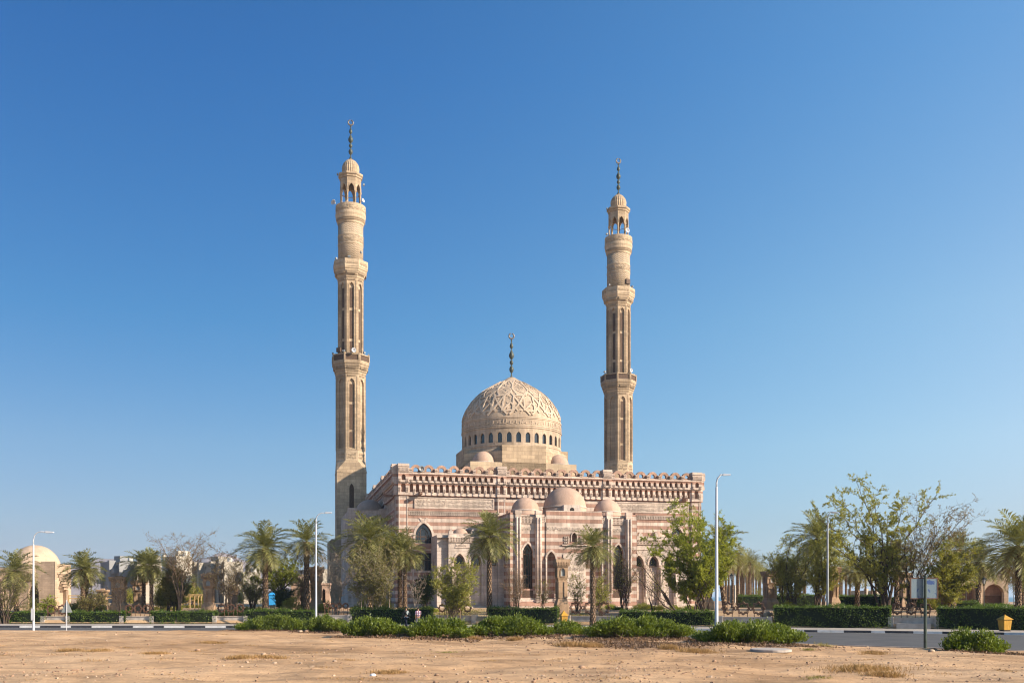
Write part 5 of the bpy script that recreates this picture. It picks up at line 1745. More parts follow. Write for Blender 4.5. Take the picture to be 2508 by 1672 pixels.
for i, (l, r, t, d, m, lab) in enumerate([
        (165, 250, 1462, 101, 'leaf_lime', 'yellow green scrub right of the left gatehouse'),
        (296, 350, 1440, 104, 'leaf_olive', 'olive scrub in front of the apartment block beside the broad lamp pillar'),
        (372, 445, 1418, 104, 'leaf_lime', 'light green scrub behind the tall half bare tree'),
        (446, 505, 1420, 112, 'leaf_lime', 'light green bushy mass behind the pergola frame'),
        (580, 640, 1400, 103, 'leaf_olive', 'brown olive scrub between the dark leafless tree and the tall palm'),
        (700, 740, 1455, 97, 'leaf_olive', 'olive scrub at the foot of the palm by the second lamp'),
        (870, 960, 1452, 97, 'leaf_olive', 'shaded scrub at the stems below the widest palm crown'),
        (2270, 2330, 1425, 99, 'leaf_lime', 'yellow green scrub behind the right side of the sign board')]):
    b = gpt((l + r) / 2, d)
    shrub('scrub', lab, 'shrub', d, X_at(l, d), X_at(r, d), b.z - 0.03, max(0.35, Z_at(t, d) - b.z), 1.6, 400 + i, mat=m, leaf=0.11, n_per=150, twigs=True)

# ---- hedges along the far pavement and in the garden --------------------------------------
WALLD = lambda px: (lambda x: x)(0)


def hd(px):
    """distance of the hedge line in a picture column"""
    d = 80.0
    for _ in range(12):
        d = float(fk(X_at(px, d))) + 6.6
    return d


for i, (l, r, t, lab) in enumerate([
        (-60, 110, 1497, 'dark clipped hedge at the left edge left of the triangular sign'),
        (163, 308, 1497, 'long dark clipped hedge with ragged gaps right of the triangular sign'),
        (366, 428, 1496, 'short dark clipped hedge in front of the grey green tree'),
        (433, 525, 1496, 'dark clipped hedge left of the stone lamp pillar with pale niche'),
        (597, 770, 1493, 'clipped hedge left of the second lamp behind the shrub row'),
        (856, 1056, 1489, 'clipped green hedge directly behind the two people'),
        (1193, 1366, 1488, 'clipped green hedge left of the yellow bin and the stone lamp pillar'),
        (1514, 1748, 1495, 'dark low clipped hedge before the right porch, left of the tall white lamp'),
        (1893, 2183, 1484, 'big tall clipped hedge left of the sign board'),
        (2293, 2560, 1486, 'big tall clipped hedge at the right edge behind the yellow bin')]):
    hedge(lab, l, r, hd(l), hd(r), t, depth=1.5, seed=70 + i, dens=250)
for i, (l, r, d0, d1, t, lab) in enumerate([
        (1900, 2005, 108, 108, 1455, 'dark square garden hedge behind the thorny tree right of the avenue'),
        (2045, 2160, 106, 104, 1457, 'dark square garden hedge behind the tall loose tree'),
        (2165, 2330, 112, 110, 1461, 'thin bright topped garden hedge seen through the fence by the sign'),
        (2300, 2400, 100, 99, 1473, 'low garden hedge row behind the big hedge at the right'),
        (2395, 2520, 96, 95, 1481, 'second low garden hedge row below the right gatehouse'),
        (1815, 1872, 118, 118, 1458, 'dark rounded garden hedge under the palm avenue')]):
    g = float(garden_z(X_at((l + r) / 2, d0), d0))
    hedge(lab, l, r, d0, d1, t, foot=g - 0.02, depth=2.2, seed=90 + i, dens=200, group='garden hedges on the right')


# ---- palms ------------------------------------------------------------------------------
def frond(rg, e0, az, L, droop, nl=26):
    """one feather leaf: returns (rachis quads, leaflet triangles) about the origin"""
    S = np.linspace(0, 1, 11)
    el = e0 - droop * S ** 1.35
    dx = np.cos(el); dz = np.sin(el)
    x = np.concatenate([[0], np.cumsum((dx[1:] + dx[:-1]) / 2)]) * L / 10
    z = np.concatenate([[0], np.cumsum((dz[1:] + dz[:-1]) / 2)]) * L / 10
    ca, sa = math.cos(az), math.sin(az)
    P = np.stack([x * ca, x * sa, z], 1)
    side = np.array([-sa, ca, 0.0])
    up = np.array([0, 0, 1.0])
    Q = []
    for k in range(10):
        wd = 0.035 * (1 - 0.8 * k / 10)
        a, b = P[k], P[k + 1]
        Q.append([a - side * wd, b - side * wd * 0.9, b + side * wd * 0.9, a + side * wd])
    for s in (-1, 1):
        t = np.linspace(0.10, 0.99, nl) + rg.normal(0, 0.006, nl)
        for q in t:
            k = min(int(q * 10), 9); f = q * 10 - k
            p = P[k] * (1 - f) + P[k + 1] * f
            tg = P[k + 1] - P[k]; tg = tg / np.linalg.norm(tg)
            n = np.cross(tg, side); n = n / np.linalg.norm(n); n = n if n[2] > 0 else -n
            ll = L * 0.26 * (0.35 + 1.0 * math.sin(PI * min(1, q * 0.85 + 0.12)) ** 0.8) * rg.uniform(0.8, 1.15)
            v = side * s * rg.uniform(0.62, 0.85) + tg * rg.uniform(0.5, 0.85) + n * rg.uniform(0.15, 0.45)
            v = v / np.linalg.norm(v)
            m = p + v * ll * 0.55 - up * 0.02 * ll
            e = p + v * ll - up * ll * rg.uniform(0.08, 0.3)
            wd = tg * 0.042
            Q.append([p - wd, m - wd * 1.1, e, m + wd * 1.1])
    return Q


def palm_crown(seed, n=44, L=2.6, dead=9, nl=26, fly=0.0):
    """a full crown mesh: green fronds with a few dry hanging ones"""
    rg = np.random.default_rng(seed)
    Q, mi = [], []
    for i in range(n):
        u = (i + 0.5) / n
        e0 = R(84) - R(128) * u ** 0.9 + rg.normal(0, 0.09)
        az = i * 2.39996 + rg.normal(0, 0.15) + 0.25 * fly
        l = L * (0.78 + 0.3 * math.sin(PI * (0.15 + 0.7 * u))) * rg.uniform(0.88, 1.1)
        q = frond(rg, e0, az, l, R(rg.uniform(48, 80)) * (0.75 + 0.4 * u), nl)
        Q += q; mi += [1 if (u > 0.93 and rg.uniform() < 0.6) else 0] * len(q)
    for i in range(dead):
        q = frond(rg, R(rg.uniform(-62, -35)), rg.uniform(0, 2 * PI), L * rg.uniform(0.5, 0.8), R(40), nl // 2)
        Q += q; mi += [1] * len(q)
    ob = quads('crown', np.array(Q), [M['palm'], M['palm_dry']], None, mi)
    me = ob.data
    bpy.data.objects.remove(ob)
    return me


def palm_trunk(H, r, seed, lean=0.0, bulge=1.25):
    rg = np.random.default_rng(seed)
    mb = MB()
    nr = max(10, int(H / 0.16)); ns = 12
    vs, fs = [], []
    for i in range(nr + 1):
        t = i / nr; z = H * t
        rr = r * (1.22 - 0.30 * min(1, t * 4)) if t < 0.25 else r * 0.92
        if t > 0.86: rr = r * (0.92 + (bulge - 0.92) * (t - 0.86) / 0.14)
        for k in range(ns):
            a = 2 * PI * k / ns
            q = 1 + (0.17 if (i + k) % 2 == 0 else -0.08) * rg.uniform(0.6, 1.2)
            vs.append((rr * q * math.cos(a) + lean * H * (1 - t) ** 2, rr * q * math.sin(a), z))
    for i in range(nr):
        for k in range(ns):
            k2 = (k + 1) % ns; fs.append((i * ns + k, i * ns + k2, (i + 1) * ns + k2, (i + 1) * ns + k))
    mb.faces(vs, fs)
    ob = mb.build('trunk', M['trunk'])
    me = ob.data; bpy.data.objects.remove(ob)
    return me


CROWNS = [palm_crown(s, n=n, dead=dd, nl=26) for s, n, dd in ((1, 46, 8), (2, 40, 12), (3, 50, 6), (4, 36, 14))]
CROWN_S = [palm_crown(s + 20, n=26, dead=5, nl=15) for s in range(3)]


def palm(label, px, d, crown_y, r_px, variant=0, trunk_r=0.24, lean=0.0, group=None, base_px=None, small=False, rot=None, name='palm_tree', z_off=0.0):
    """crown_y: row of the crown's heart, r_px: half the crown's width in the photo"""
    b = gpt(px, d); b.z += z_off
    T = thing(name, label, 'palm tree', b, 0, group)
    H = Z_at(crown_y, d) - b.z
    t = bpy.data.objects.new('trunk', palm_trunk(H, trunk_r, variant * 7 + int(px), lean)); COL.objects.link(t); t.parent = T
    k = r_px / FOC * d / 2.25
    c_ = bpy.data.objects.new('crown', (CROWN_S if small else CROWNS)[variant % (3 if small else 4)]); COL.objects.link(c_); c_.parent = T
    c_.location = (0, 0, H - 0.02); c_.scale = (k, k, k); c_.rotation_euler = (0, 0, px * 1.7 if rot is None else rot)
    return T


G1 = 'date palms standing in front of the mosque'
palm('shaggy palm beside the left gatehouse at the left picture edge', 38, 96, 1396, 52, 1, 0.22, 0.03)
palm('left one of the close twin palms right of the left gatehouse', 203, 97, 1393, 48, 1, 0.22)
palm('right one of the close twin palms right of the left gatehouse', 212, 98, 1402, 40, 3, 0.20)
palm('left trunk of the palm pair in the left third before the pale apartments', 352, 98, 1385, 46, 0, 0.19)
palm('right trunk of the palm pair in the left third before the pale apartments', 371, 96, 1384, 44, 1, 0.19)
palm('tall palm in the left third with a wide crown left of the second lamp', 650, 94, 1342, 64, 2, 0.26)
palm('tall palm whose crown touches the second lamp from the left', 751, 95, 1326, 58, 3, 0.25)
palm('widest palm crown left of the mosque front above the feathery olive tree', 905, 93, 1322, 72, 0, 0.25, group=None)
palm('palm behind the widest crown with a yellowish drooping crown', 940, 97, 1345, 52, 1, 0.22)
palm('left stem of the twin palms just left of the two people', 980, 94, 1345, 56, 3, 0.20)
palm('right stem of the twin palms just left of the two people', 992, 93, 1352, 46, 1, 0.20)
palm('clean tall palm in front of the left porch of the mosque', 1199, 92, 1313, 62, 2, 0.23)
palm('palm with a dark trunk in front of the centre of the entrance bay', 1452, 84, 1338, 55, 0, 0.22)
palm('leaning palm half hidden behind the tall white lamp and the lush green tree', 1762, 93, 1334, 60, 3, 0.22, 0.10)
palm('palm rising left of the rightmost tall lamp above the thorny tree', 2002, 104, 1318, 66, 2, 0.24)
palm('palm trunk between the square garden hedges under the tall loose tree', 2100, 98, 1400, 40, 1, 0.24)
palm('thick palm trunk left of the sign board under the tall loose tree', 2166, 100, 1375, 42, 3, 0.25)
palm('palm behind the sign board with its crown lost in the half bare tree', 2196, 101, 1360, 44, 0, 0.25)
palm('short thick palm trunk below the yellow green drooping tree', 2334, 95, 1396, 40, 1, 0.26)
palm('palm with a light crown in front of the left arch of the right gatehouse', 2396, 100, 1375, 55, 2, 0.24)
palm('brownish palm behind the half bare tree left of the right gatehouse', 2350, 112, 1345, 48, 1, 0.22)
palm('largest dark palm at the right picture edge', 2494, 78, 1336, 92, 0, 0.25)
palm('low dark palm behind the largest palm at the right picture edge', 2505, 110, 1392, 62, 3, 0.2)
palm('small young palm in the garden behind the pergola frame', 473, 115, 1425, 22, 1, 0.18, small=True)
palm('short palm among the trees left of the second lamp', 740, 100, 1440, 30, 3, 0.14)
palm('spiky young palm by the arch of the left gatehouse', 80, 95, 1482, 22, 1, 0.12)
palm('young palm with upright fronds in front of the avenue lamp pillar', 1858, 122, 1455, 22, 0, 0.12, small=True)

# the avenue: two converging rows of slim palms running to the sea, seen between the lush green tree and the thorny tree
proto = None
LAB = 'slim palm in the avenue running back towards the sea right of the mosque'
av = [(1808, 132, 1366), (1836, 128, 1376), (1795, 150, 1372), (1818, 152, 1377), (1828, 165, 1383), (1845, 158, 1381), (1852, 172, 1392), (1862, 178, 1396), (1870, 190, 1404), (1822, 180, 1390), (1814, 170, 1388), (1805, 160, 1380),
      (1840, 195, 1400), (1778, 140, 1380), (1832, 200, 1404), (1858, 205, 1408), (1785, 170, 1385)]
av += [(1912, 150, 1386), (1922, 165, 1392), (1948, 140, 1385), (1960, 150, 1392), (1972, 160, 1390), (1968, 185, 1400), (1938, 180, 1398), (2058, 150, 1388), (2072, 140, 1392), (2082, 165, 1396), (2120, 150, 1392), (2135, 165, 1396), (2145, 145, 1390), (2062, 180, 1402)]
tm = palm_trunk(6.0, 0.155, 5)
for i, (px, d, cy) in enumerate(av):
    b = Vector((X_at(px, d), d, 1.15))
    H = Z_at(cy, d) - b.z
    T = thing('palm_tree', LAB, 'palm tree', b, i * 1.3, 'palms of the avenue')
    t = bpy.data.objects.new('trunk', tm); COL.objects.link(t); t.parent = T; t.scale = (1.0, 1.0, H / 6.0)
    c_ = bpy.data.objects.new('crown', CROWN_S[i % 3]); COL.objects.link(c_); c_.parent = T; c_.location = (0, 0, H); c_.scale = (0.82,) * 3

# ================================================================== street furniture and garden structures
def lamp_pillar(label, px, d, top, w, niche=True, bell=True):
    """stone lamp pillar: flared foot, grooved shaft, lantern block with a pointed niche, toothed cornice"""
    b = gpt(px, d)
    T = thing('lamp_pillar', label, 'stone pillar', b, ROT * 0.9 if px > 700 else R(6))
    H = Z_at(top, d) - b.z + 0.0
    s = MB()
    w2 = w / 2
    sq = lambda r, z: [(-r, -r, z), (r, -r, z), (r, r, z), (-r, r, z)]

    def fr(a, z0, c, z1): s.hexa(sq(a, z0) + sq(c, z1))
    fr(w2 * 0.92, -0.2, w2 * 0.9, H * 0.19); fr(w2 * 0.9, H * 0.19, w2 * 0.60, H * 0.31); fr(w2 * 0.60, H * 0.31, w2 * 0.60, H * 0.63)
    for k in range(4):
        a = k * PI / 2
        F = plane_frame((-w2 * 0.6 * math.cos(a) + w2 * 0.6 * math.sin(a), -w2 * 0.6 * math.sin(a) - w2 * 0.6 * math.cos(a), 0), (math.cos(a), math.sin(a), 0), (math.sin(a), -math.cos(a), 0))
        s.fbox(F, 0, w2 * 0.36, H * 0.31, H * 0.6, 0.0, 0.09); s.fbox(F, w2 * 0.84, w2 * 1.2, H * 0.31, H * 0.6, 0.0, 0.09)
    fr(w2 * 0.62, H * 0.63, w2 * 0.78, H * 0.68)
    blk = MB()
    z0, z1 = H * 0.68, H * 0.875
    nb = MB()
    for k in range(4):
        a = k * PI / 2; q = w2 * 0.78
        F = plane_frame((-q * math.cos(a) + q * math.sin(a), -q * math.sin(a) - q * math.cos(a), 0), (math.cos(a), math.sin(a), 0), (math.sin(a), -math.cos(a), 0))
        h = z1 - z0
        s.arch(F, 0, 2 * q, z0, z1, q, q * 0.40, z0 + h * 0.1, z0 + h * 0.5, z0 + h * 0.86, 0.1, 0.0, nb)
        s.archband(F, q, q * 0.40, z0 + h * 0.1, z0 + h * 0.5, z0 + h * 0.86, q * 0.12, 0.0, 0.05)
        s.fbox(F, q * 0.5, q * 1.5, z0 + h * 0.04, z0 + h * 0.1, 0, 0.05)
        q2 = w2 * 0.86
        F = plane_frame((-q2 * math.cos(a) + q2 * math.sin(a), -q2 * math.sin(a) - q2 * math.cos(a), 0), (math.cos(a), math.sin(a), 0), (math.sin(a), -math.cos(a), 0))
        teeth(s, F, -0.05, 2 * q2 + 0.05, z1, H * 0.945, -0.02, 0.12, 2, w / 9.0)
    fr(w2 * 0.84, z1, w2 * 0.84, H * 0.945); fr(w2 * 1.02, H * 0.945, w2 * 1.02, H)
    fr(w2 * 0.35, H, w2 * 0.35, H + 0.12)
    o = s.build('pillar_body', M['pillar'], T)
    nb.build('lamp_glass', M['frost'], T)
    return T


M['frost'] = simple_mat('frosted_lamp_glass', (0.30, 0.31, 0.31), 0.35, 0.1, 3)
lamp_pillar('tallest stone lamp pillar standing in front of the entrance bay behind the yellow bin', 1375, 89.5, 1369, 1.26)
lamp_pillar('broad stone lamp pillar with a wide toothed head in the left third', 292, 99, 1412, 1.62)
lamp_pillar('short stone lamp pillar with a toothed head left of the broad lamp pillar', 252, 104, 1443, 1.1)
lamp_pillar('stone lamp pillar behind the trunks of the palm pair in the left third', 341, 101, 1422, 1.35)
lamp_pillar('stone lamp pillar with a pale arched niche beside the dark leafless tree', 512, 95, 1404, 1.28)
lamp_pillar('stone lamp pillar half covered by dark bare branches in the left third', 570, 101, 1436, 1.1)
lamp_pillar('stone lamp pillar directly behind the second lamp from the left', 775, 98, 1388, 1.45)
lamp_pillar('stone lamp pillar with a wide flared foot at the right corner of the mosque', 1728, 98, 1392, 1.4)
lamp_pillar('stone lamp pillar beside the palm avenue overgrown by the thorny tree', 1886, 101, 1398, 1.45)
lamp_pillar('stone lamp pillar right of the rightmost tall lamp', 2042, 98, 1388, 1.05)
lamp_pillar('shaded stone lamp pillar seen through the branches left of the sign board', 2214, 112, 1402, 1.3)


def low_wall(label, pl, pr, top, steps=False, d=None):
    d0, d1 = (hd(pl), hd(pr)) if d is None else (d, d)
    x0, x1 = X_at(pl, d0), X_at(pr, d1)
    L = math.hypot(x1 - x0, d1 - d0)
    T = thing('low_wall', label, 'wall', (x0, d0, 0.12), math.atan2(d1 - d0, x1 - x0), 'low garden walls along the pavement')
    H = Z_at(top, (d0 + d1) / 2) - 0.12
    m = MB(); m.box(0, L, 0.3, 0.62, 0, H - 0.06); m.box(-0.05, L + 0.05, 0.25, 0.67, H - 0.06, H)
    m.build('wall_body', M['concrete'], T)
    p = MB()
    for x in (-0.35, L - 0.05):
        p = MB(); p.box(x, x + 0.4, 0.1, 0.8, 0, H + 0.05); p.build('end_block', M['concrete'], T)
    if steps:
        p = MB(); p.box(0.3, L - 0.3, -0.35, 0.28, 0, H * 0.5); p.build('bench_step', M['concrete'], T)
    return T, (x0, d0, x1, d1, L, H + 0.12)


def star_fence(label, geo, n, htop, d):
    """iron fence of large eight-pointed star outlines on legs, linked by small diamonds"""
    x0, d0, x1, d1, L, zw = geo
    T = thing('star_fence', label, 'fence', (x0, d0 + 0.46, zw), math.atan2(d1 - d0, x1 - x0), 'star pattern iron fences on the low walls')
    H = Z_at(htop, (d0 + d1) / 2) - zw
    p = L / n; r = min(p * 0.47, H * 0.43)

    def bar(mb, a, b, t=0.05):
        a, b = Vector((a[0], 0, a[1])), Vector((b[0], 0, b[1])); mb.tube([a, b], t, 4)
    for k in range(n):
        c = (p * (k + 0.5), H - r * 1.04)
        m = MB()
        for rr in (r, r * 0.78):
            pts = []
            for j in range(16):
                a = PI / 2 + 2 * PI * j / 16
                q = rr if j % 2 == 0 else rr * 0.765
                pts.append((c[0] + q * math.cos(a), c[1] + q * math.sin(a)))
            for a, b in zip(pts, pts[1:] + pts[:1]): bar(m, a, b, 0.05 if rr == r else 0.03)
        m.build('star', M['rust'], T)
        lg = MB()
        for s in (-0.62, 0.62):
            bar(lg, (c[0] + s * r, 0), (c[0] + s * r, c[1] - r * 0.6), 0.035)
        lg.build('leg', M['rust'], T)
        if k < n - 1:
            q = (p * (k + 1), c[1]); e = max(0.1, p / 2 - r * 0.8); dm_ = MB()
            for a, b in (((-e, 0), (0, e)), ((0, e), (e, 0)), ((e, 0), (0, -e)), ((0, -e), (-e, 0))):
                bar(dm_, (q[0] + a[0], q[1] + a[1]), (q[0] + b[0], q[1] + b[1]), 0.035)
            dm_.build('diamond_link', M['rust'], T)
    return T


for l, r, tw_, th, n, st, where in [
        (106, 160, 1508.5, 1479, 2, False, 'by the triangular sign'),
        (300, 366, 1508.5, 1479, 3, False, 'below the palm pair of the left third'),
        (528, 596, 1508.5, 1477, 3, False, 'left of the shrub row below the dark leafless tree'),
        (790, 852, 1505, 1475, 4, False, 'just right of the second lamp'),
        (1072, 1155, 1506.5, 1478, 4, False, 'below the round olive tree in front of the left porch'),
        (1394, 1498, 1508, 1471, 3, False, 'between the yellow bin and the right porch'),
        (1768, 1880, 1510, 1472, 3, False, 'right of the tall white lamp'),
        (2186, 2290, 1512, 1474, 3, True, 'behind the post of the sign board')]:
    _, geo = low_wall('low grey wall ' + where, l, r, tw_, st)
    star_fence('rusty star pattern iron fence ' + where, geo, n, th, 0)
# paired garden steps beside the walls
for px, w_, lab in ((1158, 36, 'short flight of garden steps between the left porch wall and the hedge'), (1368, 22, 'garden steps beside the yellow bin in front of the stone lamp pillar')):
    d = hd(px); T = MB()
    x = X_at(px, d); wm = w_ / FOC * d
    for k in range(4):
        T.box(-0.05, wm, 0.4 * k, 1.8, -0.05 + (0 if k == 0 else 0.17 * k), 0.17 * (k + 1))
    o = T.build('garden_steps', M['concrete']); o.location = (x, d + 0.1, 0.13); tag(o, lab, 'steps')


def street_lamp(label, px, d, top, z0, tip_px, tip_py, lum='white', r=0.075, group='tall street lamps with curved arms'):
    x = X_at(px, d)
    T = thing('street_lamp', label, 'street lamp', (x, d, z0), 0, group)
    zt = Z_at(top, d) - z0
    ax, az = X_at(tip_px, d) - x, Z_at(tip_py, d) - z0
    p = MB(); p.smooth = True
    ab = zt - 0.95
    p.lathe([(r * 1.25, -0.2), (r * 1.25, 0.02), (r * 1.12, 0.3), (r * 0.72, ab), (r * 0.5, ab + 0.05)], 14)
    p.build('pole', M[lum + '_metal'], T)
    c = MB(); c.smooth = True
    pts = [(0, 0, ab - 0.1), (0.0, 0, ab + 0.35), (0.07, 0, zt - 0.28), (0.25, 0, zt - 0.08), (ax * 0.45, 0, zt + 0.3 * (az - zt)), (ax * 0.78, 0, az - 0.05)]
    c.tube(pts, [r * 0.52] * 3 + [r * 0.45] * 3, 8)
    c.build('arm', M[lum + '_metal'], T)
    h = MB()
    v = Vector((1, 0, (az - zt) / max(ax, 0.2) * 0.6)).normalized(); u = Vector((-v.z, 0, v.x))
    b = Vector((ax * 0.72, 0, az - 0.06)); e = b + v * max(0.55, ax * 0.38)
    q = []
    for P, wd, th in ((b, 0.09, 0.10), (e, 0.13, 0.05)):
        q += [P + Vector((0, -wd, 0)) - u * th * 0.5, P + Vector((0, wd, 0)) - u * th * 0.5, P + Vector((0, wd * 0.8, 0)) + u * th, P + Vector((0, -wd * 0.8, 0)) + u * th]
    h.hexa(q)
    hh = h.build('luminaire', M['white_metal' if lum == 'white' and px != 2027 else 'grey_metal'], T)
    if px < 200:
        bx = MB(); bx.box(-0.12, 0.1, -0.14, -0.08, 0.75, 1.6); bx.build('cable_hatch', M['white_metal'], T)
    return T


dl = 71.5
street_lamp('white street lamp with curved arm at the left edge beside the triangular sign', 82, dl, 1301, float(sand_z(X_at(82, dl), dl)), 124, 1301)
street_lamp('white street lamp with a thin pole before the palms left of the mosque', 774, 86, 1256, 0.15, 806, 1254, r=0.085)
street_lamp('tallest white street lamp in front of the lush green tree at the right', 1755, 74, 1162, 0.15, 1777, 1161, r=0.125)
street_lamp('rightmost tall lamp with a grey bent head among the dark trees', 2027, 84, 1252, 0.75, 2041, 1253, lum='grey', r=0.1)
street_lamp('small distant street lamp behind the largest palm at the right edge', 2469, 122, 1368, 1.2, 2500, 1362, lum='grey', r=0.07, group=None)
street_lamp('far thin street lamp near the right edge beyond the right gatehouse', 2483, 150, 1396, 1.2, 2476, 1396, lum='grey', r=0.06, group=None)


def post_lantern(label, px, d, top):
    b = gpt(px, d)
    T = thing('lantern_post', label, 'lantern post', b, 0, 'black lantern posts in the garden')
    H = Z_at(top, d) - b.z
    m = MB(); m.lathe([(0.14, -0.1), (0.14, 0.12), (0.07, 0.25), (0.05, 0.8), (0.045, H - 0.75), (0.1, H - 0.68), (0.05, H - 0.62)], 10); m.build('post', M['black_metal'], T)
    g = MB(); g.lathe([(0.11, H - 0.6), (0.2, H - 0.2)], 6); g.build('lantern_glass', M['frost'], T)
    c = MB(); c.lathe([(0.25, H - 0.2), (0.22, H - 0.16), (0.1, H - 0.04), (0.05, H), (0.03, H + 0.12)], 6)
    for k in range(6):
        a = k * PI / 3; c.tube([(0.11 * math.cos(a), 0.11 * math.sin(a), H - 0.6), (0.2 * math.cos(a), 0.2 * math.sin(a), H - 0.2)], 0.014, 4)
    c.build('lantern_cap', M['black_metal'], T)


post_lantern('black lantern post in front of the left pier of the right gatehouse', 2366, 104, 1414)
post_lantern('black lantern post standing before the middle of the right gatehouse', 2410, 92, 1413)
post_lantern('thin black lantern post at the near end of the palm avenue', 1792, 110, 1405)
post_lantern('black lantern post behind the fence left of the sign board', 2229, 102, 1432)


def litter_bin(label, px, d, top, z0, w):
    T = thing('litter_bin', label, 'bin', (X_at(px, d), d, z0), R(14), 'yellow wooden litter bins with roof')
    H = Z_at(top, d) - z0
    b = MB(); h0, h1 = 0.1, H * 0.68
    for k in range(4):
        a = k * PI / 2
        F = plane_frame((0, 0, 0), (math.cos(a), math.sin(a), 0), (math.sin(a), -math.cos(a), 0))
        for j in range(4):
            s0, s1 = -w / 2 + w / 4 * j + 0.008, -w / 2 + w / 4 * (j + 1) - 0.008
            f0, f1 = 0.40 * w, 0.5 * w
            b.hexa([F(s0 * 0.8, h0, f0), F(s1 * 0.8, h0, f0), F(s1 * 0.8, h0, f0 - 0.025), F(s0 * 0.8, h0, f0 - 0.025), F(s0, h1, f1), F(s1, h1, f1), F(s1, h1, f1 - 0.025), F(s0, h1, f1 - 0.025)])
    b.build('slatted_body', M['yellow'], T)
    i_ = MB(); i_.hexa([(-w * .37, -w * .37, 0.04), (w * .37, -w * .37, 0.04), (w * .37, w * .37, 0.04), (-w * .37, w * .37, 0.04), (-w * .46, -w * .46, h1), (w * .46, -w * .46, h1), (w * .46, w * .46, h1), (-w * .46, w * .46, h1)])
    i_.build('liner', M['void'], T)
    r = MB(); e = w * 0.62
    apex = [(-e * 0.12, 0, H * 0.97), (e * 0.12, 0, H * 0.97)]
    r.hexa([(-e, -e, h1 + 0.03), (e, -e, h1 + 0.03), (e, e, h1 + 0.03), (-e, e, h1 + 0.03), (-e * 0.14, -e * 0.14, H * 0.95), (e * 0.14, -e * 0.14, H * 0.95), (e * 0.14, e * 0.14, H * 0.95), (-e * 0.14, e * 0.14, H * 0.95)])
    r.lathe([(0.05, H * 0.94), (0.05, H)], 8)
    r.build('roof', M['yellow'], T)
    f = MB(); f.box(-w * 0.42, w * 0.42, -w * 0.42, w * 0.42, -0.02, 0.04); f.build('base_plate', M['black_metal'], T)


litter_bin('yellow roofed litter bin in front of the stone lamp pillar and the steps', 1381, 78.5, 1494, 0.15, 0.5)
litter_bin('yellow roofed litter bin at the right edge in front of the big hedge', 2461, 70.5, 1504, 0.15, 0.66)

# sign board seen from behind: post, frame, worn pale sheet
d = 48.4
x = X_at(2266, d); z0 = float(sand_z(x, d)) - 0.02
T = thing('sign_board', 'back of a framed sign board with blue paint remains on a dark green post', 'sign', (x, d, z0), R(3))
H = Z_at(1408, d) - z0
p = MB(); p.lathe([(0.075, -0.3), (0.07, H)], 12)
p.build('post', simple_mat('dark_green_post_paint', (0.03, 0.045, 0.035), 0.45, 0.4, 4), T)
zb, zt = Z_at(1466, d) - z0, Z_at(1413.5, d) - z0
xl, xr = X_at(2231, d) - x, X_at(2301, d) - x
fr_ = MB()
for a in ((xl, xr, zb, zb + 0.045), (xl, xr, zt - 0.045, zt), (xl, xl + 0.045, zb + 0.045, zt - 0.045), (xr - 0.045, xr, zb + 0.045, zt - 0.045)):
    fr_.box(a[0], a[1], 0.085, 0.15, a[2], a[3])
fr_.build('frame', M['rust'], T)


def sheet_mat():
    m, nt, b = new_mat('worn_sign_sheet')
    v = objco(nt)
    sp = nt.nodes.new('ShaderNodeSeparateXYZ'); nt.links.new(v, sp.inputs[0])
    n = noi(nt, v, 4.5, 6, 0.7, 0.6)
    # old blue paint left only in the upper right field and specks along the edges
    ex = mth(nt, 'SUBTRACT', sp.outputs[0], 0.36); ez = mth(nt, 'SUBTRACT', sp.outputs[2], (zt - 0.25))
    rad = mth(nt, 'ADD', mth(nt, 'MULTIPLY', mth(nt, 'MULTIPLY', ex, ex), 6.0), mth(nt, 'MULTIPLY', mth(nt, 'MULTIPLY', ez, ez), 22.0))
    f = mth(nt, 'SUBTRACT', n, mth(nt, 'MULTIPLY', mth(nt, 'MINIMUM', rad, 0.5), 0.44))
    blue = ramp(nt, f, [(0.37, 0.0), (0.39, 1.0)])
    col = mixc(nt, ramp(nt, noi(nt, v, 1.5, 4), [(0.3, 0.0), (0.7, 1.0)]), (0.095, 0.145, 0.185), (0.13, 0.17, 0.195))
    spec = ramp(nt, noi(nt, v, 11, 3, 0.6), [(0.68, 0.0), (0.71, 1.0)])
    col = mixc(nt, spec, col, (0.03, 0.05, 0.08))
    nt.links.new(mixc(nt, blue, col, (0.012, 0.045, 0.16)), b.inputs['Base Color'])
    b.inputs['Roughness'].default_value = 0.45
    return m


s = MB(); s.box(xl + 0.04, xr - 0.04, 0.105, 0.125, zb + 0.04, zt - 0.04)
s.build('sheet', sheet_mat(), T)

# triangular road sign from behind
d = 70.5; x = X_at(163, d); z0 = float(sand_z(x, d)) - 0.02
T = thing('triangular_sign', 'grey back of a triangular road sign on a thin post at the road edge', 'road sign', (x, d, z0), 0)
H = Z_at(1468, d) - z0
p = MB(); p.lathe([(0.03, -0.2), (0.03, H)], 8); p.build('post', M['white_metal'], T)
t = MB(); zt_, zb_ = Z_at(1471, d) - z0, Z_at(1499, d) - z0; wd = X_at(176.5, d) - x
tri = [(-wd, zb_ + 0.03), (-wd + 0.05, zb_), (wd - 0.05, zb_), (wd, zb_ + 0.03), (0.05, zt_), (-0.05, zt_)]
t.poly([(a, 0.035, b) for a, b in tri]); t.poly([(a, 0.05, b) for a, b in reversed(tri)])
for (a, b), (c, e) in zip(tri, tri[1:] + tri[:1]): t.poly([(a, 0.035, b), (a, 0.05, b), (c, 0.05, e), (c, 0.035, e)])
t.build('plate', simple_mat('galvanised_plate', (0.24, 0.26, 0.255), 0.5, 0.08, 2), T)


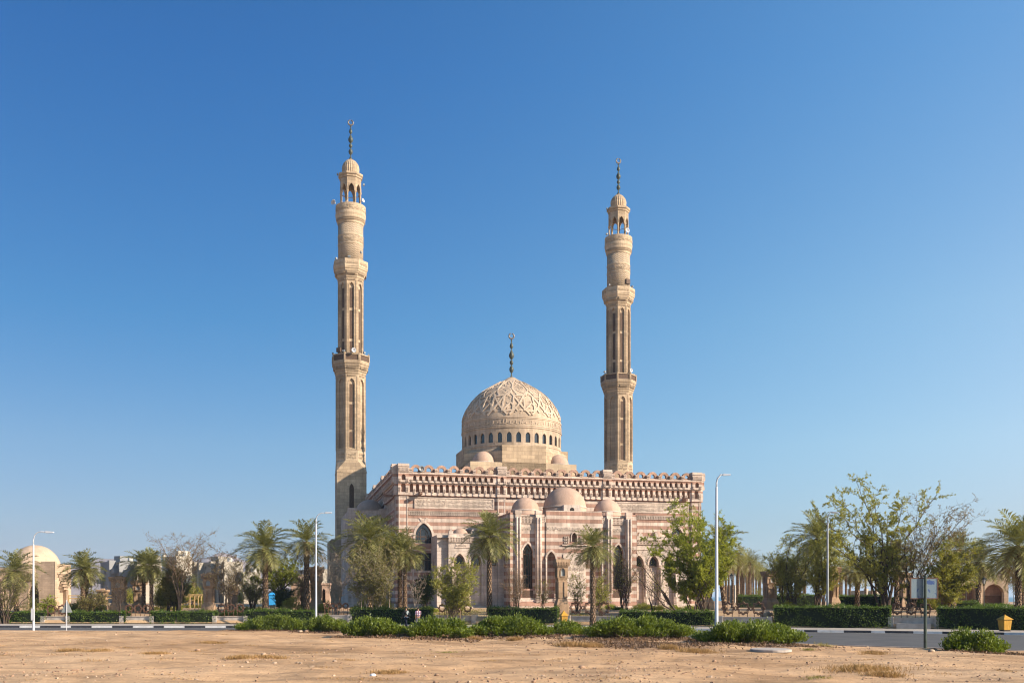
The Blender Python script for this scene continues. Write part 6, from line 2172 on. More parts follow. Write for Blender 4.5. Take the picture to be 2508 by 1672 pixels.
# ================================================================== people
def skin_mesh(joints, edges, name, mat, parent, sub=2):
    me = bpy.data.meshes.new(name)
    me.from_pydata([j[0] for j in joints], edges, [])
    o = bpy.data.objects.new(name, me); COL.objects.link(o)
    md = o.modifiers.new('skin', 'SKIN'); md.use_smooth_shade = True
    for i, j in enumerate(joints):
        r = j[1] if hasattr(j[1], '__len__') else (j[1], j[1])
        me.skin_vertices[0].data[i].radius = r
        me.skin_vertices[0].data[i].use_root = (i == 0)
    s = o.modifiers.new('sub', 'SUBSURF'); s.levels = sub; s.render_levels = sub
    dg = bpy.context.evaluated_depsgraph_get()
    new = bpy.data.meshes.new_from_object(o.evaluated_get(dg))
    bpy.data.objects.remove(o)
    new.materials.clear(); new.materials.append(mat)
    new.polygons.foreach_set('use_smooth', [True] * len(new.polygons))
    q = bpy.data.objects.new(name, new); COL.objects.link(q); q.parent = parent
    return q


M['skin'] = simple_mat('skin', (0.26, 0.14, 0.09), 0.6, 0.06, 5)
M['hair'] = simple_mat('dark_hair', (0.012, 0.010, 0.009), 0.6, 0.2, 20)


def person(label, px, d, H, rot, shirt, trousers, shoes, phase, dark):
    T = thing('person', label, 'person', (X_at(px, d), d, 0.0), rot)
    k = H / 1.75
    st = 0.20 * phase                      # stride; +y is the walking direction
    J = lambda x, y, z: (x * k, y * k, z * k)
    # body: one continuous skin
    jo = [(J(0, 0, 0.95), (0.13, 0.10)), (J(0, 0.01, 1.15), (0.125, 0.095)), (J(0, 0.0, 1.35), (0.15, 0.10)), (J(0, 0.0, 1.47), (0.06, 0.06)), (J(0, 0.01, 1.53), 0.055), (J(0, 0.03, 1.62), (0.075, 0.09)), (J(0, 0.025, 1.70), (0.065, 0.075))]
    ed = [(0, 1), (1, 2), (2, 3), (3, 4), (4, 5), (5, 6)]

    def chain(start, pts):
        prev = start
        for p, r in pts:
            jo.append((p, r)); ed.append((prev, len(jo) - 1)); prev = len(jo) - 1
        return prev
    for s in (-1, 1):
        f = st * s
        chain(0, [(J(0.09 * s, f * 0.15, 0.88), 0.085), (J(0.10 * s, f * 0.75 + 0.03, 0.50), 0.058), (J(0.10 * s, f * 1.5 - 0.05, 0.10), 0.036), (J(0.10 * s, f * 1.5 + 0.02, 0.045), 0.034), (J(0.105 * s, f * 1.5 + 0.13, 0.035), 0.03)])
        h = chain(2, [(J(0.18 * s, 0, 1.40), 0.055), (J(0.235 * s, -f * 0.5, 1.15), 0.040), (J(0.235 * s, -f * 0.9 + 0.07, 0.92), 0.030), (J(0.235 * s, -f * 0.95 + 0.09, 0.87), (0.022, 0.036))])
        for q in range(4):
            chain(h, [(J(0.235 * s, -f * 0.95 + 0.065 + q * 0.018, 0.815), 0.010), (J(0.23 * s, -f * 0.95 + 0.07 + q * 0.017, 0.775 + 0.006 * abs(q - 1.5)), 0.008)])
        chain(h, [(J(0.235 * s, -f * 0.95 + 0.13, 0.85), 0.010), (J(0.23 * s, -f * 0.95 + 0.145, 0.815), 0.008)])
    skin_mesh(jo, ed, 'body', M['skin'], T)
    # face: nose and ears are small blends of the same skin
    fc = MB(); fc.smooth = True
    fc.tube([J(0, 0.105, 1.655), J(0, 0.135, 1.625), J(0, 0.112, 1.612)], [0.008, 0.016, 0.01], 6)
    for s in (-1, 1):
        fc.tube([J(0.076 * s, 0.015, 1.655), J(0.086 * s, 0.01, 1.635), J(0.076 * s, 0.015, 1.605)], [0.01, 0.018, 0.008], 6)
    fc.build('nose_and_ears', M['skin'], T)
    # clothes
    jo2 = [(J(0, 0, 0.93), (0.155, 0.125)), (J(0, 0.01, 1.12), (0.15, 0.12)), (J(0, 0, 1.34), (0.175, 0.125)), (J(0, 0, 1.46), (0.085, 0.08))]
    ed2 = [(0, 1), (1, 2), (2, 3)]
    for s in (-1, 1):
        f = st * s
        a = len(jo2); jo2 += [(J(0.19 * s, 0, 1.40), 0.075), (J(0.24 * s, -f * 0.5, 1.15), 0.058)]; ed2 += [(2, a), (a, a + 1)]
        if dark:
            jo2 += [(J(0.238 * s, -f * 0.85 + 0.06, 0.95), 0.044)]; ed2 += [(a + 1, a + 2)]
    skin_mesh(jo2, ed2, 'shirt', shirt, T)
    jo3 = [(J(0, 0, 0.97), (0.145, 0.12))]; ed3 = []
    for s in (-1, 1):
        f = st * s; a = len(jo3)
        jo3 += [(J(0.09 * s, f * 0.15, 0.87), 0.105), (J(0.10 * s, f * 0.75 + 0.03, 0.50), 0.080), (J(0.10 * s, f * 1.5 - 0.05, 0.12), 0.062)]
        ed3 += [(0, a), (a, a + 1), (a + 1, a + 2)]
    skin_mesh(jo3, ed3, 'trousers', trousers, T)
    for s in (-1, 1):
        f = st * s
        skin_mesh([(J(0.10 * s, f * 1.5 - 0.07, 0.055), 0.048), (J(0.10 * s, f * 1.5 + 0.03, 0.05), 0.048), (J(0.105 * s, f * 1.5 + 0.16, 0.04), 0.036)], [(0, 1), (1, 2)], 'shoe', shoes, T)
    skin_mesh([(J(0, -0.015, 1.60), (0.07, 0.06)), (J(0, -0.01, 1.67), (0.082, 0.085)), (J(0, 0.015, 1.735), (0.07, 0.08))], [(0, 1), (1, 2)], 'hair', M['hair'], T)
    return T, k


def check_mat():
    m, nt, b = new_mat('checked_shirt_cloth')
    v = objco(nt)
    sp = nt.nodes.new('ShaderNodeSeparateXYZ'); nt.links.new(v, sp.inputs[0])
    a = mth(nt, 'GREATER_THAN', mth(nt, 'PINGPONG', mth(nt, 'ADD', sp.outputs[0], 4.0), 0.085), 0.045)
    c = mth(nt, 'GREATER_THAN', mth(nt, 'PINGPONG', sp.outputs[2], 0.1), 0.055)
    col = mixc(nt, a, (0.42, 0.35, 0.40), (0.15, 0.05, 0.09))
    col = mixc(nt, mth(nt, 'MULTIPLY', c, 0.75), col, (0.045, 0.03, 0.075))
    nt.links.new(col, b.inputs['Base Color']); b.inputs['Roughness'].default_value = 0.9
    return m


M['navy'] = simple_mat('navy_cloth', (0.012, 0.014, 0.028), 0.9, 0.2, 8)
M['blackcloth'] = simple_mat('black_cloth', (0.012, 0.013, 0.014), 0.9, 0.2, 8)
M['whitecloth'] = simple_mat('white_cloth', (0.62, 0.64, 0.66), 0.85, 0.06, 8)
M['greypatch'] = simple_mat('grey_print', (0.26, 0.29, 0.29), 0.85, 0.1, 8)
M['greycloth'] = simple_mat('grey_trouser_cloth', (0.14, 0.14, 0.17), 0.9, 0.15, 8)
P1, k = person('person in dark jacket and trousers with a white patch on the back', 995, 79.6, 1.80, R(38), M['blackcloth'], M['navy'], M['whitecloth'], 1.0, True)
bp = MB(); bp.smooth = True
vs = [(0.105 * math.cos(a) * k + 0.03, -0.148 * k - 0.012 * math.sin(b_), (1.28 + 0.15 * math.sin(a)) * k) for b_ in (0,) for a in np.linspace(0, 2 * PI, 20, endpoint=False)]
bp.poly([(x, y - 0.02, z) for x, y, z in vs]); bp.poly([(x, y + 0.03, z) for x, y, z in reversed(vs)])
for i in range(20):
    a, b_ = vs[i], vs[(i + 1) % 20]; bp.poly([(a[0], a[1] - 0.02, a[2]), (a[0], a[1] + 0.03, a[2]), (b_[0], b_[1] + 0.03, b_[2]), (b_[0], b_[1] - 0.02, b_[2])])
bp.build('back_patch', M['greypatch'], P1)
bh = MB(); bh.smooth = True; vsr = []
for z in (0.915, 0.97):
    vsr.append([(0.185 * math.cos(a) * k, 0.145 * math.sin(a) * k, z * k) for a in np.linspace(0, 2 * PI, 20, endpoint=False)])
bh.faces(vsr[0] + vsr[1], [(i, (i + 1) % 20, 20 + (i + 1) % 20, 20 + i) for i in range(20)])
bh.build('shirt_hem', M['whitecloth'], P1)
person('person in a purple and white checked shirt walking behind the shrubs', 1024, 79.2, 1.76, R(30), check_mat(), M['greycloth'], M['blackcloth'], -0.7, False)


# ================================================================== buildings in the background
def gatehouse_left():
    d = 110.0
    x = X_at(133, d)
    T = thing('gatehouse', 'sandstone gatehouse with a big plain dome and a dark arch at the left edge', 'building', (x, d, 1.0), 0)
    # right front corner of the block at the origin; front runs left, side runs back to the right
    fs = Vector((-0.93, -0.02, 0)).normalized(); rs = Vector((0.30, 0.95, 0)).normalized()
    k = d / FOC
    body, trim_, dark = MB(), MB(), MB()
    Hh = Z_at(1374, d) - 1.0
    FR = plane_frame((-4.95, 0.45, 0), (4.95, -0.45, 0), (-0.45, -4.95, 0))
    body.arch(FR, 0, 5.0, -0.2, Hh - 0.35, 2.55, 0.62, -0.2, 1.9, 3.0, 0.9, 0.0, dark, 7)
    body.fbox(FR, 3.4, 5.0, Hh - 0.35, Hh, -0.5, 0.0); body.fbox(FR, 2.6, 3.4, Hh - 0.35, Hh - 0.15, -0.5, 0.0); body.fbox(FR, 0, 2.6, Hh - 0.35, Hh - 0.3, -0.5, 0.0)
    # right side face with a tall recessed arch and stepped toothed band
    FS = plane_frame((0, 0, 0), (0.30, 0.95, 0), (0.95, -0.30, 0))
    body.arch(FS, 0.3, 2.4, -0.2, Hh - 0.5, 1.25, 0.62, -0.2, 2.4, 3.6, 0.5, 0.0, body, 7)
    body.fbox(FS, 0.0, 0.32, -0.2, Hh, -0.4, 0.1); body.fbox(FS, 2.0, 2.42, -0.2, Hh - 0.3, -0.3, 0.12)
    trim_.fbox(FS, 0.32, 2.4, Hh - 1.4, Hh - 1.2, 0.0, 0.16)
    for r in range(5):
        teeth(trim_, FS, 0.5 + 0.2 * r, 1.9 + 0.02 * r, Hh - 1.75 - 0.34 * r, Hh - 1.5 - 0.34 * r, 0.0, 0.14, 1, 0.17)
    body.fbox(FS, 0.32, 2.4, Hh - 0.5, Hh - 0.25, -0.5, 0.08)
    # rest of the block
    bx = [FR(0, 0, 0), FR(5.0, 0, 0), FS(2.4, 0, 0), FS(2.4, 0, 0) + Vector((-4.95, 0.45, 0))]
    body.poly([Vector((p.x, p.y, Hh - 0.5)) for p in bx])
    body.poly([Vector((bx[2].x, bx[2].y, -0.2)), Vector((bx[3].x, bx[3].y, -0.2)), Vector((bx[3].x, bx[3].y, Hh - 0.5)), Vector((bx[2].x, bx[2].y, Hh - 0.5))])
    # lower wing to the left with tall shafts
    FW = plane_frame((-12.0, 0.6, 0), (7.0, 0, 0), (0, -1, 0))
    body.fbox(FW, 0, 6.99, -0.2, Hh - 0.75, -4.5, 0)
    for s in (3.9, 4.35, 4.8, 5.4, 5.9):
        trim_.fbox(FW, s, s + 0.2, -0.2, 3.6, 0, 0.14)
    teeth(trim_, FW, 3.5, 5.3, 3.7, 4.6, 0.0, 0.5, 3, 0.2)
    body.build('wall', M['gate'], T); trim_.build('trim', M['gate'], T); dark.build('arch_opening', M['void'], T)
    cx, cy = X_at(86, 112.5) - x, 2.6
    rd = 58.5 / FOC * 112.5
    dm_ = MB(); dm_.smooth = True
    zc = Z_at(1397, 112.5) - 1.0; zt = Z_at(1334, 112.5) - 1.0
    dm_.lathe([(rd, zc - 1.1), (rd, zc)] + [(rd * math.cos(t), zc + (zt - zc) * math.sin(t)) for t in np.linspace(0.05, PI / 2 * 0.996, 14)], 48, cx, cy)
    dm_.build('dome', M['gate_dome'], T)


M['gate_dome'] = stone_mat('gatehouse_dome_plaster', (0.48, 0.355, 0.255), course=6, blockw=9, joint=1.0, stain=0.2, blockvar=0.02, bmp=0.2)
gatehouse_left()


def gatehouse_right():
    d = 118.0; x = X_at(2440, d)
    T = thing('gatehouse', 'sandstone gatehouse with arches and a small dome behind the palm at the right', 'building', (x, d, 1.1), R(-6))
    body, dark = MB(), MB()
    Hh = Z_at(1402, d) - 1.1
    F = plane_frame((-4.6, 0, 0), (1, 0, 0), (0, -1, 0))
    body.arch(F, 0, 2.6, -0.2, Hh - 0.8, 1.3, 0.9, -0.2, 1.9, 3.0, 0.9, 0.0, dark, 7)
    body.arch(F, 2.6, 5.9, -0.2, Hh - 0.2, 4.35, 1.15, -0.2, 1.7, 3.0, 0.9, 0.02, dark, 7)
    for s in (2.45, 2.8):
        body.lathe([(0.12, -0.1), (0.10, 1.9), (0.3, 2.3)], 8, *F(s, 0, 0.15).xy)
    body.fbox(F, 2.3, 2.95, 2.3, 3.1, 0, 0.25)
    F2 = plane_frame((1.3, 0, 0), (0.25, 1, 0), (1, -0.25, 0))
    body.fbox(F2, 0, 4.0, -0.2, Hh + 0.25, -0.6, 0.05); body.fbox(F2, 0.0, 0.5, Hh + 0.25, Hh + 0.6, -0.5, 0.0)
    body.poly([(-4.6, 0, Hh - 0.8), (1.3, 0, Hh - 0.3), (1.3, 4, Hh - 0.3), (-4.6, 4, Hh - 0.8)])
    dk = MB(); dk.rect(F, 3.3, 5.4, -0.1, 1.6, -0.8); dk.build('iron_gate', M['rust'], T)
    body.build('wall', M['gate'], T); dark.build('arch_opening', M['niche'], T)
    small_dome(T, -0.85, 2.0, Hh - 0.7, 1.42, 0.2, name='dome', mat='gate_dome', holes=0)


gatehouse_right()


def flats(label, px0, px1, d, top, wallm, storeys, bays, seed, cat='building', roofbits=True, side=1.2):
    """a far apartment block with recessed windows and roof boxes"""
    x0, x1 = X_at(px0, d), X_at(px1, d); L = x1 - x0
    T = thing('apartment_block', label, cat, (x0, d, 1.0), R(-38)); L = L / 0.80
    H = Z_at(top, d) - 1.0
    r = random.Random(seed)
    b, gl = MB(), []
    F = plane_frame((0, 0, 0), (1, 0, 0), (0, -1, 0))
    sh, bw = H / storeys, L / bays
    for i in range(storeys):
        for k in range(bays):
            s0, z0 = bw * k, sh * i
            dp = r.choice((0.0, 0.0, -0.7, 0.6)) if side > 1 else 0
            ww = bw * r.uniform(0.24, 0.4); zz0 = z0 + sh * r.choice((0.12, 0.32)); zz1 = z0 + sh * 0.78
            w_ = MB()
            b.rcell(F, s0, s0 + bw, z0, z0 + sh, s0 + bw / 2 - ww / 2, s0 + bw / 2 + ww / 2, zz0, zz1, 0.35, 0.0, None)
            w_.rect(F, s0 + bw / 2 - ww / 2, s0 + bw / 2 + ww / 2, zz0, zz1, -0.33)
            w_.build('window', M['glass'], T)
            if dp > 0:
                q = MB(); q.fbox(F, s0 + bw * 0.15, s0 + bw * 0.85, z0 + 0.02, z0 + 0.95, 0.0, 1.0); q.build('balcony', M[wallm], T)
    b.fbox(F, 0, L, H, H + 0.35, -4, 0.06)
    F2 = plane_frame((L, 0, 0), (0, 1, 0), (1, 0, 0)); b.rect(F2, 0, 4, 0, H); b.rect(plane_frame((0, 4, 0), (0, -1, 0), (-1, 0, 0)), 0, 4, 0, H)
    for k in range(bays + 1):
        if r.random() < 0.5: b.fbox(F, max(0, bw * k - 0.2), min(L, bw * k + 0.5), 0, H + r.uniform(0, 0.8), 0.01, r.uniform(0.6, 1.4))
    if roofbits:
        q = MB(); q.fbox(F, L * 0.2, L * 0.45, H + 0.35, H + 1.6, -5, -2); q.build('roof_room', M[wallm], T)
        q = MB(); q.lathe([(0.5, H + 0.4), (0.5, H + 1.2), (0.1, H + 1.35)], 12, L * 0.7, 3); q.build('water_tank', M['white_wall'], T)
    b.build('wall', M[wallm], T)


flats('grey and white modern apartment block between the twin palms and the palm pair', 246, 330, 205, 1380, 'grey_wall', 4, 5, 1)
flats('pale modern apartment block right of the palm pair with a shaded recess', 328, 362, 200, 1378, 'beige_wall', 4, 2, 2)
flats('cream block with a dark flat roof behind the tall half bare tree', 404, 442, 215, 1366, 'cream_wall', 4, 2, 3)
flats('white apartment block behind the stone lamp pillar with pale niche', 482, 578, 210, 1381, 'beige_wall', 4, 5, 4)
flats('low white house between the dark leafless tree and the tall palm', 575, 602, 190, 1405, 'beige_wall', 2, 1, 5)
flats('long low white building glimpsed behind the flat topped green tree', 655, 745, 185, 1452, 'beige_wall', 1, 4, 6, roofbits=False)
flats('white gabled house behind the palm at the second lamp', 722, 806, 180, 1400, 'beige_wall', 2, 3, 7, roofbits=False)
flats('distant white house at the foot of the palm avenue', 1777, 1802, 230, 1436, 'beige_wall', 2, 2, 8, roofbits=False)
flats('low white distant building on the shore right of the tall loose tree', 2080, 2130, 240, 1449, 'beige_wall', 1, 3, 9, roofbits=False)

# small domed garden pavilion by the second lamp
d = 106.0
x = X_at(760, d)
T = thing('pavilion', 'small pinkish domed garden pavilion with paired arched windows behind the second lamp', 'pavilion', (x, d, 1.05), R(8))
b, dk = MB(), MB()
F = plane_frame((-1.9, -1.5, 0), (1, 0, 0), (0, -1, 0)); Hh = Z_at(1432, d) - 1.05
for k in range(2):
    b.arch(F, 2.45 + 0.62 * k, 2.45 + 0.62 * (k + 1), -0.1, Hh, 2.76 + 0.62 * k, 0.17, 0.9, 2.0, 2.4, 0.25, 0, dk)
b.rect(F, 0, 2.45, -0.1, Hh); b.rect(F, 3.69, 4.0, -0.1, Hh)
b.rect(plane_frame((2.1, -1.5, 0), (0, 1, 0), (1, 0, 0)), 0, 3, -0.1, Hh); b.rect(plane_frame((-1.9, 1.5, 0), (0, -1, 0), (-1, 0, 0)), 0, 3, -0.1, Hh)
b.fbox(F, -0.08, 4.08, Hh, Hh + 0.2, -3.0, 0.08)
b.build('wall', M['plaster'], T); dk.build('arched_window', M['void'], T)
small_dome(T, -0.9, 0.0, Hh + 0.2, 0.85, 0.1, name='dome', holes=0)

# timber pergola frame
d = 104.0; x = X_at(440, d)
T = thing('pergola', 'open yellow timber pergola frame with thin posts and a sloping brace', 'pergola', (x, d, float(garden_z(x, d))), 0)
z1 = Z_at(1456, d) - float(garden_z(x, d)); L = X_at(502, d) - x
for q in (0.9, 1.3, 1.62, 1.88, 2.1):
    m = MB(); m.box(q / 2.2 * L - 0.035, q / 2.2 * L + 0.035, -0.04, 0.04, -0.1, z1); m.build('post', M['timber'], T)
for y, z in ((-0.05, z1), (0.05, z1 - 0.22), (1.3, z1 - 0.05)):
    m = MB(); m.box(-0.1, L + 0.1, y - 0.04, y + 0.04, z, z + 0.08); m.build('beam', M['timber'], T)
m = MB(); m.tube([(0, 0, 0.45), (L * 0.75, 0, z1 - 0.3)], 0.035, 4); m.build('brace', M['timber'], T)
d = 106.0; x = X_at(166, d)
T = thing('pergola', 'long low timber pergola beam between the left gatehouse and the short lamp pillar', 'pergola', (x, d, float(garden_z(x, d))), 0)
z1 = Z_at(1459, d) - float(garden_z(x, d)); L = X_at(282, d) - x
for y, z in ((0, z1), (0.06, z1 - 0.28)):
    m = MB(); m.box(0, L, y - 0.05, y + 0.05, z, z + 0.1); m.build('beam', M['timber'], T)
for q in (0.02, 0.35, 0.68, 0.98):
    m = MB(); m.box(q * L - 0.05, q * L + 0.05, -0.05, 0.05, -0.1, z1); m.build('post', M['timber'], T)

# small blue kiosk between the palms
d = 112; x = X_at(667, d); z0 = float(garden_z(x, d))
T = thing('kiosk', 'small bright blue kiosk glimpsed between the trees left of the second lamp', 'kiosk', (x, d, z0), R(10))
h = Z_at(1450, d) - z0
m = MB(); m.box(-0.35, 0.35, -0.35, 0.35, 0.35, h - 0.3); m.build('body', M['blue'], T)
m = MB(); m.hexa([(-0.45, -0.45, h - 0.3), (0.45, -0.45, h - 0.3), (0.45, 0.45, h - 0.3), (-0.45, 0.45, h - 0.3), (-0.2, -0.2, h), (0.2, -0.2, h), (0.2, 0.2, h), (-0.2, 0.2, h)]); m.build('roof', M['blue'], T)
m = MB(); m.box(-0.3, 0.3, -0.3, 0.3, 0, 0.35); m.build('plinth', M['black_metal'], T)

# round clay jar lying on the low wall right of the tall lamp
d = hd(1878) + 1.2; x = X_at(1876, d)
j = MB(); j.smooth = True
j.lathe([(0.10, -0.42), (0.16, -0.40), (0.30, -0.2), (0.33, 0.0), (0.26, 0.24), (0.13, 0.36), (0.11, 0.44), (0.16, 0.48)], 20)
o = j.build('clay_jar', M['pillar']); o.location = (x, d, float(garden_z(x, d)) + 0.32); o.rotation_euler = (0, R(84), R(10)); o.scale = (1.1,) * 3
tag(o, 'big round clay jar lying on its side left of the big hedge', 'jar')

# ================================================================== the sand: stones, dry grass, litter
rg = np.random.default_rng(99)
ICO = [(-.53, 0, .85), (.53, 0, .85), (-.53, 0, -.85), (.53, 0, -.85), (0, .85, .53), (0, .85, -.53), (0, -.85, .53), (0, -.85, -.53), (.85, .53, 0), (-.85, .53, 0), (.85, -.53, 0), (-.85, -.53, 0)]
ICF = [(0, 4, 1), (0, 9, 4), (9, 5, 4), (4, 5, 8), (4, 8, 1), (8, 10, 1), (8, 3, 10), (5, 3, 8), (5, 2, 3), (2, 7, 3), (7, 10, 3), (7, 6, 10), (7, 11, 6), (11, 0, 6), (0, 1, 6), (6, 1, 10), (9, 0, 11), (9, 11, 2), (9, 2, 5), (7, 2, 11)]
I = np.array(ICO)


def stones(name, n, smin, smax, mats, ymin, ymax, xw=0.58, cluster=None):
    Q, mi = [], []
    k = 0
    while k < n:
        y = ymin + (ymax - ymin) * rg.uniform() ** 1.4
        xx = rg.uniform(-1, 1) * y * xw
        if cluster is not None:
            c = cluster[rg.integers(len(cluster))]; xx, y = c[0] + rg.normal(0, c[2]), c[1] + rg.normal(0, c[2] * 0.7)
        if y > float(ne(xx)) - 0.6: continue
        s = smin + (smax - smin) * rg.uniform() ** 4
        V = I * s * rg.uniform(0.6, 1.3, 3) * [1, 1, 0.65] + rg.normal(0, 0.12 * s, (12, 3))
        V = V + [xx, y, float(sand_z(xx, y)) + s * 0.18]
        m_ = int(rg.uniform() < 0.3)
        for f in ICF: Q.append(V[list(f)]); mi.append(m_)
        k += 1
    return struct(quads(name, np.array(Q), mats, None, mi), 'stuff')


M['stone_a'] = simple_mat('brown_pebble', (0.30, 0.19, 0.12), 0.9, 0.35, 3)
M['stone_b'] = simple_mat('pale_pebble', (0.36, 0.26, 0.18), 0.9, 0.25, 3)
cl = [tuple(sand_hit(px, py)[:2]) + (r,) for px, py, r in ((1480, 1655, 1.2), (1560, 1640, 1.0), (1700, 1625, 1.6), (1530, 1600, 1.2), (1960, 1610, 1.5), (2060, 1590, 1.4), (620, 1612, 0.6), (100, 1650, 0.9), (1000, 1580, 2), (2300, 1600, 2), (1650, 1580, 1.5))]
stones('pebbles', 3400, 0.010, 0.06, [M['stone_a'], M['stone_b']], 15.5, 62)
stones('pebbles', 1500, 0.010, 0.045, [M['stone_a'], M['stone_a']], 15.5, 34)
stones('pebbles', 2400, 0.008, 0.045, [M['stone_a'], M['stone_b']], 15.5, 50, cluster=cl)
for px, py, s, mt, lab in ((485, 1593, 0.12, 'stone_a', 'brown stone lying alone on the sand of the left third'), (736, 1548, 0.22, 'stone_b', 'pale boulder below the left shrubs on the sand bank'),
                           (752, 1547, 0.26, 'stone_a', 'brown boulder right of the pale boulder below the left shrubs'), (1425, 1635, 0.11, 'stone_a', 'brown stone in the middle foreground sand'),
                           (1296, 1592, 0.09, 'stone_a', 'small dark stone on the sand below the middle shrubs'), (646, 1603, 0.1, 'stone_b', 'pale stone beside the dry grass of the left foreground'),
                           (2282, 1596, 0.16, 'stone_b', 'pale upright stone at the kerb below the sign board'), (913, 1655, 0.09, 'white', 'white plastic bag lying on the foreground sand')):
    p = sand_hit(px, py)
    V = []
    m = MB(); m.smooth = True
    for it in range(1):
        VV = [Vector(q) for q in ICO]
        m.faces([(q.x * s * rg.uniform(0.8, 1.3), q.y * s * rg.uniform(0.8, 1.2), q.z * s * 0.6 * rg.uniform(0.8, 1.2)) for q in VV], ICF)
    o = m.build('plastic_bag' if mt == 'white' else 'rock', M['whitecloth'] if mt == 'white' else M[mt])
    o.location = (p.x, p.y, p.z + s * 0.25)
    sb = o.modifiers.new('round', 'SUBSURF'); sb.levels = 1; sb.render_levels = 1
    tag(o, lab, 'bag' if mt == 'white' else 'rock')

# flat concrete cover by the bank
p = sand_hit(1888, 1594)
m = MB(); m.lathe([(1.0, -0.1), (1.0, 0.07), (0.93, 0.1)], 28)
o = m.build('concrete_cover', M['concrete']); o.location = (p.x, p.y, p.z + 0.05); o.scale = (0.72, 0.9, 0.45)
tag(o, 'flat round concrete cover in the sand below the right end of the shrub row', 'concrete cover')


def blades(cx, cy, rx, ry, n, h, mats_p=0.0, flat=0.6):
    x = cx + rg.normal(0, 0.5, n) * rx; y = cy + rg.normal(0, 0.5, n) * ry
    z = sand_z(x, y)
    B = np.stack([x, y, z - 0.01], 1)
    v = np.stack([rg.normal(0, flat, n), rg.normal(0, flat, n), np.ones(n)], 1)
    v = nrm(v) * (h * rg.uniform(0.4, 1.2, (n, 1)))
    s = nrm(np.cross(v, rg.normal(0, 1, (n, 3)))) * 0.007
    m = B + v * 0.55 + rg.normal(0, 0.01, (n, 3))
    return np.stack([B - s, m - s * 0.8, B + v, m + s], 1)


tufts = [(2110, 1640, 170, 0.19, 'grass_dry', 'largest brown dry grass clump in the right foreground sand'), (2165, 1655, 90, 0.15, 'grass_dry', 'low dry grass spreading right of the largest brown clump'),
         (1395, 1582, 60, 0.22, 'grass_dry', 'brown dry grass clump left of the pair below the middle shrubs'), (1445, 1583, 55, 0.22, 'grass_dry', 'brown dry grass clump right of the pair below the middle shrubs'),
         (1640, 1588, 45, 0.2, 'grass_dry', 'dry grass tuft below the bare soil slope'), (1705, 1597, 90, 0.2, 'grass_dry', 'wide dry grass clump left of the concrete cover'),
         (590, 1612, 65, 0.13, 'grass_dry', 'flat dry grass patch in the left foreground'), (660, 1611, 80, 0.12, 'grass_dry', 'long flat dry grass patch right of the pale stone in the left foreground'),
         (950, 1648, 80, 0.1, 'grass_dry', 'thin dry grass beside the white plastic bag'), (170, 1594, 50, 0.12, 'grass_dry', 'dry grass patch on the left sand under the triangular sign'),
         (240, 1594, 60, 0.09, 'grass_dry', 'thin dry grass strip right of the left grass patch'), (380, 1600, 60, 0.09, 'grass_dry', 'faint dry grass streak in the left middle sand'),
         (520, 1574, 60, 0.1, 'grass_dry', 'faint dry grass streak at the far left sand'), (1260, 1567, 35, 0.2, 'grass_dry', 'small dry tuft below the tallest shrub'),
         (1160, 1566, 35, 0.22, 'grass_dry', 'small dry tuft left of the tallest shrub'), (1095, 1597, 60, 0.07, 'grass_green', 'sparse green weeds near the middle foreground'),
         (1980, 1592, 30, 0.14, 'grass_green', 'sparse green weeds right of the concrete cover'), (2020, 1583, 40, 0.22, 'grass_green', 'fresh green weeds on the kerb below the big right shrub'),
         (2000, 1660, 70, 0.06, 'grass_green', 'flat green weeds at the lower right edge'), (2140, 1600, 60, 0.1, 'grass_dry', 'dry tuft on the sand left of the sign post')]
for px, py, wpx, h, mt, lab in tufts:
    p = sand_hit(px, py)
    rx = wpx / FOC * p.y * 0.5
    o = quads('grass_clump', blades(p.x, p.y, rx, rx * 0.8, int((500 + 1500 * min(1.5, rx)) * (0.22 if mt == 'grass_green' else 1.0)), h), M[mt])
    tag(o, lab, 'grass clump', 'grass clumps on the sand')
Q = []
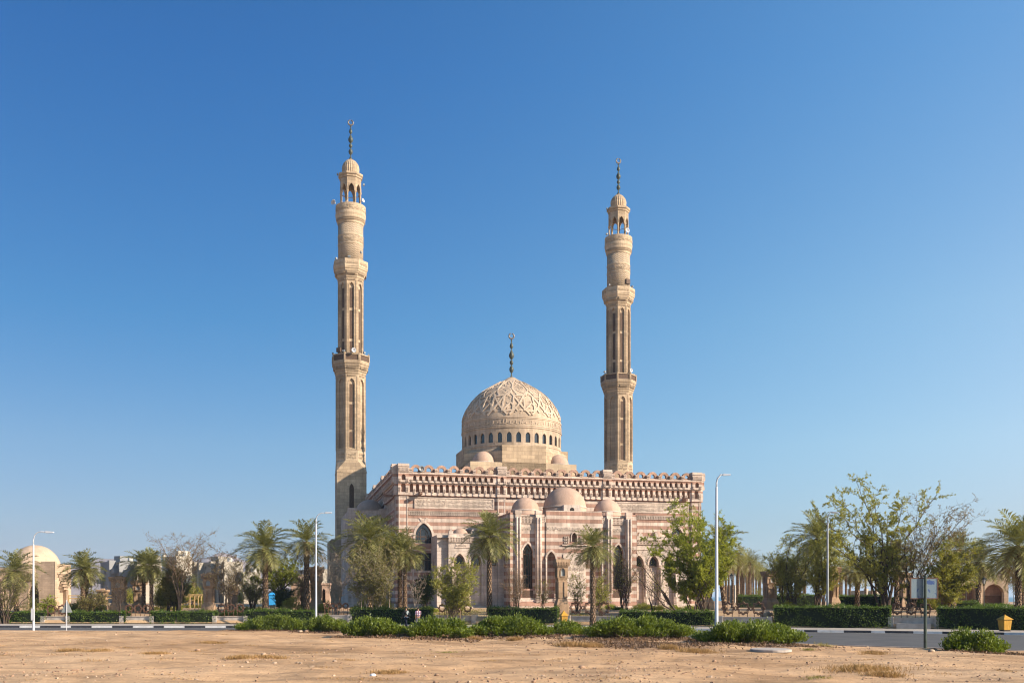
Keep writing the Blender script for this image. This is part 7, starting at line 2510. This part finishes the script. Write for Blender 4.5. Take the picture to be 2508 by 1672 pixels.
for k in range(150):
    y = rg.uniform(16, 60); x = rg.uniform(-0.56, 0.56) * y
    if y < float(ne(x)) - 1.5: Q.append(blades(x, y, rg.uniform(0.15, 0.7), rg.uniform(0.1, 0.4), int(rg.uniform(15, 90)), rg.uniform(0.03, 0.10), flat=1.0))
struct(quads('dry_grass', np.concatenate(Q), M['grass_dry']), 'stuff')

# dead leaves, twigs and dark soil under the shrubs
Q, mi = [], []
for (d, x0, x1) in BPOS:
    n = int((x1 - x0) * 420)
    x = rg.uniform(x0 - 0.5, x1 + 0.5, n); y = d - 0.6 + rg.normal(0, 0.75, n) - 0.4
    k = y < ne(x) - 0.25; x, y = x[k], y[k]; n = len(x)
    P = np.stack([x, y, sand_z(x, y) + np.abs(rg.normal(0.02, 0.025, n))], 1)
    q = leaf_quads(P, 0.16, 0.3, rg, up=0.0); Q.append(q)
p0 = [tuple(sand_hit(px, py)[:2]) + (w_, n) for px, py, w_, n in ((1560, 1575, 1.8, 1500), (1620, 1582, 1.4, 900), (1850, 1580, 1.6, 800), (1080, 1562, 0.7, 500), (1490, 1568, 1.0, 500))]
for a, b_, w_, n in p0:
    x = a + rg.normal(0, w_, n); y = b_ + rg.normal(0, w_ * 0.6, n); k = y < ne(x) - 0.25; x, y = x[k], y[k]
    P = np.stack([x, y, sand_z(x, y) + 0.02], 1); Q.append(leaf_quads(P, 0.18, 0.25, rg, up=0.0))
M['litter'] = leaf_mat('dead_leaf', (0.060, 0.032, 0.018), (0.21, 0.125, 0.07), trans=0.1)
struct(quads('leaf_litter', np.concatenate(Q), M['litter']), 'stuff')
# grass in the mosque garden
Q = []
for px, d, w_, n in ((1095, 92, 3.0, 2500), (1150, 98, 2.0, 900), (1420, 90, 2.0, 900)):
    x = X_at(px, d) + rg.normal(0, w_ * 0.5, n); y = d + rg.normal(0, 2.5, n)
    B = np.stack([x, y, garden_z(x, y)], 1); v = nrm(np.stack([rg.normal(0, .5, n), rg.normal(0, .5, n), np.ones(n)], 1)) * 0.12
    s = nrm(np.cross(v, rg.normal(0, 1, (n, 3)))) * 0.02
    Q.append(np.stack([B - s, B + v * 0.5 - s, B + v, B + v * 0.5 + s], 1))
struct(quads('lawn_grass', np.concatenate(Q), M['grass_green']), 'stuff')
